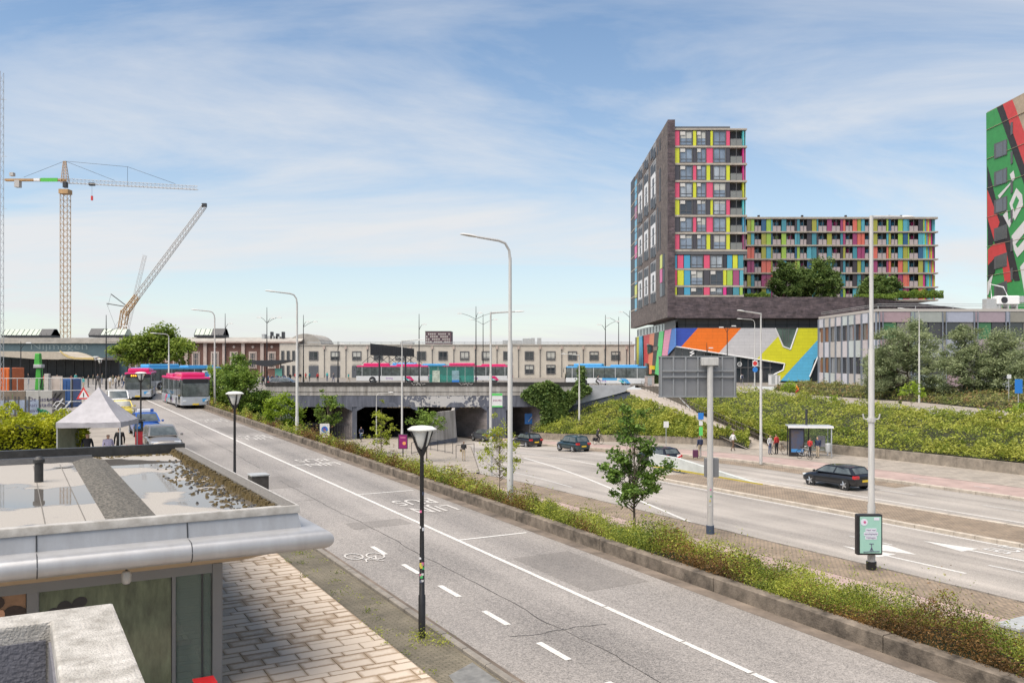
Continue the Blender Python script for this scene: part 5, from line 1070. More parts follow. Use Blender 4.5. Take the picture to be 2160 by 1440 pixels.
while len(pts) < 15000:
    px, py = rg.uniform(1090, 1255), rg.uniform(800, 900)
    if in_poly(px+6*nz3(px*.15, py*.15), py+6*nz3(px*.15, py*.15, 4), ivp):
        d_ = rg.random()**2*0.9+0.3*max(0, nz3(px*.08, py*.08, 9)); q = P(px, py, YB-.1-d_); pts.append(tuple(q))
for _ in range(2600):
    py = rg.uniform(772, 826); q = P(1226+rg.gauss(0, 3.2), py, YB+1.0); pts.append((q.x, q.y+rg.gauss(0, .35), q.z))
iv = tag(leaf_mesh('ivy', pts, 0.26, L_ROOF, None, 0.1, 0.8, 15), 'dark green ivy hanging over the right end of the underpass front', 'ivy')
# weeds at the lamp foot and in the brick strip
pts = []; wr = random.Random(16)
for (s, t, n, r) in [(17.0, 7.45, 260, .22), (16.6, 7.75, 120, .16), (26.9, 6.9, 160, .22), (25.5, 7.3, 60, .12)] + [(wr.uniform(15, 27), wr.uniform(6.7, 7.7), wr.randint(6, 26), .1) for _ in range(46)]:
    for _ in range(n): p = ST(s+wr.gauss(0, r), t+wr.gauss(0, r*.7), 0); ss_ = to_st(p.x, p.y)[0]; pts.append((p.x, p.y, ramp_z(ss_)+.02+abs(wr.gauss(0, r*.5))))
stuff(leaf_mesh('weeds', pts, 0.055, L_HEDGE, None, 0.2, 0.35, 17), 'small weeds growing in the dark brick strip beside the kerb', 'weeds')
# ================================================================== VEHICLES, PEOPLE
def carpaint(name, c, metal=0.3): return mat('paint_'+name, c, 0.32, metal, coat=0.7, var=0.04, vs=1)
def wheel(parent, x, y, r, w_, sgn):
    b = MB(); b.lathe([(r*.7, -w_/2), (r*.94, -w_/2), (r, -w_*.3), (r, w_*.3), (r*.94, w_/2), (r*.7, w_/2)], M_RUBBER, (0, 0, 0), 20, 'y'); o = b.build('wheel', parent, smooth=True); o.location = (x, y, r)
    b = MB(); f = sgn*w_*0.42; b.lathe([(r*.72, f-.01), (r*.72, f+.012), (r*.15, f+.02*sgn)], mat('rim_dark', (0.20, 0.20, 0.21), .4, .6), (0, 0, 0), 18, 'y'); 
    for k in range(5):
        a = k*2*math.pi/5; b.tube((0, f+.02*sgn, 0), (r*.69*math.cos(a), f+.015*sgn, r*.69*math.sin(a)), .045, M_CHROME, .04, 5)
    b.build('rim', o, smooth=True); return o
def car(label, paint, loc, head, L=4.1, W=1.74, Hh=1.46, kind='hatch', group='cars in traffic', plate=True, name='car'):
    """head = direction of travel; local +x is forward"""
    root = thing(name, label, 'van' if kind == 'van' else 'car', loc, math.atan2(head[1], head[0]), group); w = W/2; h = L/2
    if kind == 'van': st_ = [(h, .30, .62, .80), (h*.97, .24, .95, .94), (h*.80, .22, 1.02, .98), (h*.62, .22, 1.12, 1), (h*.2, .22, 1.14, 1), (-h*.5, .22, 1.14, 1), (-h*.95, .24, 1.12, .98), (-h, .34, 1.05, .93)]
    elif kind == 'mini': st_ = [(h, .30, .60, .78), (h*.96, .22, .78, .90), (h*.78, .20, .86, .97), (h*.42, .20, .93, 1), (h*.1, .20, .95, 1), (-h*.5, .20, .96, 1), (-h*.9, .22, .95, .97), (-h, .36, .88, .90)]
    else: st_ = [(h, .32, .58, .72), (h*.95, .22, .70, .90), (h*.78, .20, .80, .97), (h*.44, .20, .92, 1), (h*.1, .20, .95, 1), (-h*.5, .20, .98, 1), (-h*.92, .22, .97, .96), (-h, .36, .88, .88)]
    rings = []
    for x, z0, z1, k in st_: rings.append([(x, -w*k*.86, z0), (x, -w*k*.985, z0+(z1-z0)*.22), (x, -w*k, z0+(z1-z0)*.6), (x, -w*k*.93, z1), (x, 0, z1+.03), (x, w*k*.93, z1), (x, w*k, z0+(z1-z0)*.6), (x, w*k*.985, z0+(z1-z0)*.22), (x, w*k*.86, z0)])
    b = MB(); b.loft(rings, paint); body = b.build('body', root, smooth=True); sb = body.modifiers.new('s', 'SUBSURF'); sb.levels = 1; sb.render_levels = 2
    for e in body.data.polygons: e.use_smooth = True
    zb = .93
    if kind == 'van': xf0, xf1, xr1, xr0 = h*.66, h*.34, -h*.92, -h*.98
    elif kind == 'mini': xf0, xf1, xr1, xr0 = h*.46, h*.24, -h*.74, -h*.92
    else: xf0, xf1, xr1, xr0 = h*.50, h*.14, -h*.72, -h*.93
    if kind == 'van': zb = 1.1
    wb, wr = w*.92, w*.74 if kind != 'van' else w*.84
    F0, F1, R1, R0 = (xf0, wb, zb), (xf1, wr, Hh-.05), (xr1, wr, Hh-.06), (xr0, wb*.97, zb+.02)
    def mir(p): return (p[0], -p[1], p[2])
    b = MB(); mid = ((xf1+xr1)/2, wr*1.02, Hh-.01)
    b.add([F0, F1, mid, R1, R0, mir(F0), mir(F1), mir(mid), mir(R1), mir(R0), (xf1-.05, 0, Hh-.01), (mid[0], 0, Hh+.02), (xr1+.05, 0, Hh-.02)],
          [(0, 1, 2, 3, 4), (5, 9, 8, 7, 6), (0, 5, 6, 10, 1), (1, 10, 11, 2), (10, 6, 7, 11), (2, 11, 12, 3), (11, 7, 8, 12), (3, 12, 8, 9, 4)], paint); cab = b.build('cabin', root, smooth=True)
    def pane(q, name):
        n = (Vector(q[1])-Vector(q[0])).cross(Vector(q[2])-Vector(q[0])).normalized()
        c_ = sum((Vector(p) for p in q), Vector())/len(q)
        if n.dot(c_-Vector((0, 0, .9))) < 0: n = -n
        b = MB(); b.prism([Vector(p)+n*.006 for p in q], n*.008, M_CARGLASS); b.build(name, root)
    def lerp(a, c_, u): return tuple(a[i]+(c_[i]-a[i])*u for i in range(3))
    def quadin(A, B, C_, D_, e0, e1, f0, f1): return [lerp(lerp(A, B, u), lerp(D_, C_, u), v) for u, v in ((e0, f0), (e1, f0), (e1, f1), (e0, f1))]
    pane(quadin(mir(F0), F0, F1, mir(F1), .06, .94, .06, .93), 'windscreen'); pane(quadin(mir(R0), R0, R1, mir(R1), .1, .9, .14, .88), 'rear_window')
    for s_ in (1, -1):
        f = (lambda p: p) if s_ > 0 else mir
        for e0, e1 in (((.05, .47), (.51, .93)) if kind != 'van' else ((.05, .36),)):
            B0, B1 = f(F0), f(R0); T0_, T1_ = f(F1), f(R1); pane(quadin(B0, B1, T1_, T0_, e0, e1, .10, .86), 'side_window')
        b = MB(); b.box((xf0-.12, s_*(w+.07), zb+.06), (.1, .16, .12), paint); b.build('mirror', root, bevel=.03)
        b = MB(); b.box((h*.90, s_*w*.66, .64), (.26, w*.42, .13), M_LAMPG); b.build('headlight', root, bevel=.04)
        b = MB(); b.box((-h*.93, s_*w*.74, .82), (.26, w*.42, .2), M_REDL); b.build('tail_light', root, bevel=.04)
        for x in (h*.62, -h*.60):
            r = .325; b = MB(); b.lathe([(r+.055, -.01), (r+.055, .01)], M_RUBBER, (x, s_*(w*.985), r), 20, 'y'); b.build('wheel_arch', root); wheel(root, x, s_*(w-.085), r, .2, s_)
        b = MB(); b.box((0, s_*(w*.985), .34), (L*.44, .03, .07), M_DARK); b.build('sill', root)
        b = MB(); b.box((-.15, s_*w*.99, .80), (.2, .02, .03), M_DARK); b.build('door_handle', root)
    b = MB(); b.box((h*.985, 0, .36), (.06, W*.62, .12), M_DARK); b.build('grille', root, bevel=.02); b = MB(); b.box((h*.99, 0, .56), (.05, W*.3, .07), M_DARK); b.build('upper_grille', root, bevel=.02)
    if plate:
        for x, z in ((h*1.005, .45), (-h*1.005, .60)): b = MB(); b.box((x, 0, z), (.03, .5, .12), M_PLATE); b.build('number_plate', root)
    return root
P_SIL, P_BLK, P_TEAL, P_BLUE, P_YEL, P_WH, P_GRY = carpaint('silver', (.27, .25, .23), .5), carpaint('black', (.012, .012, .015)), carpaint('teal', (.025, .05, .06), .4), carpaint('blue', (.02, .10, .42)), carpaint('yellow', (.55, .43, .05)), carpaint('white', (.6, .6, .6), 0), carpaint('grey', (.10, .11, .13), .4)
def RP(px, py): v = RAMP(px, py); return v
def LP(px, py, dz=0): return LOW(px, py, dz)
car('silver hatchback parked facing the viewer behind the kiosk roof', P_SIL, RP(352, 958)+D*2.2, -D, 4.3, 1.8, 1.46, group='cars parked by the forecourt')
bc = car('blue learner car with a white roof sign parked behind the red parking meter', P_BLUE, RP(316, 922)+D*2.0, -D, 4.0, 1.72, 1.5, group='cars parked by the forecourt')
b = MB(); b.box((-.1, 0, 1.62), (.28, 1.0, .2), M_WHITE); rs = b.build('roof_sign', bc, bevel=.02); text('L', M_WHITE, .2, (.05, .38, 1.55), (0, 1, 0), (0, 0, 1), 'lettering', bc); b = MB(); b.box((.06, .38, 1.63), (.02, .2, .2), P_BLUE); b.build('sign_panel', bc)
car('yellow hatchback parked behind the market tent peak', P_YEL, RP(262, 884)+D*1.9, -D, 3.7, 1.65, 1.45, 'mini', group='cars parked by the forecourt')
car('white van parked behind the yellow hatchback', P_WH, RP(252, 868)+D*2.2, -D, 4.6, 1.85, 1.85, 'van', group='cars parked by the forecourt')
car('black five-door hatchback driving past the tall advertising pole', P_BLK, LP(1765, 1026), D, 4.25, 1.77, 1.43)
car('dark compact car with pale roof partly hidden by the maple', P_BLK, LP(1389, 980), D, 3.7, 1.7, 1.41, 'mini')
car('dark teal rounded small car driving towards the underpass', P_TEAL, LP(1209, 951), D, 3.7, 1.66, 1.54, 'mini')
car('black small hatchback with red tail lights nearing the underpass', P_BLK, LP(1112, 941), D, 3.95, 1.68, 1.46)
car('dark car entering the third bore of the underpass', P_GRY, LP(1022, 930), D, 4.2, 1.74, 1.46)
car('grey car on the deck above the bright bush', P_GRY, P(602, 0, 121)*1+Vector((0, 0, PLZ-P(602, 0, 121).z)), (1, -.1, 0), 4.5, 1.78, 1.48)
# ---------------------------------------------------------------- buses
M_BUSW = mat('bus_white', (0.56, 0.57, 0.58), 0.35, coat=.5, var=.05); M_MAG = mat('bus_magenta', (0.56, 0.012, 0.13), .4, coat=.4); M_BLU = mat('bus_blue', (0.06, .30, .58), .4, coat=.4); M_BSIL = mat('bus_silver', (.45, .47, .50), .35, .3, coat=.4)
M_LED = mat('led_orange', (.9, .35, .02), .5, emit=1.2); M_TEALS = mat('bus_teal', (.05, .42, .45), .4)
def bus(label, loc, head, roof=M_MAG, L=12.0, low=M_BUSW, ads=True, name='bus', dest=True):
    root = thing(name, label, 'bus', loc, math.atan2(head[1], head[0]), 'city buses'); W, H0, H1 = 2.55, .32, 2.85; h = L/2; w = W/2
    b = MB(); b.box((0, 0, (H0+1.15)/2), (L, W, 1.15-H0), low); b.build('lower_body', root, bevel=.08)
    b = MB(); b.box((-.02, 0, 1.9), (L-.06, W-.03, 1.55), M_CARGLASS); b.build('window_band', root, bevel=.1)
    b = MB(); b.box((0, 0, 2.76), (L-.02, W, .26), roof); b.build('roof', root, bevel=.1)
    b = MB(); b.box((h*.45, 0, 3.08), (L*.36, W*.82, .44), roof); b.build('roof_pod', root, bevel=.16); b = MB(); b.box((-h*.45, 0, 3.0), (L*.34, W*.8, .26), roof); b.build('roof_pod', root, bevel=.1)
    for s_ in (1, -1):
        for k in range(7):
            x = h*.84-k*L*.135; b = MB(); b.box((x, s_*(w-.012), 1.9), (.07, .02, 1.5), M_BLACK if k % 2 else low); b.build('window_pillar', root)
        for x in (h*.55, -h*.48):
            b = MB(); b.lathe([(.56, -.01), (.56, .012)], M_BLACK, (x, s_*(w-.005), .5), 20, 'y'); b.build('wheel_arch', root); wheel(root, x, s_*(w-.16), .48, .3, s_)
        b = MB(); b.prism([(-h*.62, s_*(w+.004), .4), (-h*.52, s_*(w+.004), .4), (-h*.34, s_*(w+.004), 1.1), (-h*.5, s_*(w+.004), 1.1)], (0, s_*.006, 0), roof); b.build('swoosh', root)
        b = MB(); b.prism([(-h*.52, s_*(w+.004), .4), (-h*.44, s_*(w+.004), .4), (-h*.3, s_*(w+.004), .85), (-h*.36, s_*(w+.004), .85)], (0, s_*.006, 0), M_TEALS); b.build('swoosh', root)
        b = MB(); b.path([(h-.15, s_*w, 2.75), (h+.3, s_*(w+.12), 2.6), (h+.32, s_*(w+.2), 2.0)], [.03, .03, .07], M_BLACK, 6); b.build('mirror', root)
        b = MB(); b.box((h-.02, s_*w*.76, .72), (.1, .36, .2), M_LAMPG); b.build('headlight', root, bevel=.05)
        b = MB(); b.box((-h, s_*w*.86, .95), (.06, .2, .5), M_REDL); b.build('tail_light', root, bevel=.02)
        text('breng', mat('bus_lettering', (.25, .10, .35), .5), .5, (h*.08, s_*(w+.006), .62), (s_*-1, 0, 0), (0, 0, 1), 'lettering', root)
    b = MB(); b.box((h-.015, 0, 1.72), (.06, W-.22, 1.25), M_CARGLASS); b.build('windscreen', root, bevel=.05)
    b = MB(); b.box((h+.0, 0, 2.55), (.08, W-.3, .36), M_BLACK); b.build('destination_box', root, bevel=.04)
    if dest:
        for k in range(7): b = MB(); b.box((h+.045, -.6+.2*k, 2.55), (.012, .13-.03*(k % 2), .16), M_LED); b.build('destination_segment', root)
    b = MB(); b.box((h+.01, 0, .42), (.05, .55, .13), M_PLATE); b.build('number_plate', root)
    b = MB(); b.lathe([(.12, 0), (.12, .02)], M_CHROME, (h+.01, 0, .9), 12, 'y'); em = b.build('emblem', root); em.rotation_euler = (0, 0, rad(90)); em.location = (h+.01, 0, 0)
    for v in em.data.vertices: v.co.x -= h+.01
    b = MB(); b.prism([(h+.012, .55, .9), (h+.012, .95, .95), (h+.012, .9, .72), (h+.012, .6, .62)], (.008, 0, 0), M_BLU); b.build('swoosh', root)
    for x in (h*.82, 0.2): b = MB(); b.box((x, -(w+.002), 1.42), (1.15, .03, 2.0), M_CARGLASS); d_ = b.build('door', root); b = MB(); b.box((x, -(w+.02), 1.42), (.05, .02, 2.0), M_BLACK); b.build('door_post', d_)
    if ads:
        for s_ in (1, -1): b = MB(); b.box((-h*.1, s_*(w+.004), .98), (2.2, .012, .32), M_BLU); b.build('side_banner', root)
    return root
f_ = RP(413, 862); bus('silver and magenta bus driving down the bus road', f_+D*6.0, -D, low=M_BSIL, dest=False)
f_ = RP(291, 844); hd = (Vector((.33, -.94, 0))).normalized(); bus('magenta-roofed bus waiting behind the white van', f_-hd*6.0, hd, low=M_BSIL)
c_ = P(378, 0, 117); c_.z = PLZ; bus('blue-roofed bus turning behind the two magenta buses', c_, Vector((-.62, -.78, 0)), M_BLU, low=M_BSIL)
c_ = P(829, 0, 150); c_.z = PLZ; bus('magenta and white bus standing left of the green glass shelter', c_, (-1, -.03, 0), ads=False)
c_ = P(1008, 0, 152); c_.z = PLZ; bus('magenta and white bus half hidden by the green glass shelter', c_, (-1, 0.02, 0), ads=False)
c_ = P(1280, 0, 133); c_.z = PLZ; bus('white and blue bus on the right end of the deck', c_, (-.97, .25, 0), M_BLU)
c_ = P(885, 0, 163); c_.z = PLZ; bus('blue-roofed bus standing behind the magenta bus on the deck', c_, (-1, 0, 0), M_BLU, ads=False)
# ---------------------------------------------------------------- people
M_SKIN = mat('skin', (.45, .27, .19), .6); 
def cl(name, c): return mat('cloth_'+name, c, .85, var=.15, vs=6)
C = dict(black=cl('black', (.015, .015, .018)), navy=cl('navy', (.02, .03, .07)), white=cl('white', (.55, .55, .55)), lilac=cl('lilac', (.42, .38, .52)), red=cl('red', (.42, .03, .03)), beige=cl('beige', (.40, .33, .24)), grey=cl('grey', (.12, .12, .13)), olive=cl('olive', (.09, .09, .06)), jean=cl('jean', (.06, .09, .17)), brown=cl('brown', (.12, .07, .04)), blond=cl('blond', (.42, .30, .13)), teal=cl('teal', (.05, .30, .30)), hiviz=cl('hiviz', (.75, .25, .02)))
M_HAIR = mat('hair_dark', (.03, .022, .016), .7); 
POSES = {
 'stand': dict(hipL=(.0, .09, .92), kneeL=(.02, .10, .50), ankL=(0, .10, .09), toeL=(.16, .11, .04), kneeR=(.0, -.10, .50), ankR=(-.03, -.10, .09), toeR=(.13, -.12, .04), elbL=(-.03, .25, 1.12), hanL=(.08, .24, .88), elbR=(-.03, -.25, 1.12), hanR=(.08, -.24, .88)),
 'walk': dict(hipL=(0, .09, .92), kneeL=(.18, .09, .52), ankL=(.24, .09, .10), toeL=(.39, .10, .06), kneeR=(-.04, -.09, .50), ankR=(-.32, -.09, .16), toeR=(-.22, -.10, .04), elbL=(-.14, .24, 1.14), hanL=(-.06, .24, .90), elbR=(.08, -.24, 1.13), hanR=(.26, -.22, .98)),
 'phone': dict(hipL=(0, .09, .92), kneeL=(.02, .10, .50), ankL=(0, .10, .09), toeL=(.15, .11, .04), kneeR=(0, -.10, .5), ankR=(0, -.10, .09), toeR=(.15, -.11, .04), elbL=(.02, .25, 1.12), hanL=(.26, .10, 1.22), elbR=(.0, -.25, 1.12), hanR=(.25, -.06, 1.18)),
 'cycle': dict(hipL=(-.12, .09, .98), kneeL=(.24, .10, .78), ankL=(.12, .10, .40), toeL=(.26, .10, .34), kneeR=(.20, -.10, .66), ankR=(.02, -.10, .22), toeR=(.16, -.10, .18), elbL=(.20, .24, 1.24), hanL=(.46, .22, 1.10), elbR=(.20, -.24, 1.24), hanR=(.46, -.22, 1.10)),
 'sit': dict(hipL=(-.05, .09, .50), kneeL=(.38, .10, .50), ankL=(.40, .10, .09), toeL=(.55, .11, .04), kneeR=(.38, -.10, .5), ankR=(.36, -.10, .09), toeR=(.51, -.11, .04), elbL=(.05, .25, .72), hanL=(.26, .2, .60), elbR=(.05, -.25, .72), hanR=(.26, -.2, .60))}
def person(label, loc, head, pose, top, bottom, hair=M_HAIR, height=1.74, shoe=None, group=None, bag=None, long_hair=False, name='person'):
    q = POSES[pose]; dz = {'sit': -.42, 'cycle': .04}.get(pose, 0); dx = {'cycle': .12, 'sit': 0}.get(pose, 0)
    J = {'pel': (q['hipL'][0], 0, .95+dz), 'wai': (q['hipL'][0]+.01+dx*.3, 0, 1.10+dz), 'che': (.02+dx-.0+(q['hipL'][0] if pose == 'cycle' else 0)*.4, 0, 1.32+dz), 'nek': (.02+dx, 0, 1.48+dz), 'nk2': (.03+dx, 0, 1.54+dz), 'hd0': (.045+dx, 0, 1.61+dz), 'hd1': (.05+dx, 0, 1.70+dz)}
    hp = q['hipL']; J['hL'] = (hp[0], .09, hp[2]); J['hR'] = (hp[0], -.09, hp[2])
    J['sL'] = (J['che'][0]+.0, .175, 1.42+dz); J['sR'] = (J['che'][0], -.175, 1.42+dz)
    for n_ in ('kneeL', 'ankL', 'toeL', 'kneeR', 'ankR', 'toeR', 'elbL', 'elbR', 'hanL', 'hanR'): J[n_] = q[n_]
    for s_ in 'LR':
        a, c_ = Vector(J['elb'+s_]), Vector(J['han'+s_]); J['fin'+s_] = tuple(c_+(c_-a).normalized()*.09)
    R_ = dict(pel=(.145, .12), wai=(.135, .105), che=(.155, .12), nek=(.065, .06), nk2=(.055, .055), hd0=(.078, .088), hd1=(.078, .092), hL=(.095, .095), hR=(.095, .095), sL=(.07, .07), sR=(.07, .07))
    for s_ in 'LR': R_.update({'knee'+s_: (.062, .062), 'ank'+s_: (.045, .045), 'toe'+s_: (.042, .035), 'elb'+s_: (.048, .048), 'han'+s_: (.036, .036), 'fin'+s_: (.032, .022)})
    Ed = [('pel', 'wai'), ('wai', 'che'), ('che', 'nek'), ('nek', 'nk2'), ('nk2', 'hd0'), ('hd0', 'hd1'), ('pel', 'hL'), ('pel', 'hR'), ('che', 'sL'), ('che', 'sR')]
    for s_ in 'LR': Ed += [('h'+s_, 'knee'+s_), ('knee'+s_, 'ank'+s_), ('ank'+s_, 'toe'+s_), ('s'+s_, 'elb'+s_), ('elb'+s_, 'han'+s_), ('han'+s_, 'fin'+s_)]
    ks = list(J); me = bpy.data.meshes.new('skel'); me.from_pydata([J[k] for k in ks], [(ks.index(a), ks.index(c_)) for a, c_ in Ed], [])
    o = bpy.data.objects.new('skel', me); COL.objects.link(o); sk = o.modifiers.new('skin', 'SKIN'); sk.use_smooth_shade = True; ss2 = o.modifiers.new('s', 'SUBSURF'); ss2.levels = 1; ss2.render_levels = 1
    for i, k in enumerate(ks): me.skin_vertices[0].data[i].radius = R_[k]
    me.skin_vertices[0].data[ks.index('pel')].use_root = True
    dg = bpy.context.evaluated_depsgraph_get(); m2 = bpy.data.meshes.new_from_object(o.evaluated_get(dg)); bpy.data.objects.remove(o)
    for m_ in (M_SKIN, hair, top, bottom, shoe or M_RUBBER): m2.materials.append(m_)
    segs = [(Vector(J[a]), Vector(J[c_]), a, c_) for a, c_ in Ed]
    for pg in m2.polygons:
        c_ = pg.center; best = None; bd = 9
        for A, B, a, e_ in segs:
            ab = B-A; u = max(0, min(1, (c_-A).dot(ab)/max(1e-9, ab.length_squared))); dd = (c_-A-ab*u).length
            if dd < bd: bd = dd; best = (a, e_)
        a, e_ = best
        if e_ in ('hd0', 'hd1', 'nk2'):
            hz = J['hd0'][2]; pg.material_index = 1 if (c_.z > hz+.10 or (c_.x < J['hd0'][0]-.02 and c_.z > (hz-.12 if long_hair else hz-.02))) else 0
        elif e_.startswith('fin') : pg.material_index = 0
        elif e_.startswith('toe'): pg.material_index = 4
        elif a[0] in 'hk' and a not in ('hd0',) or (a == 'pel' and e_ in ('hL', 'hR')): pg.material_index = 3
        else: pg.material_index = 2
        pg.use_smooth = True
    root = thing(name, label, 'person', loc, math.atan2(head[1], head[0]), group); root.scale = (height/1.78,)*3
    m2.name = 'body'; link('body', m2, root)
    b = MB(); b.lathe([(.012, 0), (.012, .03)], M_SKIN, (J['hd0'][0]+.085, 0, J['hd0'][2]+.02), 6); b.build('nose', root)
    if bag == 'pack': b = MB(); b.box((J['che'][0]-.2, 0, 1.25+dz), (.18, .3, .42), C['navy']); b.build('backpack', root, bevel=.05)
    if bag == 'shoulder': b = MB(); b.box((.0, .26, .92), (.26, .1, .24), C['brown']); b.build('handbag', root, bevel=.04); b = MB(); b.path([(0, .26, 1.03), (0, .2, 1.45), (.02, .05, 1.47)], .012, C['brown'], 5); b.build('strap', root)
    return root
def sid(v, z): return Vector((v.x, v.y, z))
tocam = Vector((.45, -.9, 0))
person('man in a black jacket standing under the market tent', RP(184, 990), tocam, 'stand', C['black'], C['grey'], height=1.80)
person('man in a lilac shirt with a dark backpack under the market tent', RP(228, 990), tocam, 'walk', C['lilac'], C['jean'], bag='pack', height=1.76)
person('person in dark clothes behind the red and white beacon', RP(252, 968), -tocam, 'stand', C['black'], C['black'], height=1.7)
person('woman in black top and beige trousers on the paved corner holding a bag', LP(978, 972, .1), (.3, .9, 0), 'phone', C['black'], C['beige'], hair=C['brown'], bag='shoulder', height=1.68, long_hair=True)
person('traveller in navy jacket with a plum suitcase on the far pavement', LP(1476, 963, .12), D, 'stand', C['navy'], C['beige'], bag='pack')
person('walker in a white shirt and dark vest at the walkway wall', LP(1546, 951, .12), E, 'walk', C['white'], C['brown'])
person('woman in white with a pale bag left of the red jacket', LP(1624, 958, .12), -D, 'stand', C['white'], C['jean'], hair=C['blond'], long_hair=True, height=1.66)
person('man in a red jacket standing over his bicycle near the shelter', LP(1638, 958, .12), D, 'stand', C['red'], C['black'])
person('person in a dark red jacket waiting in front of the shelter', LP(1708, 966, .12), E, 'phone', C['red'], C['black'], height=1.66)
person('man in a navy jacket and beige trousers before the shelter bench', LP(1725, 966, .12), -E, 'stand', C['navy'], C['beige'], bag='pack')
g = STL[4].lerp(STR[4], .2); person('person in black walking on the side street past the sapling', P(1899, 871, 84.5), (.3, -.95, 0), 'walk', C['black'], C['white'], height=1.6)
p_ = P(1565, 0, 138); p_.z = 4.1; person('person with a teal backpack crossing before the podium glazing', p_, (0, 1, 0), 'walk', C['white'], C['grey'], bag='pack')
rg = random.Random(77); EX = [(196, 138), (206, 132), (215, 141), (238, 134), (258, 140), (150, 128), (120, 136), (92, 131), (60, 138), (270, 128), (160, 140), (548, 140), (592, 141), (600, 139)]; tops = ['black', 'navy', 'white', 'grey', 'red', 'jean', 'beige', 'olive', 'teal']
lab_a = ['dark', 'navy', 'white', 'grey', 'red', 'blue', 'beige', 'olive', 'teal']
spots = [(612, 150), (624, 152), (633, 150), (645, 153), (653, 158), (670, 156), (690, 160), (703, 151), (735, 149), (1073, 145), (1194, 148), (176, 118), (186, 124), (232, 121), (244, 118), (251, 126), (262, 119), (168, 112), (556, 128), (566, 131), (574, 127), (584, 133)]
spots = sorted(spots+EX)
names9 = {}
for i, (px, Y) in enumerate(spots):
    c_ = P(px, 0, Y); c_.z = PLZ; ti = (i*4+i//3) % 9; bt = ['jean', 'black', 'grey', 'beige'][(i*3+i//4) % 4]; ht = 1.62+.21*rg.random()
    zone = 'station entrance' if px < 215 else 'plane tree' if px < 300 else 'bus stop canopy' if px < 640 else 'cream building doors' if px < 800 else 'deck edge'
    key = (zone, ti, bt); n_ = names9.get(key, 0); names9[key] = n_+1
    person('distant pedestrian near the %s in %s top and %s trousers%s' % (zone, lab_a[ti], {'jean': 'blue', 'black': 'black', 'grey': 'grey', 'beige': 'beige'}[bt], '' if n_ == 0 else ', farther right'), c_, (rg.uniform(-1, 1), rg.uniform(-1, 1), 0), rg.choice(['stand', 'walk']), C[tops[ti]], C[bt], height=ht, group='people on the station square')
# ---------------------------------------------------------------- bicycles
def bicycle(label, loc, head, col=M_DARK, rider=None, name='bicycle'):
    root = thing(name, label, 'bicycle', loc, math.atan2(head[1], head[0]), 'bicycles')
    for x in (-.53, .53):
        b = MB(); n = 22
        b.path([(x+.34*math.cos(2*math.pi*i/n), 0, .35+.34*math.sin(2*math.pi*i/n)) for i in range(n+1)], .018, M_RUBBER, 5); wq = b.build('wheel', root); b = MB()
        for i in range(8): b.tube((x, 0, .35), (x+.33*math.cos(i*math.pi/4), 0, .35+.33*math.sin(i*math.pi/4)), .004, M_CHROME, n=3)
        b.build('spokes', wq)
    b = MB(); bb = (-.08, 0, .3); st_ = (-.22, 0, .86); hd = (.38, 0, .86)
    for a, c_ in ((bb, st_), (bb, hd), (st_, (.36, 0, .80)), (bb, (-.53, 0, .35)), ((-.2, 0, .78), (-.53, 0, .35)), ((.36, 0, .98), (.53, 0, .35))): b.tube(a, c_, .018, col, n=6)
    b.build('frame', root); b = MB(); b.box((-.23, 0, .92), (.26, .16, .07), M_BLACK); b.build('saddle', root, bevel=.03)
    b = MB(); b.path([(.26, .27, 1.03), (.36, .2, 1.06), (.37, 0, 1.0), (.36, -.2, 1.06), (.26, -.27, 1.03)], .014, M_CHROME, 6); b.build('handlebar', root)
    b = MB(); b.box((-.55, 0, .74), (.34, .12, .02), M_DARK); b.build('carrier', root); return root
def cyclist(lp, head, top, bottom, lab1, lab2, bags=False, hair=M_HAIR):
    bk = bicycle(lab2, lp, head); 
    if bags:
        for s_ in (1, -1): b = MB(); b.box((-.55, s_*.14, .55), (.34, .12, .32), C['black']); b.build('pannier', bk, bevel=.03)
    h_ = Vector((head[0], head[1], 0)).normalized(); person(lab1, lp-h_*.12+Vector((0, 0, .02)), head, 'cycle', C[top], C[bottom], hair=hair)
cyclist(LP(1262, 937, .12), D*.3+E*.95, 'black', 'black', 'cyclist in black on the far red cycle path', 'black bicycle with panniers on the far red cycle path', True)
cyclist(LP(762, 931, .1), (.2, -1, 0), 'navy', 'jean', 'cyclist in navy riding out of the second bore', 'bicycle ridden out of the second bore')
c_ = P(1261, 0, 119); c_.z = PLZ; cyclist(c_, (1, .1, 0), 'grey', 'black', 'cyclist on the deck passing the white and blue bus', 'bicycle on the deck before the white and blue bus')
c_ = P(1657, 845, 112); c_.z = STL[3].z+.02; cyclist(c_+Vector((1.4, 0, .05)), (-1, .4, 0), 'hiviz', 'red', 'cargo-bicycle rider in orange on the side street', 'red cargo bicycle on the side street', True, C['blond'])
bicycle('bicycle held by the man in the red jacket', LP(1645, 958, .12), D, C['brown']); bicycle('grey bicycle leaning beside the shelter panel', LP(1697, 968, .12), -D, M_STEEL)
for i, (px, py) in enumerate([(104, 912), (117, 920), (128, 918), (150, 915), (160, 905)]): bicycle('parked bicycle %s in the row by the printed hoarding' % ['leftmost', 'second', 'third', 'fourth', 'rightmost'][i], RP(px, py), (-.4+.1*i, 1, 0), [C['red'], M_BLACK, M_BLACK, M_DARK, M_STEEL][i])
su = thing('suitcase', 'plum suitcase beside the traveller in the navy jacket', 'suitcase', LP(1467, 966, .12)); b = MB(); b.box((0, 0, .37), (.42, .26, .6), mat('plum_case', (.09, .02, .06), .5)); b.build('shell', su, bevel=.04); b = MB(); b.path([(-.12, .1, .66), (-.12, .1, 1.0), (.12, .1, 1.0), (.12, .1, .66)], .012, M_STEEL, 5); b.build('handle', su)
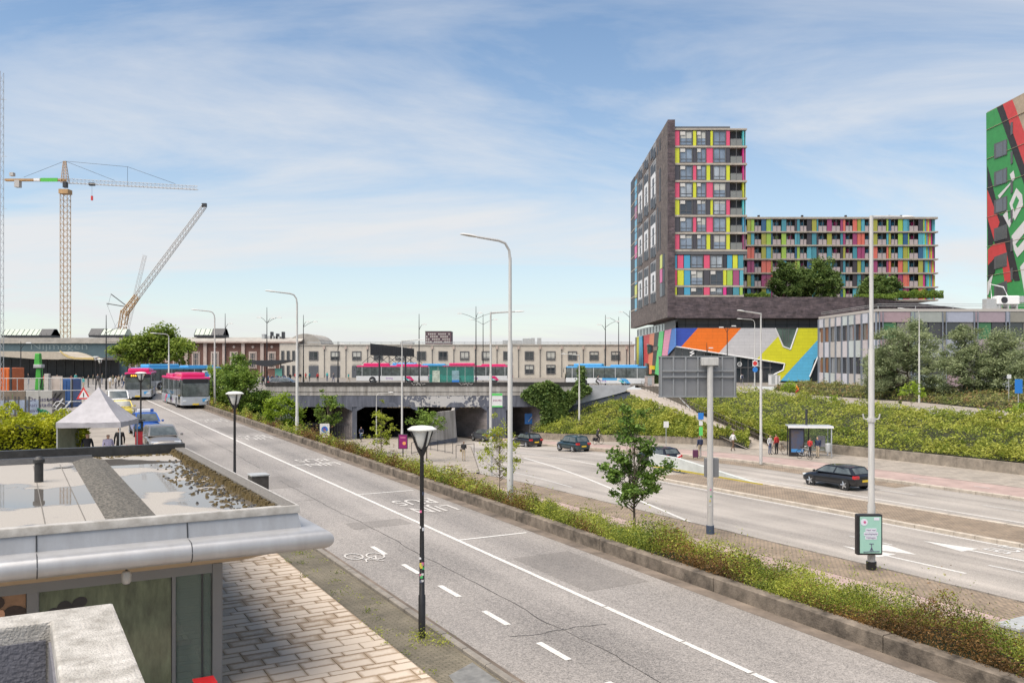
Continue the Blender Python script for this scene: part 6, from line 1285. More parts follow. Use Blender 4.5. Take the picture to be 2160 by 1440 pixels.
for a in (-.16, .16): b = MB(); b.lathe([(.035, -.02), (.035, .02)], M_RUBBER, (a, 0, .035), 8, 'y'); b.build('castor', su)
# ================================================================== PAVING SLABS BESIDE THE KIOSK
def mat_slab():
    m, t, b = _nodes('slab'); L = t.links.new; tc = t.nodes.new('ShaderNodeTexCoord'); sp = t.nodes.new('ShaderNodeSeparateXYZ'); L(tc.outputs['Generated'], sp.inputs[0])
    def mth(op, a, c):
        k = t.nodes.new('ShaderNodeMath'); k.operation = op
        for i, x in enumerate((a, c)):
            if isinstance(x, (int, float)): k.inputs[i].default_value = x
            else: L(x, k.inputs[i])
        return k.outputs[0]
    ex_ = mth('POWER', mth('ABSOLUTE', mth('MULTIPLY', mth('SUBTRACT', sp.outputs[0], .5), 2.0), 0), 5.0); ey_ = mth('POWER', mth('ABSOLUTE', mth('MULTIPLY', mth('SUBTRACT', sp.outputs[1], .5), 2.0), 0), 2.6)
    n = t.nodes.new('ShaderNodeTexNoise'); n.inputs['Scale'].default_value = 2.2; n.inputs['Detail'].default_value = 5; oi = t.nodes.new('ShaderNodeObjectInfo')
    L(oi.outputs['Location'], n.inputs['Vector'])
    n2 = t.nodes.new('ShaderNodeTexNoise'); n2.inputs['Scale'].default_value = 14; n2.inputs['Detail'].default_value = 5; L(tc.outputs['Object'], n2.inputs['Vector'])
    k = mth('ADD', mth('MAXIMUM', ex_, ey_), mth('MULTIPLY', mth('SUBTRACT', n2.outputs['Fac'], .5), .7))
    k = mth('ADD', k, mth('MULTIPLY', mth('SUBTRACT', oi.outputs['Random'], .5), .75))
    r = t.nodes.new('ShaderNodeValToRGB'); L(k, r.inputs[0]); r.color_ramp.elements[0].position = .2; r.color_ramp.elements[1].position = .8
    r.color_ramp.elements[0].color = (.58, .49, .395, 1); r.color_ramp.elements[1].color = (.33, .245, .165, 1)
    L(r.outputs[0], b.inputs['Base Color']); b.inputs['Roughness'].default_value = .8
    n3 = t.nodes.new('ShaderNodeTexNoise'); n3.inputs['Scale'].default_value = 90; L(tc.outputs['Object'], n3.inputs['Vector']); bp = t.nodes.new('ShaderNodeBump'); bp.inputs['Strength'].default_value = .2; bp.inputs['Distance'].default_value = .01; L(n3.outputs['Fac'], bp.inputs['Height']); L(bp.outputs[0], b.inputs['Normal'])
    return m
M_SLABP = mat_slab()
SLW = 0.66; ROWH = [.36, .36, .2]
slms = []
for hh in (.36, .2):
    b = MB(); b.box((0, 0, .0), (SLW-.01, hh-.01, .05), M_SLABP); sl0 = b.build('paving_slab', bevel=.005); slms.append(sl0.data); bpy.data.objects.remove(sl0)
PV = thing('slab_pavement', 'pale weathered slab pavement laid in staggered rows beside the kiosk', 'pavement', ST(14, 6.4, ramp_z(14)), TH)
rest = []; order = []; s = 11.6; r_ = 0
while s < 28.2:
    hh = ROWH[r_ % 3]; t1 = 6.78; first = SLW*[1, .45, .72, .3, .85, .58][(r_*5+r_//4) % 6]
    while t1 > -3.5:
        wd = first; first = SLW; order.append((s+hh/2, t1-wd/2, hh, wd)); t1 -= wd
    s += hh; r_ += 1
def vis(s, t):
    p = ST(s, t, ramp_z(s)); px = CX+FPX*p.x/p.y; py = CY-FPX*(p.z-CAMZ)/p.y; return 470 < px < 1100 and 1140 < py < 1470
order.sort(key=lambda q: (not vis(*q[:2]), q[0]))
loc0 = Vector(PV.location)
for i, (s, t, hh, wd) in enumerate(order):
    p = ST(s, t, ramp_z(s)-.012+random.uniform(-.003, .003)) - loc0
    l = Matrix.Rotation(-TH, 3, 'Z') @ p
    if i < 300:
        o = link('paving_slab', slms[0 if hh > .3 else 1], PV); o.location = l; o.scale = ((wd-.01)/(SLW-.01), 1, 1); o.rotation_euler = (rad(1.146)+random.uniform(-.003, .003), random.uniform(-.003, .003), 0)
    else: rest.append((l, hh, wd))
b = MB()
for l, hh, wd in rest: b.box((l.x, l.y, l.z), (wd-.01, hh-.01, .05), mat('slab_far', (.46, .39, .32), .8, var=.3, vs=2))
q = b.build('paving_slabs', PV); q['kind'] = 'stuff'
struct(grid('brick_strip', lambda s, t: ST(s, t, ramp_z(s)+.006), frange(8, 29, 12), [6.79, 7.86], mat_brick('dark_strip', (.20, .17, .125), (.155, .135, .10), (.10, .09, .06), .21, .07, rot=(0, 0, -TH), axes='xy', msize=.012, var=.5)))
b = MB(); b.poly([ST(12.2, 6.6, ramp_z(12.2)+.012), ST(11.0, 7.8, ramp_z(11)+.012), ST(15.4, 7.8, ramp_z(15.4)+.012), ST(15.0, 7.1, ramp_z(15)+.012)], mat('steel_plate', (.22, .215, .2), .55, .2, var=.4, vs=3)); tag(b.build('ramp_plate', fix=False), 'grey drop-kerb plate at the lower corner of the slab pavement', 'plate')
tp = thing('tree_pit', 'square planting pit with small weeds at the end of the slab pavement', 'planter', ST(27.6, 7.0, ramp_z(27.6)), TH)
for a, c_, w1, w2 in ((0, -.62, 1.3, .12), (0, .62, 1.3, .12), (-.62, 0, .12, 1.12), (.62, 0, .12, 1.12)): b = MB(); b.box((a, c_, .05), (w1, w2, .1), M_CONC); b.build('border', tp)
# ================================================================== KIOSK (near left)
RC = G(628, 1070, 2.6)
KI = thing('kiosk', 'flat-roofed kiosk with aluminium rounded fascia and glass front in the foreground', 'building', RC, TH)
KW, KD = 15.0, 11.9
def mat_wetroof():
    m, t, b = _nodes('wet_roofing'); L = t.links.new; tc = t.nodes.new('ShaderNodeTexCoord')
    n = t.nodes.new('ShaderNodeTexNoise'); n.inputs['Scale'].default_value = .34; n.inputs['Detail'].default_value = 5; n.inputs['Roughness'].default_value = .5; L(tc.outputs['Object'], n.inputs['Vector'])
    r = t.nodes.new('ShaderNodeValToRGB'); r.color_ramp.elements[0].position = .485; r.color_ramp.elements[1].position = .515; L(n.outputs['Fac'], r.inputs[0])
    n2 = t.nodes.new('ShaderNodeTexNoise'); n2.inputs['Scale'].default_value = 70; n2.inputs['Detail'].default_value = 5; L(tc.outputs['Object'], n2.inputs['Vector'])
    c = t.nodes.new('ShaderNodeValToRGB'); c.color_ramp.elements[0].color = (.20, .18, .155, 1); c.color_ramp.elements[1].color = (.44, .405, .36, 1); c.color_ramp.elements[0].position = .35; c.color_ramp.elements[1].position = .65; L(n2.outputs['Fac'], c.inputs[0])
    mx = t.nodes.new('ShaderNodeMixRGB'); L(r.outputs[0], mx.inputs[0]); mx.inputs[1].default_value = (.12, .11, .10, 1); L(c.outputs[0], mx.inputs[2]); L(mx.outputs[0], b.inputs['Base Color'])
    mr = t.nodes.new('ShaderNodeMapRange'); mr.inputs['To Min'].default_value = .03; mr.inputs['To Max'].default_value = .62; L(r.outputs[0], mr.inputs[0]); L(mr.outputs[0], b.inputs['Roughness'])
    ml = t.nodes.new('ShaderNodeMath'); ml.operation = 'MULTIPLY'; L(r.outputs[0], ml.inputs[0]); L(n2.outputs['Fac'], ml.inputs[1]); bp = t.nodes.new('ShaderNodeBump'); bp.inputs['Strength'].default_value = .5; bp.inputs['Distance'].default_value = .006; L(ml.outputs[0], bp.inputs['Height']); L(bp.outputs[0], b.inputs['Normal'])
    return m
M_WET = mat_wetroof(); M_BIT = mat('bitumen', (.03, .029, .028), .5, var=.5, vs=5, bump=.4, bs=60); M_GRAV = mat('mineral_felt', (.16, .147, .13), .8, var=.5, vs=30, bump=.5, bs=120)
M_RIDGE = mat('granular_felt', (.16, .145, .12), .85, var=.3, dirt=(.03, .028, .024), vs=9, bump=.9, bs=70, stretch=(2.5, .8, 1))
b = MB(); b.quad((-KW, .12, -.1), (-.3, .12, -.1), (-.3, KD-.3, -.1), (-KW, KD-.3, -.1), M_WET); b.build('roof_sheet', KI, fix=False)
b = MB(); b.prism([(-3.0, .5, -.098), (-2.2, .5, -.098), (-2.5, .5, -.03), (-2.72, .5, -.03)], (0, KD-1.6, 0), M_RIDGE); b.build('roof_ridge', KI)
b = MB(); b.prism([(-KW, KD-1.3, -.096), (-KW, KD-.75, -.096), (-KW, KD-.85, .03), (-KW, KD-1.05, .03)], (KW-2.5, 0, 0), M_BIT); b.build('roof_ridge', KI)
b = MB(); b.box((-KW/2, KD-.12, .02), (KW, .24, .3), M_BIT); b.build('rear_upstand', KI)
b = MB(); b.box((-.15, KD/2, -.02), (.26, KD-.1, .15), M_GRAV); b.build('side_upstand', KI, bevel=.02)
for x in (-5.2, -3.9, -3.3): b = MB(); b.box((x, KD/2-.5, -.099), (.018, KD-2.4, .006), M_GRAV); b.build('felt_seam', KI)
_v = Matrix.Rotation(-TH, 3, 'Z') @ (G(82, 1016, 2.7)-RC); VP_ = (_v.x, _v.y)
b = MB(); b.lathe([(.09, 0), (.09, .42), (.12, .43), (.12, .5), (.06, .56)], M_BIT, (*VP_, -.1), 14); b.build('vent_pipe', KI, smooth=True)
M_MOSS = mat('moss', (.085, .06, .02), .95, var=.6, vs=12, bump=.8, bs=40); rg = random.Random(4); b = MB()
def blob(b, x, y, z, r, h, m):
    n = 7; ph = rg.random()*6; rs = [r*rg.uniform(.6, 1.2) for _ in range(n)]
    b.add([(x+rs[i]*math.cos(2*math.pi*i/n+ph), y+rs[i]*math.sin(2*math.pi*i/n+ph), z) for i in range(n)] + [(x+.55*rs[i]*math.cos(2*math.pi*i/n+ph), y+.55*rs[i]*math.sin(2*math.pi*i/n+ph), z+h) for i in range(n)], [(i, (i+1) % n, (i+1) % n+n, i+n) for i in range(n)] + [tuple(range(n, 2*n))], m)
for _ in range(620): blob(b, -.30-abs(rg.gauss(0, .05)), rg.uniform(.3, KD-.3), -.1, rg.uniform(.04, .1), rg.uniform(.05, .14), M_MOSS)
for _ in range(420):
    y = rg.gauss(4.6, 2.2); blob(b, -.42-abs(rg.gauss(0, .38)), min(max(y, .4), KD-.5), -.099, rg.uniform(.015, .07), rg.uniform(.008, .035), M_MOSS if rg.random() < .7 else M_BIT)
for _ in range(120): blob(b, rg.uniform(-4, -.5), KD-.35-abs(rg.gauss(0, .2)), -.099, rg.uniform(.02, .07), .02, M_MOSS)
q = b.build('moss_clumps', KI, fix=False); q['kind'] = 'stuff'
M_FAS = mat('fascia_aluminium', (.37, .375, .39), .42, .25, var=.06, dirt=(.31, .31, .315), vs=2.2, stretch=(1.6, 1.6, .35)); M_COP = mat('coping', (.47, .45, .42), .5, .1, var=.1, dirt=(.27, .25, .22), vs=4); M_SOF = mat('soffit_beige', (.46, .37, .26), .8, var=.08)
def sweep(prof, name, m, gaps=None, x0=-KW, y1=KD):
    """profile (outwards, z) swept along the front edge, round the corner and back along the side"""
    pth = [((x0, 0), (0, -1)), ((0, 0), (1, -1)), ((0, y1), (1, 0))]; b = MB(); n = len(prof)
    pts = [(p[0]+d_[0]*o, p[1]+d_[1]*o, z) for p, d_ in pth for o, z in prof]
    b.add(pts, [(i*n+j, i*n+j+1, (i+1)*n+j+1, (i+1)*n+j) for i in range(2) for j in range(n-1)], m); return b.build(name, KI, smooth=True)
sweep([(-.14, -.02), (-.13, .045), (.02, .045), (.03, .03), (.03, -.085), (.0, -.09)], 'coping', M_COP)
sweep([(.0, -.092), (.05, -.34)], 'fascia', M_FAS)
sweep([(.05, -.34)] + [(.33+.17*math.cos(a), -.52+.165*math.sin(a)) for a in frange(1.75, -1.6, 12)] + [(.27, -.686)], 'rounded_fascia', M_FAS)
sweep([(.28, -.684), (.0, -.70), (-.82, -1.0), (-2.2, -1.0)], 'soffit', M_SOF)
for x in (-1.85, -4.05, -6.2):
    b = MB(); b.tube((x, -.005, -.1), (x, -.057, -.34), .012, M_DARK, n=5); b.path([(x, -.05-.0, -.35)] + [(x, -(.33+.172*math.cos(a)), -.52+.168*math.sin(a)) for a in frange(1.7, -1.5, 10)], .008, M_DARK, 4); b.build('panel_joint', KI)
WX, WY = -1.12, .82; zg = ramp_z(15)-RC.z-.25; zt = -1.0
M_KFR = mat('kiosk_frame', (.17, .175, .18), .5, .3, var=.06); 
bx(KI, 'corner_post', WX-.17, WX, zg, zt, WY-.02, WY+.17, M_KFR, .008)
bx(KI, 'head_frame', -KW, WX-.171, zt-.16, zt, WY, WY+.12, M_KFR)
bx(KI, 'mullion', WX-3.05, WX-2.88, zg, zt-.161, WY, WY+.12, M_KFR); bx(KI, 'mullion', WX-.84, WX-.78, zg, zt-.161, WY+.02, WY+.1, M_KFR); bx(KI, 'glazing_bar', WX-.345, WX-.32, zg, zt-.161, WY+.04, WY+.1, M_DARK)
def mat_film():
    m = mat('green_film', (.10, .125, .075), .12, var=.55, vs=2.4, spec=.6, stretch=(3, 3, .8)); return m
b = MB(); b.box((WX-1.86, WY+.07, (zg+zt)/2-.08), (2.02, .02, zt-zg-.17), mat_film()); b.build('glass_pane', KI)
b = MB(); b.box((WX-.475, WY+.07, (zg+zt)/2-.08), (.58, .012, zt-zg-.17), mat_tint_glass('clear_glass', (.62, .72, .66), .72)); b.build('glass_pane', KI)
b = MB(); b.box((WX-.05, (WY+KD)/2, (zg+zt)/2), (.02, KD-WY-.4, zt-zg), MATS['clear_glass']); b.build('side_glass', KI)
bx(KI, 'floor', -KW, WX-.05, zg, zg+.05, WY+.2, KD-.3, mat('kiosk_floor', (.3, .28, .25), .6)); bx(KI, 'rear_wall', -KW, WX-2.9, zg, zt, 3.2, 3.3, mat('kiosk_inner', (.10, .10, .10), .8)); bx(KI, 'roof_void', -KW, -.5, -.6, -.12, .5, KD-.5, M_BIT)
bx(KI, 'inner_wall', WX-2.85, WX-.86, zg, zt, WY+.5, WY+.55, mat('kiosk_inner2', (.12, .15, .10), .8))
M_BROWN = mat('poster_brown', (.23, .13, .07), .5, var=.4, vs=3); bx(KI, 'poster', WX-6.0, WX-3.06, zg, zt-.17, WY+.05, WY+.08, M_BROWN)
def blobp(cx_, cz_, rx, rz, m, y, name, n=16, rot=0.0):
    b = MB(); pts = []
    for i in range(n):
        a = 2*math.pi*i/n; x, z = rx*math.cos(a), rz*math.sin(a); pts.append((cx_+x*math.cos(rot)-z*math.sin(rot), y, cz_+x*math.sin(rot)+z*math.cos(rot)))
    b.prism(pts, (0, -.004, 0), m); b.build(name, KI)
M_PSK = mat('poster_skin', (.52, .28, .17), .5, var=.2, vs=6); M_PHA = mat('poster_hair', (.035, .02, .015), .6, var=.3, vs=20)
px0 = WX-3.62; pz = zt-.46
blobp(px0-.02, pz, .24, .33, M_PSK, WY+.048, 'poster_figure', rot=.3); blobp(px0+.0, pz+.22, .27, .15, M_PHA, WY+.043, 'poster_figure', rot=-.15); blobp(px0+.08, pz-.2, .2, .16, M_PHA, WY+.043, 'poster_figure', rot=.5); blobp(px0+.22, pz-.0, .045, .08, M_PSK, WY+.038, 'poster_figure'); blobp(px0+.45, pz-.16, .22, .3, M_PHA, WY+.045, 'poster_figure', rot=.5); blobp(px0-.14, pz+.05, .05, .018, M_PHA, WY+.042, 'poster_figure', rot=-.2)
blobp(WX-2.5, zt-.52, .13, .16, M_BLACK, WY+.056, 'reflected_figure'); blobp(WX-2.28, zt-.42, .12, .09, M_BLACK, WY+.056, 'reflected_figure', rot=.4); blobp(WX-2.66, zt-.7, .16, .25, M_BLACK, WY+.057, 'reflected_figure')  # dark shapes painting a figure's reflection on the glass
sp = thing('spotlight', 'small round spotlight hanging under the kiosk soffit', 'lamp', RC+E*(-2.75)+D*(.25)+Vector((0, 0, -.79)), TH); b = MB(); b.lathe([(.05, -.14), (.075, -.1), (.08, 0), (.06, .06), (.02, .08)], M_STEEL, (0, 0, -.12), 14); b.build('housing', sp, smooth=True); b = MB(); b.tube((0, 0, -.06), (0, 0, .02), .018, M_DARK, n=6); b.build('bracket', sp); b = MB(); b.lathe([(.055, -.146), (.055, -.14)], M_DARK, (0, 0, -.12), 12); b.build('lens', sp)
rd = thing('red_bin', 'red box top just showing at the bottom picture edge before the kiosk', 'box', ST(13.75, 2.0, ramp_z(13.7)), TH); rdp = P(432, 1437, 14.6); rd.location = (rdp.x, rdp.y, ramp_z(14)); b = MB(); b.box((0, 0, (rdp.z-ramp_z(14))/2), (.3, .3, rdp.z-ramp_z(14)), mat('red_plastic', (.5, .015, .02), .4)); b.build('body', rd, bevel=.02); b = MB(); b.box((0, 0, rdp.z-ramp_z(14)+.012), (.34, .34, .03), MATS['red_plastic']); b.build('lid', rd, bevel=.008)
bn = thing('utility_box', 'dark litter bin with lid showing behind the kiosk roof edge', 'bin', RAMP(545, 1120)+D*.0, TH); bz = CAMZ-(1002-CY)/FPX*bn.location.y-bn.location.z
b = MB(); b.box((0, 0, bz/2), (.55, .55, bz), mat('brown_bin', (.05, .045, .04), .7, var=.4, vs=6)); b.build('body', bn, bevel=.02); b = MB(); b.box((0, 0, bz+.025), (.6, .6, .05), M_STEEL); b.build('lid', bn, bevel=.01)
# ================================================================== BALCONY PARAPET (nearest)
PC0 = G(238, 1270, 1.2); PA = thing('balcony_parapet', 'rough grey concrete parapet corner in the lower left foreground', 'parapet', PC0, TH)
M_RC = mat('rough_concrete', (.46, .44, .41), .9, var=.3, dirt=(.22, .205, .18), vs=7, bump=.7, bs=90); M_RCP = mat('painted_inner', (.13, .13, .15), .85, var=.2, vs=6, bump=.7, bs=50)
b = MB(); b.prism([(0, 0, -1.2), (0, -3.2, -1.2), (-.28, -3.2, -1.2), (-.28, -.21, -1.2), (-4.3, -.21, -1.2), (-4.3, 0, -1.2)], (0, 0, 1.2), M_RC); b.build('wall', PA, bevel=.014)
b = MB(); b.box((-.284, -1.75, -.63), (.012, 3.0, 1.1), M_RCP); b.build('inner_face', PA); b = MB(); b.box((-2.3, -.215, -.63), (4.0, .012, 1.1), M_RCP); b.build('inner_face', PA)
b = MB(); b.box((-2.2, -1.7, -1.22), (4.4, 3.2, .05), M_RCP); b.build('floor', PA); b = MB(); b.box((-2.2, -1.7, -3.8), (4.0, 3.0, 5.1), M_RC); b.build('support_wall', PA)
# ================================================================== STREET LAMPS
M_LBOWL = mat('lamp_bowl', (.62, .62, .58), .3, var=.08, vs=4)
M_LED_H = mat('lamp_head', (.50, .50, .49), .5, var=.1)
def lantern_post(label, loc, H=4.47):
    r = thing('lantern_post', label, 'street lamp', loc, 0, 'black lantern posts')
    b = MB(); b.lathe([(.075, 0), (.075, .9), (.06, .92), (.045, H*.5), (.042, H-.62), (.06, H-.58)], M_BLACK, n=12); b.build('pole', r, smooth=True)
    for a in range(4):
        c_, s_ = math.cos(a*math.pi/2+.6), math.sin(a*math.pi/2+.6); b = MB(); b.path([(0, 0, H-.62), (.10*c_, .10*s_, H-.46), (.24*c_, .24*s_, H-.16), (.26*c_, .26*s_, H-.08)], [.05, .035, .022, .016], M_BLACK, 6); b.build('arm', r)
    b = MB(); b.lathe([(.03, H-.5), (.12, H-.42), (.21, H-.12), (.2, H-.08)], M_LBOWL, n=18); b.build('bowl', r, smooth=True)
    b = MB(); b.lathe([(.30, H-.10), (.31, H-.075), (.22, H-.02), (.05, H)], M_LBOWL, n=20); b.build('cap', r, smooth=True); return r
lp = lantern_post('nearest black lantern post with stickers on its pole', RAMP(890, 1345))
rg = random.Random(8); SK = [mat('sticker_%d' % i, c_, .6) for i, c_ in enumerate([(.6, .6, .6), (.55, .45, .05), (.05, .4, .12), (.6, .15, .3), (.6, .62, .65), (.05, .06, .1)])]
for i in range(16):
    z = rg.choice([rg.uniform(.95, 1.6), rg.uniform(1.3, 1.75), rg.uniform(2.2, 3.1)]); a = rad(-90+rg.uniform(-45, 45)); rr_ = .064 if z < 1.8 else .055; h_ = rg.uniform(.04, .09); b = MB()
    b.add([(rr_*math.cos(a+k), rr_*math.sin(a+k), z+dz) for dz in (0, h_) for k in (-.45, 0, .45)], [(0, 1, 4, 3), (1, 2, 5, 4)], SK[i % 6]); b.build('sticker', lp, fix=False)
lantern_post('black lantern post rising behind the kiosk roof', P(495, 0, 31)*1+Vector((0, 0, ramp_z(31)-P(495, 0, 31).z)))
q = P(297, 0, 50); lantern_post('black lantern post between the blue car and the waiting bus', Vector((q.x, q.y, ramp_z(52))))
q = P(211, 0, 84); lantern_post('distant black lantern post left of the white van', Vector((q.x, q.y, ramp_z(92)))); q = P(202, 0, 96); lantern_post('farthest black lantern post by the station entrance', Vector((q.x, q.y, ramp_z(104))))
def tall_lamp(label, loc, H, arm, curved=True, r0=.11, m=M_POLE, head=.75, drop=.0):
    """arm = horizontal vector of the outreach"""
    r = thing('street_lamp', label, 'street lamp', loc, 0, 'tall grey street lamps'); A = Vector((arm[0], arm[1], 0)); b = MB()
    b.lathe([(r0*1.25, 0), (r0*1.25, H*.18), (r0, H*.19), (r0*.95, H*.62), (r0*.7, H*.63), (r0*.6, H*(.93 if curved else 1))], m, n=12); b.build('pole', r, smooth=True)
    b = MB(); u = A.normalized()
    if curved: pts = [Vector((0, 0, H*.92)), Vector((0, 0, H*.955))+u*.04, Vector((0, 0, H*.98))+u*.22, Vector((0, 0, H*.988))+u*.5, A*.72+Vector((0, 0, H*.995))]
    else: pts = [Vector((0, 0, H-.06)), A*.5+Vector((0, 0, H+.04)), A*.75+Vector((0, 0, H+.08))]
    b.path(pts, [r0*.6]+[r0*.5]*(len(pts)-2)+[r0*.4], m, 8); b.build('arm', r, smooth=True)
    e = pts[-1]; d_ = (pts[-1]-pts[-2]).normalized(); sd = Vector((-u.y, u.x, 0)); b = MB(); rings = []
    for k, wd, hh in ((0, .04, .04), (.12, .10, .07), (.5, .15, .08), (.85, .12, .06), (1, .03, .02)):
        c_ = e+d_*(head*k); rings.append([c_+sd*wd, c_+Vector((0, 0, hh)), c_-sd*wd, c_-Vector((0, 0, hh*.5))])
    b.loft(rings, M_LED_H); b.build('lamp_head', r, smooth=True); b = MB(); b.box((0, -.0, .5), (r0*2.7, r0*2.7, .02), m); return r
for s, zt_, lab in ((30.3, 12.75, 'nearest tall curved-arm lamp pole in the shrub strip'), (60.1, 12.62, 'second curved-arm lamp pole along the bus road'), (88.4, 12.75, 'third curved-arm lamp pole beside the silver bus'), (117, 11.25, 'fourth curved-arm lamp pole near the plane tree')):
    g = hedge_base(s, .2).z-.05 if s < 113 else PLZ; tall_lamp(lab, ST(s, 17.0, g), zt_-g, -E*2.0, True, .10)
tall_lamp('tall pole with rectangular lamp arm at the paved corner', LOW(1035, 1003), 11.3, E*2.6, False, .1)
p1838 = tall_lamp('tallest grey pole carrying the advertising panel', LOW(1838, 1200, .07), 13.2, E*2.3, False, .115)
tall_lamp('grey lamp pole on the far pavement left of the bus shelter', LOW(1605, 978, .1), 11.3, -E*2.2, False, .1)
tall_lamp('grey lamp pole on the far pavement before the bank and ivy', LOW(1222, 925, .1), 9.9, -E*2.4, False, .11)
tall_lamp('grey lamp pole behind the purple poster board', LOW(848, 948), 11.4, E*2.4, False, .1)
for px, py, H, a, lab in ((640, 900, 4.2, 1.8, 'low curved lamp before the fenced bore'), (794, 945, 6.0, 1.9, 'curved lamp behind the yellow-green young tree'), (1233, 921, 5.0, -1.6, 'slim curved lamp before the right bank')): tall_lamp(lab, LOW(px, py), H, E*a, True, .06, head=.6)
q = P(1592, 0, 122); tall_lamp('curved lamp on the side street before the white cladding', Vector((q.x, q.y, 3.5)), CAMZ-(672-CY)/FPX*122-3.5, (-2.4, 0, 0), True, .08); q = P(1939, 0, 98); tall_lamp('curved lamp on the side street between the willows', Vector((q.x, q.y, 3.2)), CAMZ-(650-CY)/FPX*98-3.2, (-2.3, 0, 0), True, .09); q = P(1839, 0, 112)
def mast(label, px, Y, ytop, arms, yb=None, m=M_BLACK):
    q = P(px, 0, Y); H = CAMZ-(ytop-CY)/FPX*Y-PLZ; r = thing('lamp_mast', label, 'street lamp', (q.x, q.y, PLZ), 0, 'dark lamp masts on the station square'); b = MB(); b.lathe([(.13, 0), (.13, 1.2), (.10, 1.22), (.06, H*.8), (.035, H)], m, n=10); b.build('mast', r, smooth=True)
    for dx, dz, ln in arms:
        b = MB(); z0 = H-dz; b.path([(0, 0, z0-.9), (dx*.5, 0, z0-.35), (dx, 0, z0)], [.04, .035, .03], m, 6); a_ = b.build('arm', r); b = MB(); b.box((dx+math.copysign(.35, dx), 0, z0), (.8, .3, .16), M_LED_H, taper=.7); b.build('lamp_head', a_)
    return r
for px, Y, yt, arms, lab in [(563, 140, 648, [(-.9, 1.6, 1), (1.6, 1.6, 1), (.6, 1.7, 1)], 'three-armed lamp mast before the station side wing'), (475, 142, 661, [(.5, 1.6, 1)], 'single-armed lamp mast above the mixed bush'), (640, 145, 664, [(.4, 1.1, 1), (1.6, 1.1, 1)], 'lamp mast just right of the second curved pole'), (884, 138, 662, [(.5, 1.6, 1)], 'lamp mast standing before the magenta bus'), (1004, 138, 646, [(-2.2, 1.1, 1), (2.2, 1.1, 1), (.3, 1.0, 1)], 'wide-armed lamp mast by the green glass shelter'), (1019, 160, 662, [(-1.9, 1.0, 1), (1.9, 1.0, 1)], 'farther wide-armed lamp mast behind the glass shelter'), (1277, 136, 664, [(-.6, 1.5, 1), (1.5, 1.0, 1)], 'lamp mast before the white and blue bus'), (1305, 150, 668, [(-1.5, .2, 1)], 'thin lamp mast right of the white and blue bus'), (1328, 146, 655, [(-1.1, .2, 1)], 'lamp mast at the left corner of the tower'), (224, 112, 664, [(2.1, 1.4, 1)], 'dark lamp mast left of the plane tree'), (1534, 143, 673, [(-.6, 1.3, 1), (.7, 1.1, 1)], 'two-armed lamp mast before the orange cladding'), (1491, 146, 722, [(.3, .9, 1)], 'short lamp mast before the orange cladding'), (713+0, 120, 720, [(.25, .3, 1)], 'short lantern mast beside the wide sign on the deck'), (44, 130, 720, [(.8, .2, 1)], 'lamp mast left under the station canopy')]: mast(lab, px, Y, yt, arms)
# ================================================================== SIGNS AND STREET FURNITURE
M_SIGNB = mat('sign_back', (.20, .205, .215), .55, .25, var=.12, vs=1.5); M_SIGNE = mat('sign_edge', (.26, .27, .28), .5, .3)
SG = thing('direction_sign', 'large road direction sign seen from the back on a grey pole', 'road sign', LOW(1498, 1125, .07)); ys = SG.location.y; mpp = ys/FPX; z0 = CAMZ-(837-CY)*mpp-SG.location.z; z1 = CAMZ-(752-CY)*mpp-SG.location.z; zp = CAMZ-(770-CY)*mpp-SG.location.z
b = MB(); b.lathe([(.175, 0), (.175, .3), (.14, .31), (.135, zp)], M_POLE, n=14); b.build('pole', SG, smooth=True); b = MB(); b.lathe([(.182, 0), (.182, .38)], mat('pole_foot', (.05, .07, .11), .7), n=14); b.build('pole_foot', SG)
xl, xr = (1392-1498)*mpp, (1557-1498)*mpp; b = MB(); b.box(((xl+xr)/2, .32, (z0+z1)/2), (xr-xl, .05, z1-z0), M_SIGNB); b.build('board', SG, bevel=.01)
for k in range(7): x = xl+.1+(xr-xl-.2)*k/6; b = MB(); b.box((x, .265, (z0+z1)/2), (.07, .06, z1-z0-.04), M_SIGNE); b.build('stiffener', SG)
for z in ((z0*.35+z1*.65), (z0*.5+z1*.5)): b = MB(); b.box(((xl+xr)/2, .20, z), (xr-xl-.3, .06, .06), M_SIGNE); b.build('cross_bar', SG)
for z, h in ((z0, .05), (z1, .05)): b = MB(); b.box(((xl+xr)/2, .30, z), (xr-xl+.04, .12, h), M_SIGNE); b.build('edge', SG)
b = MB(); b.box((-.03, -.02, z1-.22), (.75, .34, .36), M_POLE); b.build('lamp_box', SG, bevel=.03); b = MB(); b.path([(.2, -.1, z1-.4), (.3, -.12, z1-.45), (.32, -.1, z1-.3)], .02, M_BLACK, 5); b.build('cable', SG)
b = MB(); b.box((.1, .2, 2.95), (.62, .28, .85), M_SIGNB); b.build('control_box', SG, bevel=.02)
for i, z in enumerate((1.3, 1.5, 1.7, 2.0)): b = MB(); b.box((rg.uniform(-.05, .05), -.157, z), (.07, .006, .06), SK[i]); b.build('sticker', SG)
AD = thing('advert_panel', 'mint green poster panel in a black frame fixed to the tallest pole', 'poster', Vector(p1838.location)); ya = AD.location.y; mpp = ya/FPX; z0 = CAMZ-(1166-CY)*mpp-AD.location.z; z1 = CAMZ-(1081-CY)*mpp-AD.location.z; ax = (1827-1838)*mpp
b = MB(); b.box((ax, -.22, (z0+z1)/2), (.95, .26, z1-z0), M_BLACK); b.build('frame', AD, bevel=.05); b = MB(); b.box((ax+.02, -.36, (z0+z1)/2), (.78, .02, z1-z0-.16), mat('poster_mint', (.30, .52, .44), .4, var=.04)); b.build('poster', AD)
M_LIL = mat('poster_lilac', (.62, .62, .70), .5); M_INK = mat('poster_ink', (.07, .06, .13), .6); zc = (z0+z1)/2
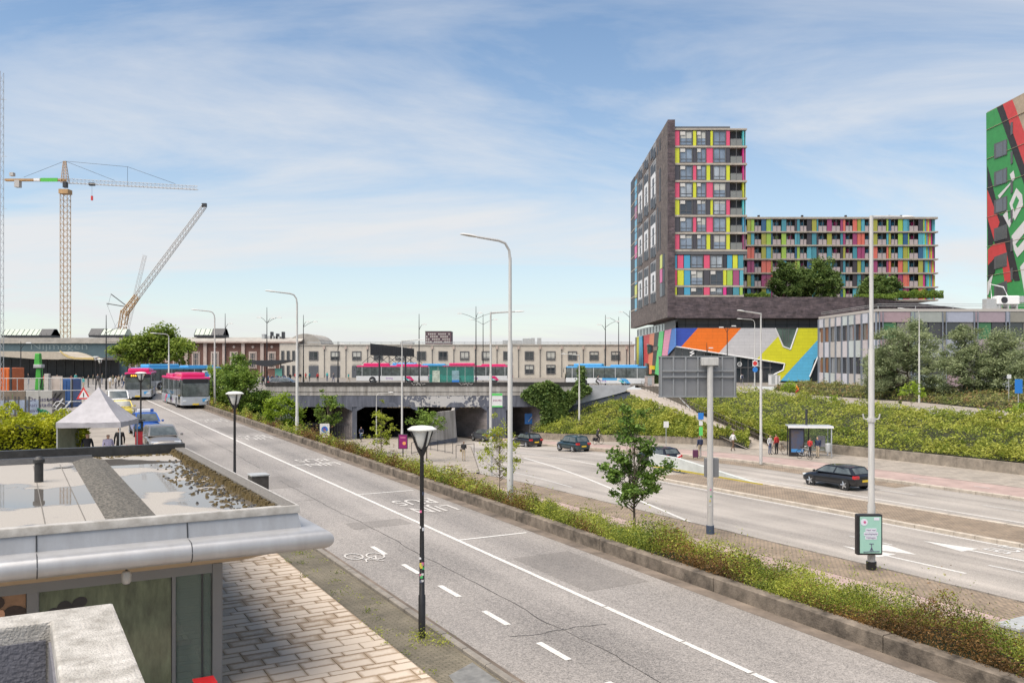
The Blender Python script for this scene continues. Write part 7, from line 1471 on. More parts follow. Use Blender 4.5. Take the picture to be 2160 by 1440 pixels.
for i, (wd, tx_) in enumerate(((.40, 'Heel veel'), (.52, 'wandelplezier'), (.42, 'Nijmegen'))):
    b = MB(); b.box((ax+.03, -.374, zc+.18-.14*i), (wd, .006, .125), M_LIL); b.build('text_band', AD); text(tx_, M_INK, .105, (ax+.03, -.379, zc+.15-.14*i), (1, 0, 0), (0, 0, 1), 'lettering', AD, depth=.001, sx=.85)
def disc(parent, c_, r, m, name='disc', n=20, y=.004):
    b = MB(); b.prism([(c_[0]+r*math.cos(2*math.pi*i/n), c_[1], c_[2]+r*math.sin(2*math.pi*i/n)) for i in range(n)], (0, y, 0), m); return b.build(name, parent)
disc(AD, (ax-.22, -.378, z1-.28), .13, M_LIL, 'emblem'); disc(AD, (ax-.2, -.383, z1-.28), .05, mat('poster_rose', (.5, .12, .25), .5), 'emblem_mark'); b = MB(); b.box((ax+.24, -.374, z1-.16), (.2, .006, .1), M_LIL); b.build('text_band', AD)
b = MB(); 
for a, c_ in (((.0, .34), (.0, .06)), ((-.06, .05), (.0, .2)), ((.06, .05), (.0, .2)), ((-.08, .33), (.08, .33)), ((-.3, .03), (.3, .05))): b.tube((ax+.05+a[0], -.376, z0+.1+a[1]), (ax+.05+c_[0], -.376, z0+.1+c_[1]), .012, M_INK, n=4)
b.build('figure', AD)
b = MB(); b.lathe([(.185, .0), (.185, .3)], M_BLACK, n=14); b.build('foot_band', AD)
br_ = MB(); zb_ = CAMZ-(885-CY)*mpp-AD.location.z
for s_ in (1, -1): br_.path([(s_*.1, 0, zb_), (s_*.28, 0, zb_+.04), (s_*.32, 0, zb_+.22)], .03, M_POLE, 6)
br_.lathe([(.15, zb_-.08), (.15, zb_+.08)], M_POLE, n=12); br_.build('bracket', AD)
# bus shelter on the far pavement
pA = LOW(1667, 964, .12); SH = thing('bus_shelter', 'glass bus shelter with lit advertising panel on the far pavement', 'bus shelter', LOW(1708, 962, .12), rad(-8)); ysh = SH.location.y; m_ = ysh/FPX; Hs = 2.45; Wd = 87*m_
b = MB(); b.box((0, .35, Hs), (Wd+.15, 1.6, .1), M_ALU); b.build('roof', SH, bevel=.02); b = MB(); b.box((0, -.46, Hs-.06), (Wd+.2, .06, .16), M_WHITE); b.build('roof_edge', SH)
for x, y in ((Wd/2-.05, -.35), (Wd/2-.05, 1.05), (-Wd/2+.1, 1.05), (0.1, 1.05)): b = MB(); b.box((x, y, Hs/2-.03), (.08, .08, Hs-.06), M_DARK if x < Wd/2-.2 else M_ALU); b.build('post', SH)
b = MB(); b.box((-Wd/2+.62, -.1, 1.18), (1.2, .24, 2.3), M_BLACK); b.build('advert_case', SH, bevel=.02); b = MB(); b.box((-Wd/2+.66, -.228, 1.22), (.95, .02, 1.85), mat('advert_screen', (.03, .05, .10), .3, var=.8, vs=2.2, dirt=(.10, .07, .05))); b.build('advert_screen', SH); b = MB(); b.box((-Wd/2+.66, -.242, .48), (.95, .01, .25), mat('advert_blue', (.05, .22, .5), .4)); b.build('advert_strip', SH)
M_SHG = mat_tint_glass('shelter_glass', (.75, .82, .78), .75)
for x0_, x1_ in ((-.55, .08), (.12, Wd/2-.1)): b = MB(); b.box(((x0_+x1_)/2, 1.05, 1.3), (x1_-x0_-.06, .012, 1.9), M_SHG); b.build('glass_pane', SH)
b = MB(); b.box((Wd/2-.05, .35, 1.3), (.012, 1.25, 1.9), M_SHG); b.build('glass_pane', SH); b = MB(); b.box((Wd/2-.55, 1.03, 1.15), (.6, .02, .9), mat('timetable', (.45, .42, .45), .6, var=.3, vs=5)); b.build('timetable', SH); b = MB(); b.box((.5, .75, .47), (1.5, .35, .06), M_STEEL); b.build('bench', SH)
b = MB(); b.tube((-.15, .6, Hs), (-.15, .6, Hs+1.35), .09, M_DARK); b.tube((-.5, .6, Hs+1.3), (-.1, .6, Hs+1.3), .04, M_DARK); b.build('chimney_sensor', SH)
LB = thing('litter_bin', 'grey litter bin on a post right of the shelter', 'bin', LOW(1747, 966, .12)); b = MB(); b.lathe([(.2, .5), (.24, 1.1), (.22, 1.16), (.05, 1.2)], M_STEEL, n=14); b.build('drum', LB, smooth=True); b = MB(); b.tube((.26, .06, 0), (.26, .06, 1.25), .035, M_STEEL); b.build('post', LB)
# generic sign on post
def post_sign(label, loc, H, board, m, shape='rect', cat='sign', extra=None, name='traffic_sign', rz=0):
    r = thing(name, label, cat, loc, rz); b = MB(); b.tube((0, 0, 0), (0, 0, H), .035, M_STEEL, n=8); b.build('post', r); w_, h_ = board
    if shape == 'rect': b = MB(); b.box((0, -.06, H-h_/2), (w_, .03, h_), m); b.build('board', r, bevel=.005)
    return r
M_SBLUE = mat('sign_blue', (.02, .17, .52), .45); M_SWHI = mat('sign_white', (.62, .62, .62), .5); M_SRED = mat('sign_red', (.55, .03, .03), .5)
r = post_sign('blue square lane sign on a post at the right bore', LOW(1118, 921, .1), 2.9, (1.3, 1.3), M_SBLUE); b = MB(); b.tube((-.2, -.085, 1.9), (.0, -.085, 2.2), .05, M_SWHI, n=4); b.tube((.0, -.085, 2.2), (.35, -.085, 2.6), .05, M_SWHI, n=4); b.build('arrow', r)
for px, py, top, lab in ((685, 922, 893, 'no-parking sign below the round-headed young tree'),):
    g = bed_point(px, 92); r = post_sign(lab, g, CAMZ-(top-CY)/FPX*92-g.z, (1.0, 1.6), M_SWHI); H_ = CAMZ-(top-CY)/FPX*92-g.z; disc(r, (0, -.085, H_-.6), .34, M_SBLUE); disc(r, (0, -.091, H_-.6), .2, mat('sign_violet', (.12, .05, .3), .5), 'inner_disc')
q = P(436, 0, 96); r = post_sign('no-parking sign behind the silver bus', Vector((q.x, q.y, ramp_z(100))), 3.0, (.9, .9), M_SWHI); disc(r, (0, -.085, 2.55), .34, M_SBLUE)
r = post_sign('blue bus stop flag with green plate left of the sign pole', LOW(1478, 963, .12), 3.6, (.45, .55), M_SBLUE); b = MB(); b.box((0, -.07, 2.1), (.3, .03, .7), mat('sign_green', (.1, .5, .12), .5)); b.build('plate', r); b = MB(); b.box((0, -.07, 2.75), (.3, .03, .35), M_SWHI); b.build('plate', r)
post_sign('small pale sign on a post before the bank', LOW(1405, 940, .12), 2.4, (.5, .6), M_SWHI)
q = P(1592, 0, 121.6); r = post_sign('round blue arrow sign with a ban sign above on the side street', Vector((q.x-.0, q.y-.1, 3.5)), CAMZ-(760-CY)/FPX*121.6-3.5, (.7, .8), M_SWHI); H_ = CAMZ-(760-CY)/FPX*121.6-3.5; disc(r, (0, -.085, H_-.4), .3, M_SRED); disc(r, (0, -.1, H_-1.25), .36, M_SBLUE)
post_sign('blue parking sign at the right edge of the side street', P(2148, 868, 82)*1, 3.0, (.7, 1.3), M_SBLUE); post_sign('small white sign beside the right willow', P(2128, 862, 88), 3.4, (.4, .4), M_SWHI)
q = LOW(1060, 1000); pu = thing('poster_board', 'purple poster board on a post at the railing before the second bore', 'poster', LOW(850, 962, .09)); H_ = 2.15; b = MB(); b.tube((0, 0, 0), (0, 0, 1.1), .05, M_DARK); b.build('post', pu); b = MB(); b.box((0, 0, 1.35), (.86, .12, 1.35), M_DARK); b.build('frame', pu, bevel=.02); b = MB(); b.box((0, -.065, 1.35), (.74, .02, 1.22), mat('poster_purple', (.22, .01, .12), .45, var=.2, vs=4)); b.build('poster', pu); disc(pu, (.12, -.08, 1.2), .16, mat('poster_orange', (.7, .3, .1), .5), 'print'); b = MB(); b.box((0, -.08, 1.72), (.5, .006, .12), MATS['poster_rose']); b.build('print', pu)
DP = thing('banner_sign', 'white and green banner sign hung on the pole before the right bore', 'sign', LOW(1036, 1003)); ydp = DP.location.y; m_ = ydp/FPX; zz0, zz1 = CAMZ-(858-CY)*m_-DP.location.z, CAMZ-(830-CY)*m_-DP.location.z
b = MB(); b.box((.42, -.05, (zz0+zz1)/2), (.72, .04, zz1-zz0), M_SWHI); b.build('board', DP); 
for z, h in ((zz1-.05, .16), (zz0+.04, .09)): b = MB(); b.box((.42, -.075, z), (.72, .015, h), MATS['sign_green']); b.build('green_band', DP)
text('DON PRE', mat('sign_maroon', (.25, .03, .12), .6), .14, (.42, -.08, (zz0+zz1)/2-.05), (1, 0, 0), (0, 0, 1), 'lettering', DP)
b = MB(); b.box((.1, -.0, (zz0+zz1)/2), (.25, .05, .06), M_STEEL); b.build('clamp', DP)
# cabinets, guard wall end, ticket etc
gb = thing('median_barrier', 'sloping pale steel barrier end with yellow edge on the median', 'barrier', ST(42.6, 40.6, low_z(42.6)+.1), TH); b = MB()
b.prism([(0, -2.2, 0), (0, 9, 0), (0, 9, .95), (0, 6, .9)], (.3, 0, 0), mat('barrier_grey', (.46, .48, .46), .6, var=.15, vs=2)); b.build('barrier', gb); b = MB(); b.prism([(-.02, -2.3, 0), (-.02, 9, 0), (-.02, 9, .14), (-.02, -2.3, .1)], (.015, 0, 0), mat('barrier_yellow', (.42, .34, .05), .6)); b.build('yellow_edge', gb)
def cable(name, lab, pts, r, m): b = MB(); b.path(pts, r, m, 6); return tag(b.build(name), lab, 'rail')
ub = thing('concrete_bench', 'pale flat-topped concrete block at the right edge beside the cycle path', 'block', LOW(2150, 1366, .06), TH); b = MB(); b.box((.8, 0, .3), (2.6, .6, .6), M_CONC); b.build('body', ub, bevel=.02); b = MB(); b.box((.8, 0, .64), (2.7, .7, .08), mat('block_top', (.33, .34, .34), .6, var=.2)); b.build('top', ub, bevel=.01)
rb = thing('beacon', 'red and white beacon board standing at the start of the median', 'beacon', ST(48.6, 40.9, low_z(48.6)+.12)); b = MB(); b.box((0, 0, .55), (.28, .05, 1.1), M_SWHI); b.build('board', rb, bevel=.01)
for k in range(3): b = MB(); b.prism([(-.14, -.03, .2+.3*k), (.14, -.03, .35+.3*k), (.14, -.03, .48+.3*k), (-.14, -.03, .33+.3*k)], (0, .004, 0), M_SRED); b.build('stripe', rb)
# railing of the paved corner and of the walkway
def railing(name, lab, pts, h, posts, m=M_DARK, rails=(1.0,), r=.025):
    root = thing(name, lab, 'railing', pts[0]); o = Vector(pts[0])
    for i in range(posts):
        p = at_len(pts, i/(posts-1))-o; b = MB(); b.tube(p, p+Vector((0, 0, h)), r, m, n=6); b.build('post', root)
    for k in rails: b = MB(); b.path([p-o+Vector((0, 0, h*k)) for p in pts], r, m, 6); b.build('rail', root)
    return root
railing('railing', 'brown handrail along the right side of the rising walkway', [p+Vector((-.12, 0, .0)) for p in WK_R], 1.05, 30, mat('rail_brown', (.10, .085, .07), .6), (1.0, .55)); 
railing('railing', 'dark handrail at the paved corner behind the woman', [LOW(962, 966, .1), LOW(1000, 961, .1)], 1.1, 2, M_DARK, (1.0,)); railing('railing', 'dark post railing before the second bore', [LOW(868, 958, .1), LOW(905, 948, .1), LOW(955, 957, .1)], 1.1, 7, M_DARK, (1.0, .1))
# grey cabinets by the podium and bollards
for px, Y, w_, h_, lab in ((1630, 136, 1.2, 1.6, 'white switch cabinet before the podium glazing'), (1370, 128, 1.3, 1.5, 'beige cabinet behind the direction sign'), (1638, 138, 1.0, 1.4, 'small grey cabinet right of the white one')):
    q = P(px, 0, Y); r = thing('cabinet', lab, 'cabinet', (q.x, q.y, PLZ)); b = MB(); b.box((0, 0, h_/2), (w_, .6, h_), M_STONE if px < 1400 else M_SWHI); b.build('casing', r, bevel=.03); b = MB(); b.box((0, -.305, h_*.5), (w_*.46, .02, h_*.8), M_STEEL); b.build('door', r); b = MB(); b.box((0, 0, h_+.03), (w_+.08, .68, .06), M_STEEL); b.build('lid', r)
# green glass waiting shelter on the deck
GS = thing('glass_shelter', 'long green glass bus shelter on the deck between two magenta buses', 'bus shelter', P(952, 0, 138)*1); GS.location.z = PLZ; m_ = 138/FPX; M_GG = mat_tint_glass('green_shelter_glass', (.22, .62, .55), .6)
for k in range(5): b = MB(); b.box(((905+19*k+9.5-952)*m_, 0, 1.45), (19*m_-.06, .03, 2.7), M_GG); b.build('glass_pane', GS)
for k in range(6): b = MB(); b.box(((905+19*k-952)*m_, 0, 1.45), (.06, .06, 2.9), M_STEEL); b.build('post', GS)
b = MB(); b.box((0, .8, 2.95), (98*m_, 1.9, .08), M_GG); b.build('roof', GS); 
for x, c_ in ((920, (.40, .45, .38)), (961, (.20, .32, .36))): b = MB(); b.box(((x-952)*m_, -.06, 1.3), (1.15, .05, 1.8), mat('shelter_poster_%d' % x, c_, .5, var=.5, vs=3)); b.build('poster', GS)
b = MB(); b.box(((961-952)*m_, -.09, .55), (1.15, .02, .3), M_SBLUE); b.build('poster_strip', GS)
# bus stop canopy left and wide ribbed sign on the deck
BC = thing('stop_canopy', 'dark slanted bus stop canopy before the station side wing', 'canopy', P(565, 0, 138)*1); BC.location.z = PLZ; m_ = 138/FPX
z_ = lambda py: CAMZ-(py-CY)*m_-PLZ
b = MB(); b.prism([((515-565)*m_, 0, z_(760)), ((605-565)*m_, 0, z_(759)), ((605-565)*m_, 0, z_(762)), ((560-565)*m_, 0, z_(773)), ((515-565)*m_, 0, z_(764))], (0, 4, 0), M_DARK); b.build('roof', BC)
for x in (545, 585): b = MB(); b.tube(((x-565)*m_, 2, 0), ((x-565)*m_, 2, z_(768)), .1, M_DARK); b.build('post', BC)
b = MB(); b.box(((584-565)*m_, 1, 1.9), (1.1, .1, 1.2), mat('screen_green', (.12, .35, .28), .4)); b.build('information_screen', BC)
WS = thing('deck_sign', 'wide dark ribbed sign board on lattice supports above the deck', 'sign', P(829, 0, 128)*1); WS.location.z = PLZ; m_ = 128/FPX; z_ = lambda py: CAMZ-(py-CY)*m_-PLZ; xa_, xb_ = (781-829)*m_, (870-829)*m_
b = MB(); b.prism([(xa_, 0, z_(749)), (xb_, 2.0, z_(752)), (xb_, 2.0, z_(735)), (xa_, 0, z_(724))], (0, .3, 0), M_DARK); b.build('board', WS)
for k in range(24): u = (k+.5)/24; b = MB(); b.box((xa_+(xb_-xa_)*u, 2.0*u-.04, (z_(749)+(z_(752)-z_(749))*u+z_(724)+(z_(735)-z_(724))*u)/2), (.07, .08, (z_(724)-z_(749))*(1-.3*u)), M_BLACK); b.build('rib', WS)
for k in range(6):
    u = k/5; x = xa_+(xb_-xa_)*u; b = MB(); b.tube((x, 2*u+.15, z_(751)), (x-1.2, 2*u+.15, z_(766)), .04, M_DARK, n=5); b.tube((x, 2*u+.15, z_(751)), (x+1.2, 2*u+.15, z_(766)), .04, M_DARK, n=5); b.build('brace', WS)
for u in (.2, .8): x = xa_+(xb_-xa_)*u; b = MB(); b.tube((x, 2*u+.2, 0), (x, 2*u+.2, z_(750)), .12, M_DARK); b.build('post', WS)
# ================================================================== FORECOURT: TENT, METER, SITE
TG = RAMP(208, 985); TN = thing('market_tent', 'grey pyramid-roofed market tent on the forecourt', 'tent', TG, TH+rad(-22)); yt = TG.y; m_ = yt/FPX; zt_ = lambda py: CAMZ-(py-CY)*m_-TG.z
M_TENT = mat('tent_cloth', (.34, .33, .35), .75, var=.18, vs=2.5, bump=.5, bs=5); hw = 1.45; ze = zt_(886); zp = zt_(816)
n = 10; pts = []; fs = []
b = MB(); apex = (0, 0, zp)
for k in range(4):
    c0_ = [(-hw, -hw), (hw, -hw), (hw, hw), (-hw, hw)][k]; c1_ = [(hw, -hw), (hw, hw), (-hw, hw), (-hw, -hw)][k]; rows_ = []
    for i in range(8):
        u = i/7; row = []
        for j in range(9):
            v = j/8; x = (c0_[0]+(c1_[0]-c0_[0])*v)*(1-u); y = (c0_[1]+(c1_[1]-c0_[1])*v)*(1-u); sag = -.12*math.sin(math.pi*u)-.03*math.sin(math.pi*v)*(1-u)+.012*math.sin(9*v*3.14+k)*(1-u); row.append((x, y, ze+(zp-ze)*u+sag))
        rows_.append(row)
    b.add([p for r_ in rows_ for p in r_], [(i*9+j, i*9+j+1, (i+1)*9+j+1, (i+1)*9+j) for i in range(7) for j in range(8)], M_TENT)
b.build('roof', TN, smooth=True, fix=False)
b = MB()
for k in range(4):
    c0_ = [(-hw, -hw), (hw, -hw), (hw, hw), (-hw, hw)][k]; c1_ = [(hw, -hw), (hw, hw), (-hw, hw), (-hw, -hw)][k]
    for j in range(12):
        a0, a1 = j/12, (j+1)/12; f = lambda a: (c0_[0]+(c1_[0]-c0_[0])*a, c0_[1]+(c1_[1]-c0_[1])*a); p0, p1 = f(a0), f(a1); w0, w1 = 1.0+.012*math.sin(20*a0+k), 1+.012*math.sin(20*a1+k)
        sagz = -.03*math.sin(math.pi*a0); sg1 = -.03*math.sin(math.pi*a1); b.quad((p0[0], p0[1], ze+sagz), (p1[0], p1[1], ze+sg1), (p1[0]*w1, p1[1]*w1, ze-.26), (p0[0]*w0, p0[1]*w0, ze-.26), M_TENT)
b.build('valance', TN, fix=False)
for x, y in ((-hw, -hw), (hw, -hw), (hw, hw), (-hw, hw)): b = MB(); b.box((x*.97, y*.97, ze/2), (.05, .05, ze), M_STEEL); b.build('leg', TN)
b = MB(); b.quad((-hw*.98, -hw*.98, .2), (-hw*.98, hw*.98, .2), (-hw*.98, hw*.98, ze-.2), (-hw*.98, -hw*.98, ze-.2), mat('tent_side', (.24, .26, .18), .8, var=.4, vs=1.2)); b.build('side_cloth', TN, fix=False)
q = RAMP(293, 970); pm = thing('parking_meter', 'red parking meter with dark hood beside the silver hatchback', 'parking meter', q, TH); b = MB(); b.box((0, 0, .75), (.34, .3, 1.5), mat('meter_red', (.42, .02, .03), .5)); b.build('body', pm, bevel=.02); b = MB(); b.box((.0, 0, 1.75), (.4, .36, .5), M_DARK); b.build('head', pm, bevel=.04); b = MB(); b.box((0, -.02, 2.08), (.55, .6, .06), M_DARK); b.build('hood', pm, bevel=.01); b = MB(); b.box((-.06, -.19, 1.78), (.24, .02, .28), M_SBLUE); b.build('panel', pm); text('P', M_WHITE, .26, (-.06, -.205, 1.69), (1, 0, 0), (0, 0, 1), 'lettering', pm)
q = RAMP(262, 1000); bb_ = thing('road_beacon', 'red and white striped beacon under the tent edge', 'beacon', q); b = MB(); b.box((0, 0, .75), (.3, .06, 1.2), M_SWHI); b.build('board', bb_); b = MB(); b.box((0, 0, .08), (.6, .35, .16), M_DARK); b.build('foot', bb_, bevel=.02)
for k in range(3): b = MB(); b.prism([(-.15, -.035, .3+.36*k), (.15, -.035, .48+.36*k), (.15, -.035, .66+.36*k), (-.15, -.035, .48+.36*k)], (0, .004, 0), M_SRED); b.build('stripe', bb_)
q = RAMP(300, 1005); tb = thing('small_notice', 'small white and red notice board at the meter foot', 'sign', q); b = MB(); b.box((0, 0, .72), (.36, .05, .5), M_SRED); b.build('board', tb); b = MB(); b.prism([(-.14, -.03, .9), (.14, -.03, .9), (0, -.03, .56)], (0, .004, 0), M_SWHI); b.build('triangle', tb)
for a in (-.14, .14): b = MB(); b.box((a, 0, .24), (.04, .04, .48), M_STEEL); b.build('leg', tb)
q = RAMP(177, 905); ws = thing('warning_sign', 'red triangular roadworks warning sign behind the tent roof', 'road sign', q); mz = q.y/FPX; zc_ = CAMZ-(833-CY)*mz-q.z; b = MB(); b.tube((0, 0, 0), (0, 0, zc_+.3), .03, M_STEEL); b.build('post', ws)
for r_, m__, yy in ((.50, M_SRED, -.05), (.33, M_SWHI, -.056)): b = MB(); b.prism([(-r_, yy, zc_-r_*.55), (r_, yy, zc_-r_*.55), (0, yy, zc_+r_*1.15)], (0, .005, 0), m__); b.build('triangle', ws)
b = MB(); b.box((0, -.065, zc_+.02), (.06, .006, .3), M_BLACK); b.build('mark', ws)
# printed hoarding
hA, hB = RAMP(-60, 900), RAMP(138, 897); hd_ = (hB-hA); HO = thing('hoarding', 'printed construction hoarding with interior picture and slogan', 'hoarding', hA, math.atan2(hd_.y, hd_.x)); LH = hd_.length; hh_ = 2.5
M_HPAN = [mat('hoarding_wood', (.17, .135, .10), .7, var=.35, vs=1.2), mat('hoarding_grey', (.40, .39, .36), .7, var=.12, vs=2), mat('hoarding_dark', (.09, .085, .08), .7, var=.5, vs=1.5)]
nP = 7
for k in range(nP): b = MB(); b.box((LH*(k+.5)/nP, 0, hh_/2), (LH/nP-.03, .08, hh_), M_HPAN[0 if k < 4 else 1 if k < 6 else 2]); b.build('panel', HO)
for k in range(6):
    x = LH*(k+.5)/9+.2; b = MB(); b.box((x, -.05, 1.35), (.85, .02, 1.0), mat('print_window', (.28, .33, .42), .5, var=.4, vs=2)); b.build('printed_window', HO)
    for dx in (-.45, .45): b = MB(); b.box((x+dx, -.055, 1.25), (.1, .02, 1.7), M_HPAN[2]); b.build('printed_curtain', HO)
text('De essentie\nvan stads\nleven', M_INK, .42, (LH*.6, -.06, 1.75), (1, 0, 0), (0, 0, 1), 'lettering', HO, 'LEFT'); b = MB(); b.path([(LH*.76+.45*math.cos(i*1.7), -.06, .85+.42*math.sin(i*2.3)) for i in range(11)], .05, mat('graffiti_green', (.02, .22, .10), .6), 4); b.build('graffiti', HO)
for k in range(9):
    b = MB(); a = rg.uniform(0, 6); cx_, cz_ = LH*.93+rg.uniform(-.5, .5), rg.uniform(.6, 2.1); b.path([(cx_+.3*math.cos(a+i*.9), -.06, cz_+.3*math.sin(a*1.3+i*1.1)) for i in range(6)], .025, M_BLACK if k % 2 else M_WHITE, 4); b.build('graffiti', HO)
# site: containers, loader crane, fences
def container(lab, px, Y, w_, d_, h_, m, gz):
    q = P(px, 0, Y); r = thing('site_container', lab, 'container', (q.x, q.y, gz), rad(5)); b = MB(); b.box((0, 0, h_/2), (w_, d_, h_), m); b.build('body', r, bevel=.03)
    for k in range(int(w_/.3)): b = MB(); b.box((-w_/2+.2+k*.3, -d_/2-.02, h_/2), (.12, .05, h_*.88), m); b.build('rib', r)
    for x in (-w_/2, w_/2): b = MB(); b.box((x, -d_/2, h_/2), (.14, .14, h_+.04), M_DARK); b.build('corner_post', r)
container('orange site container at the left picture edge', 12, 74, 1.9, 2.4, 2.0, mat('orange_steel', (.55, .12, .02), .5, var=.15, vs=2), CAMZ-(826-CY)/FPX*74)
container('blue site container behind the warning sign', 146, 76, 1.3, 2.2, 2.4, mat('blue_steel', (.03, .09, .25), .5, var=.15, vs=2), CAMZ-(858-CY)/FPX*76)
q = P(83, 0, 78); LC = thing('loader_crane', 'green folded loader crane on the building site', 'crane', (q.x, q.y, ramp_z(88))); mz = 78/FPX; z_ = lambda py: CAMZ-(py-CY)*mz-LC.location.z; M_LG = mat('crane_green', (.05, .32, .04), .45, var=.15)
b = MB(); b.box((0, 0, z_(822)/2), (1.9, 1.6, z_(822)), M_DARK); b.build('base', LC, bevel=.05); b = MB(); b.box((0, 0, (z_(822)+z_(776))/2), (.55, .55, z_(776)-z_(822)), M_LG, taper=.7); b.build('column', LC, bevel=.05); b = MB(); b.box((-.1, 0, (z_(771)+z_(745))/2), (.5, .5, z_(745)-z_(771)), M_LG, taper=.8); b.build('folded_arm', LC, bevel=.06); b = MB(); b.box((0, -.05, z_(772)), (.7, .6, .3), M_STEEL); b.build('joint', LC, bevel=.04); b = MB(); b.box((-1.7, -.4, z_(836)), (1.6, .5, .45), M_LG); b.build('outrigger', LC, bevel=.05)
b = MB(); b.path([(.25, -.3, z_(818)), (.4, -.32, z_(795)), (.28, -.3, z_(772))], .05, M_BLACK, 6); b.build('hose', LC)
q0, q1 = P(-10, 0, 70), P(172, 0, 72); q0.z = q1.z = CAMZ-(846-CY)/FPX*70-.2
sf = thing('site_fence', 'grey mesh site fence before the station entrance', 'fence', q0); o_ = Vector(q0); ln = (q1-q0)
for k in range(9): p = ln*(k/8); b = MB(); b.tube(p, p+Vector((0, 0, 2.0)), .03, M_STEEL, n=6); b.build('post', sf)
for z in (.1, 1.0, 2.0): b = MB(); b.tube(Vector((0, 0, z)), ln+Vector((0, 0, z)), .025, M_STEEL, n=6); b.build('rail', sf)
ph = P(100, 0, 73); pc = thing('site_post', 'pale concrete post with sheeting on the building site', 'post', (ph.x, ph.y, ramp_z(82))); b = MB(); b.box((0, 0, (CAMZ-(788-CY)/FPX*73-pc.location.z)/2), (.35, .35, CAMZ-(788-CY)/FPX*73-pc.location.z), M_CONC); b.build('post', pc, bevel=.02); b = MB(); b.box((.75, .1, (CAMZ-(793-CY)/FPX*73-pc.location.z)/2), (.9, .05, CAMZ-(793-CY)/FPX*73-pc.location.z), mat('sheeting', (.42, .36, .32), .8, var=.2, vs=2)); b.build('sheeting', pc)
# ================================================================== CRANES
M_CY = mat('crane_ochre', (.42, .26, .12), .6, var=.2, vs=1); M_CW = mat('crane_pale', (.42, .40, .38), .6); M_CG = mat('crane_sign_green', (.08, .42, .06), .5)
YC = 240.0; mc = YC/FPX
def cz(py): return CAMZ-(py-CY)*mc
q = P(138, 0, YC); TC = thing('tower_crane', 'tall ochre tower crane behind the station roof', 'crane', (q.x, q.y, PLZ)); zz = lambda py: cz(py)-PLZ; xx = lambda px: (px-138)*mc
def lattice(b, p0, p1, w0, w1, n, m, r=.07, tri=False, updir=Vector((0, 1, 0))):
    p0, p1 = Vector(p0), Vector(p1); ax = (p1-p0).normalized(); u = ax.cross(updir).normalized(); v = ax.cross(u).normalized()
    cs = [(-1, -1), (1, -1), (1, 1), (-1, 1)] if not tri else [(-1, -1), (-1, 1), (1, 0)]
    def pt(i, c_): k = i/n; wd = (w0+(w1-w0)*k)/2; return p0.lerp(p1, k)+u*(c_[0]*wd)+v*(c_[1]*wd)
    for c_ in cs: b.tube(pt(0, c_), pt(n, c_), r, m, n=4)
    for i in range(n):
        for j in range(len(cs)):
            a, c_ = cs[j], cs[(j+1) % len(cs)]; b.tube(pt(i, a), pt(i+1, c_) , r*.5, m, n=3)
            b.tube(pt(i, a), pt(i, c_), r*.5, m, n=3)
b = MB(); lattice(b, (0, 0, 0), (0, 0, zz(410)), 1.9, 1.9, 30, M_CY, .10); b.build('mast', TC)
b = MB(); b.box((0, 0, zz(405)), (2.5, 2.5, 1.2), M_CY); b.build('slewing_ring', TC); b = MB(); b.box((.4, -.8, zz(391)), (1.0, 1.2, 1.6), M_DARK); b.build('cab', TC, bevel=.1)
b = MB(); lattice(b, (-.1, 0, zz(386)), (-.2, 0, zz(340)), 1.6, .5, 7, M_CY, .09); b.build('apex', TC)
b = MB(); lattice(b, (0, 0, zz(381.5)), (xx(417), 0, zz(396.5)), 1.2, 1.0, 34, M_CW, .06, True); b.build('jib', TC)
b = MB(); b.box((xx(75), 0, zz(380)), (xx(138)-xx(12), 1.2, .55), M_CY); cjo = b.build('counter_jib', TC); b = MB(); b.box((xx(106), -.65, zz(380.5)), (xx(124)-xx(88), .1, 1.0), M_CG); b.build('sign', cjo); b = MB(); b.box((xx(80), -.65, zz(380)), (1.6, .1, .7), M_WHITE); b.build('sign', cjo)
b = MB(); b.box((xx(38), 0, zz(388)), (1.3, 1.4, 1.9), M_CW); b.build('counterweight', TC); b = MB(); b.box((xx(26), 0, zz(368)), (1.0, 1.2, .9), M_CW); b.build('winch', TC)
b = MB(); 
for p0_, p1_ in (((-.2, zz(340)), (xx(50), zz(374))), ((-.1, zz(340)), (xx(242), zz(381))), ((-.1, zz(340)), (xx(269), zz(352))), ((xx(269), zz(352)), (xx(370), zz(388))), ((xx(269), zz(352)), (xx(269), zz(391)))): b.tube((p0_[0], 0, p0_[1]), (p1_[0], 0, p1_[1]), .045, M_DARK, n=4)
b.build('pendant_lines', TC); b = MB(); b.box((xx(194), 0, zz(389)), (1.4, 1.0, .7), M_DARK); b.build('trolley', TC)
b = MB(); b.tube((xx(194), 0, zz(390)), (xx(194), 0, zz(413)), .03, M_DARK, n=4); b.box((xx(194), 0, zz(418)), (.45, .4, 1.2), M_SRED); b.build('hook_block', TC)
q = P(250, 0, YC); MC = thing('mobile_crane', 'lattice-boom mobile crane leaning right above the plane tree', 'crane', (q.x, q.y, PLZ)); xx2 = lambda px: (px-250)*mc
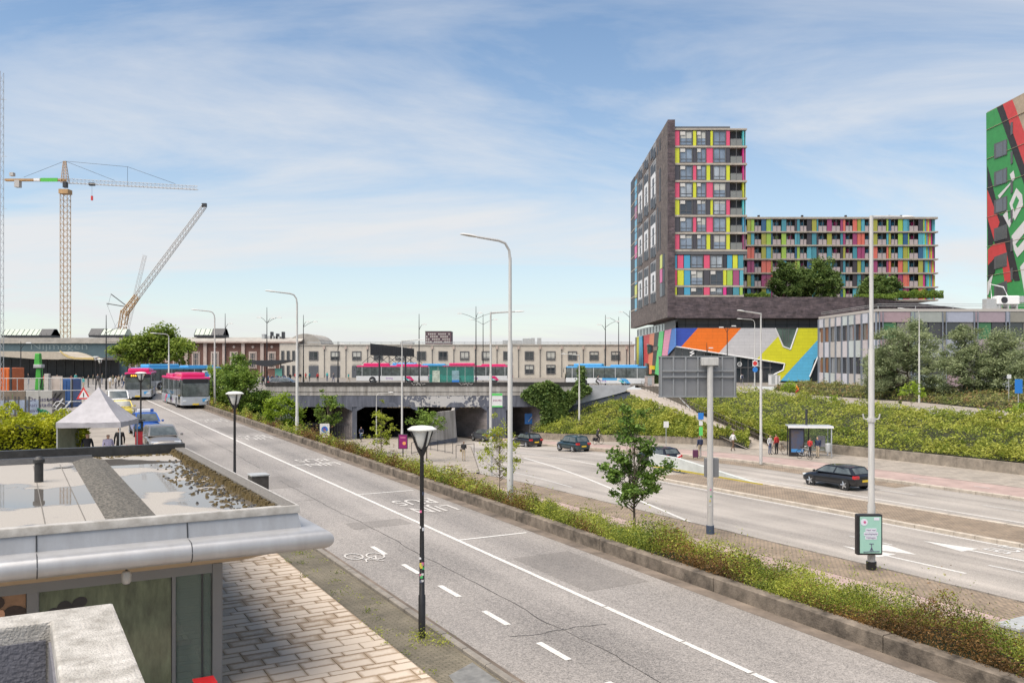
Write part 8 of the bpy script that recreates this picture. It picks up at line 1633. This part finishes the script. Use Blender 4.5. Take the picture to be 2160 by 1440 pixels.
b = MB(); b.box((0, 0, 1.6), (4, 3, 3.2), M_CY); b.build('carrier', MC, bevel=.2); b = MB(); lattice(b, (xx2(245), 0, 2.5), (xx2(264), 0, zz(655)), 1.4, 1.6, 8, M_CY, .14); b.build('lower_boom', MC); b = MB(); lattice(b, (xx2(262), 0, zz(662)), (xx2(290), 0, zz(624)), 1.5, 1.2, 5, M_CY, .15); b.build('boom_joint', MC); b = MB(); lattice(b, (xx2(290), 0, zz(624)), (xx2(431), 0, zz(435)), 1.3, 1.0, 26, M_CW, .09); b.build('boom', MC)
b = MB(); b.box((xx2(431), 0, zz(433)), (1.2, .8, 1.0), M_DARK); b.build('boom_head', MC); b = MB()
for a, c_ in (((267, 645), (234, 620)), ((267, 647), (225, 640)), ((234, 620), (228, 645)), ((225, 640), (244, 690)), ((262, 660), (240, 692))): b.tube((xx2(a[0]), 0, zz(a[1])), (xx2(c_[0]), 0, zz(c_[1])), .12 if a[0] == 267 else .03, M_DARK, n=4)
b.build('struts', MC)
q = P(250, 0, YC+60); M2 = thing('mobile_crane', 'paler distant crane boom just left of the mobile crane', 'crane', (q.x, q.y, PLZ)); m3 = (YC+60)/FPX; b = MB(); b.box((0, 0, 1.5), (4, 3, 3), M_CW); b.build('carrier', M2, bevel=.2); b = MB(); lattice(b, (0, 0, 2.5), ((306-250)*m3, 0, CAMZ-(538-CY)*m3-PLZ), 1.1, .9, 24, mat('crane_faded', (.45, .42, .40), .7), .05); b.build('boom', M2)
# lattice mast and brick corner at the left picture edge
q = P(-2, 0, 60); LM = thing('lattice_mast', 'thin steel lattice mast cut by the left picture edge', 'mast', (q.x, q.y, ramp_z(70))); b = MB(); lattice(b, (0, 0, 0), (0, 0, CAMZ-(152-CY)/FPX*60-ramp_z(70)), .4, .4, 40, M_STEEL, .02); b.build('mast', LM)
for py in (210, 330, 440, 676): b = MB(); z = CAMZ-(py-CY)/FPX*60-ramp_z(70); b.tube((0, 0, z), (.5, 0, z), .012, M_STEEL, n=4); b.build('spike', LM)
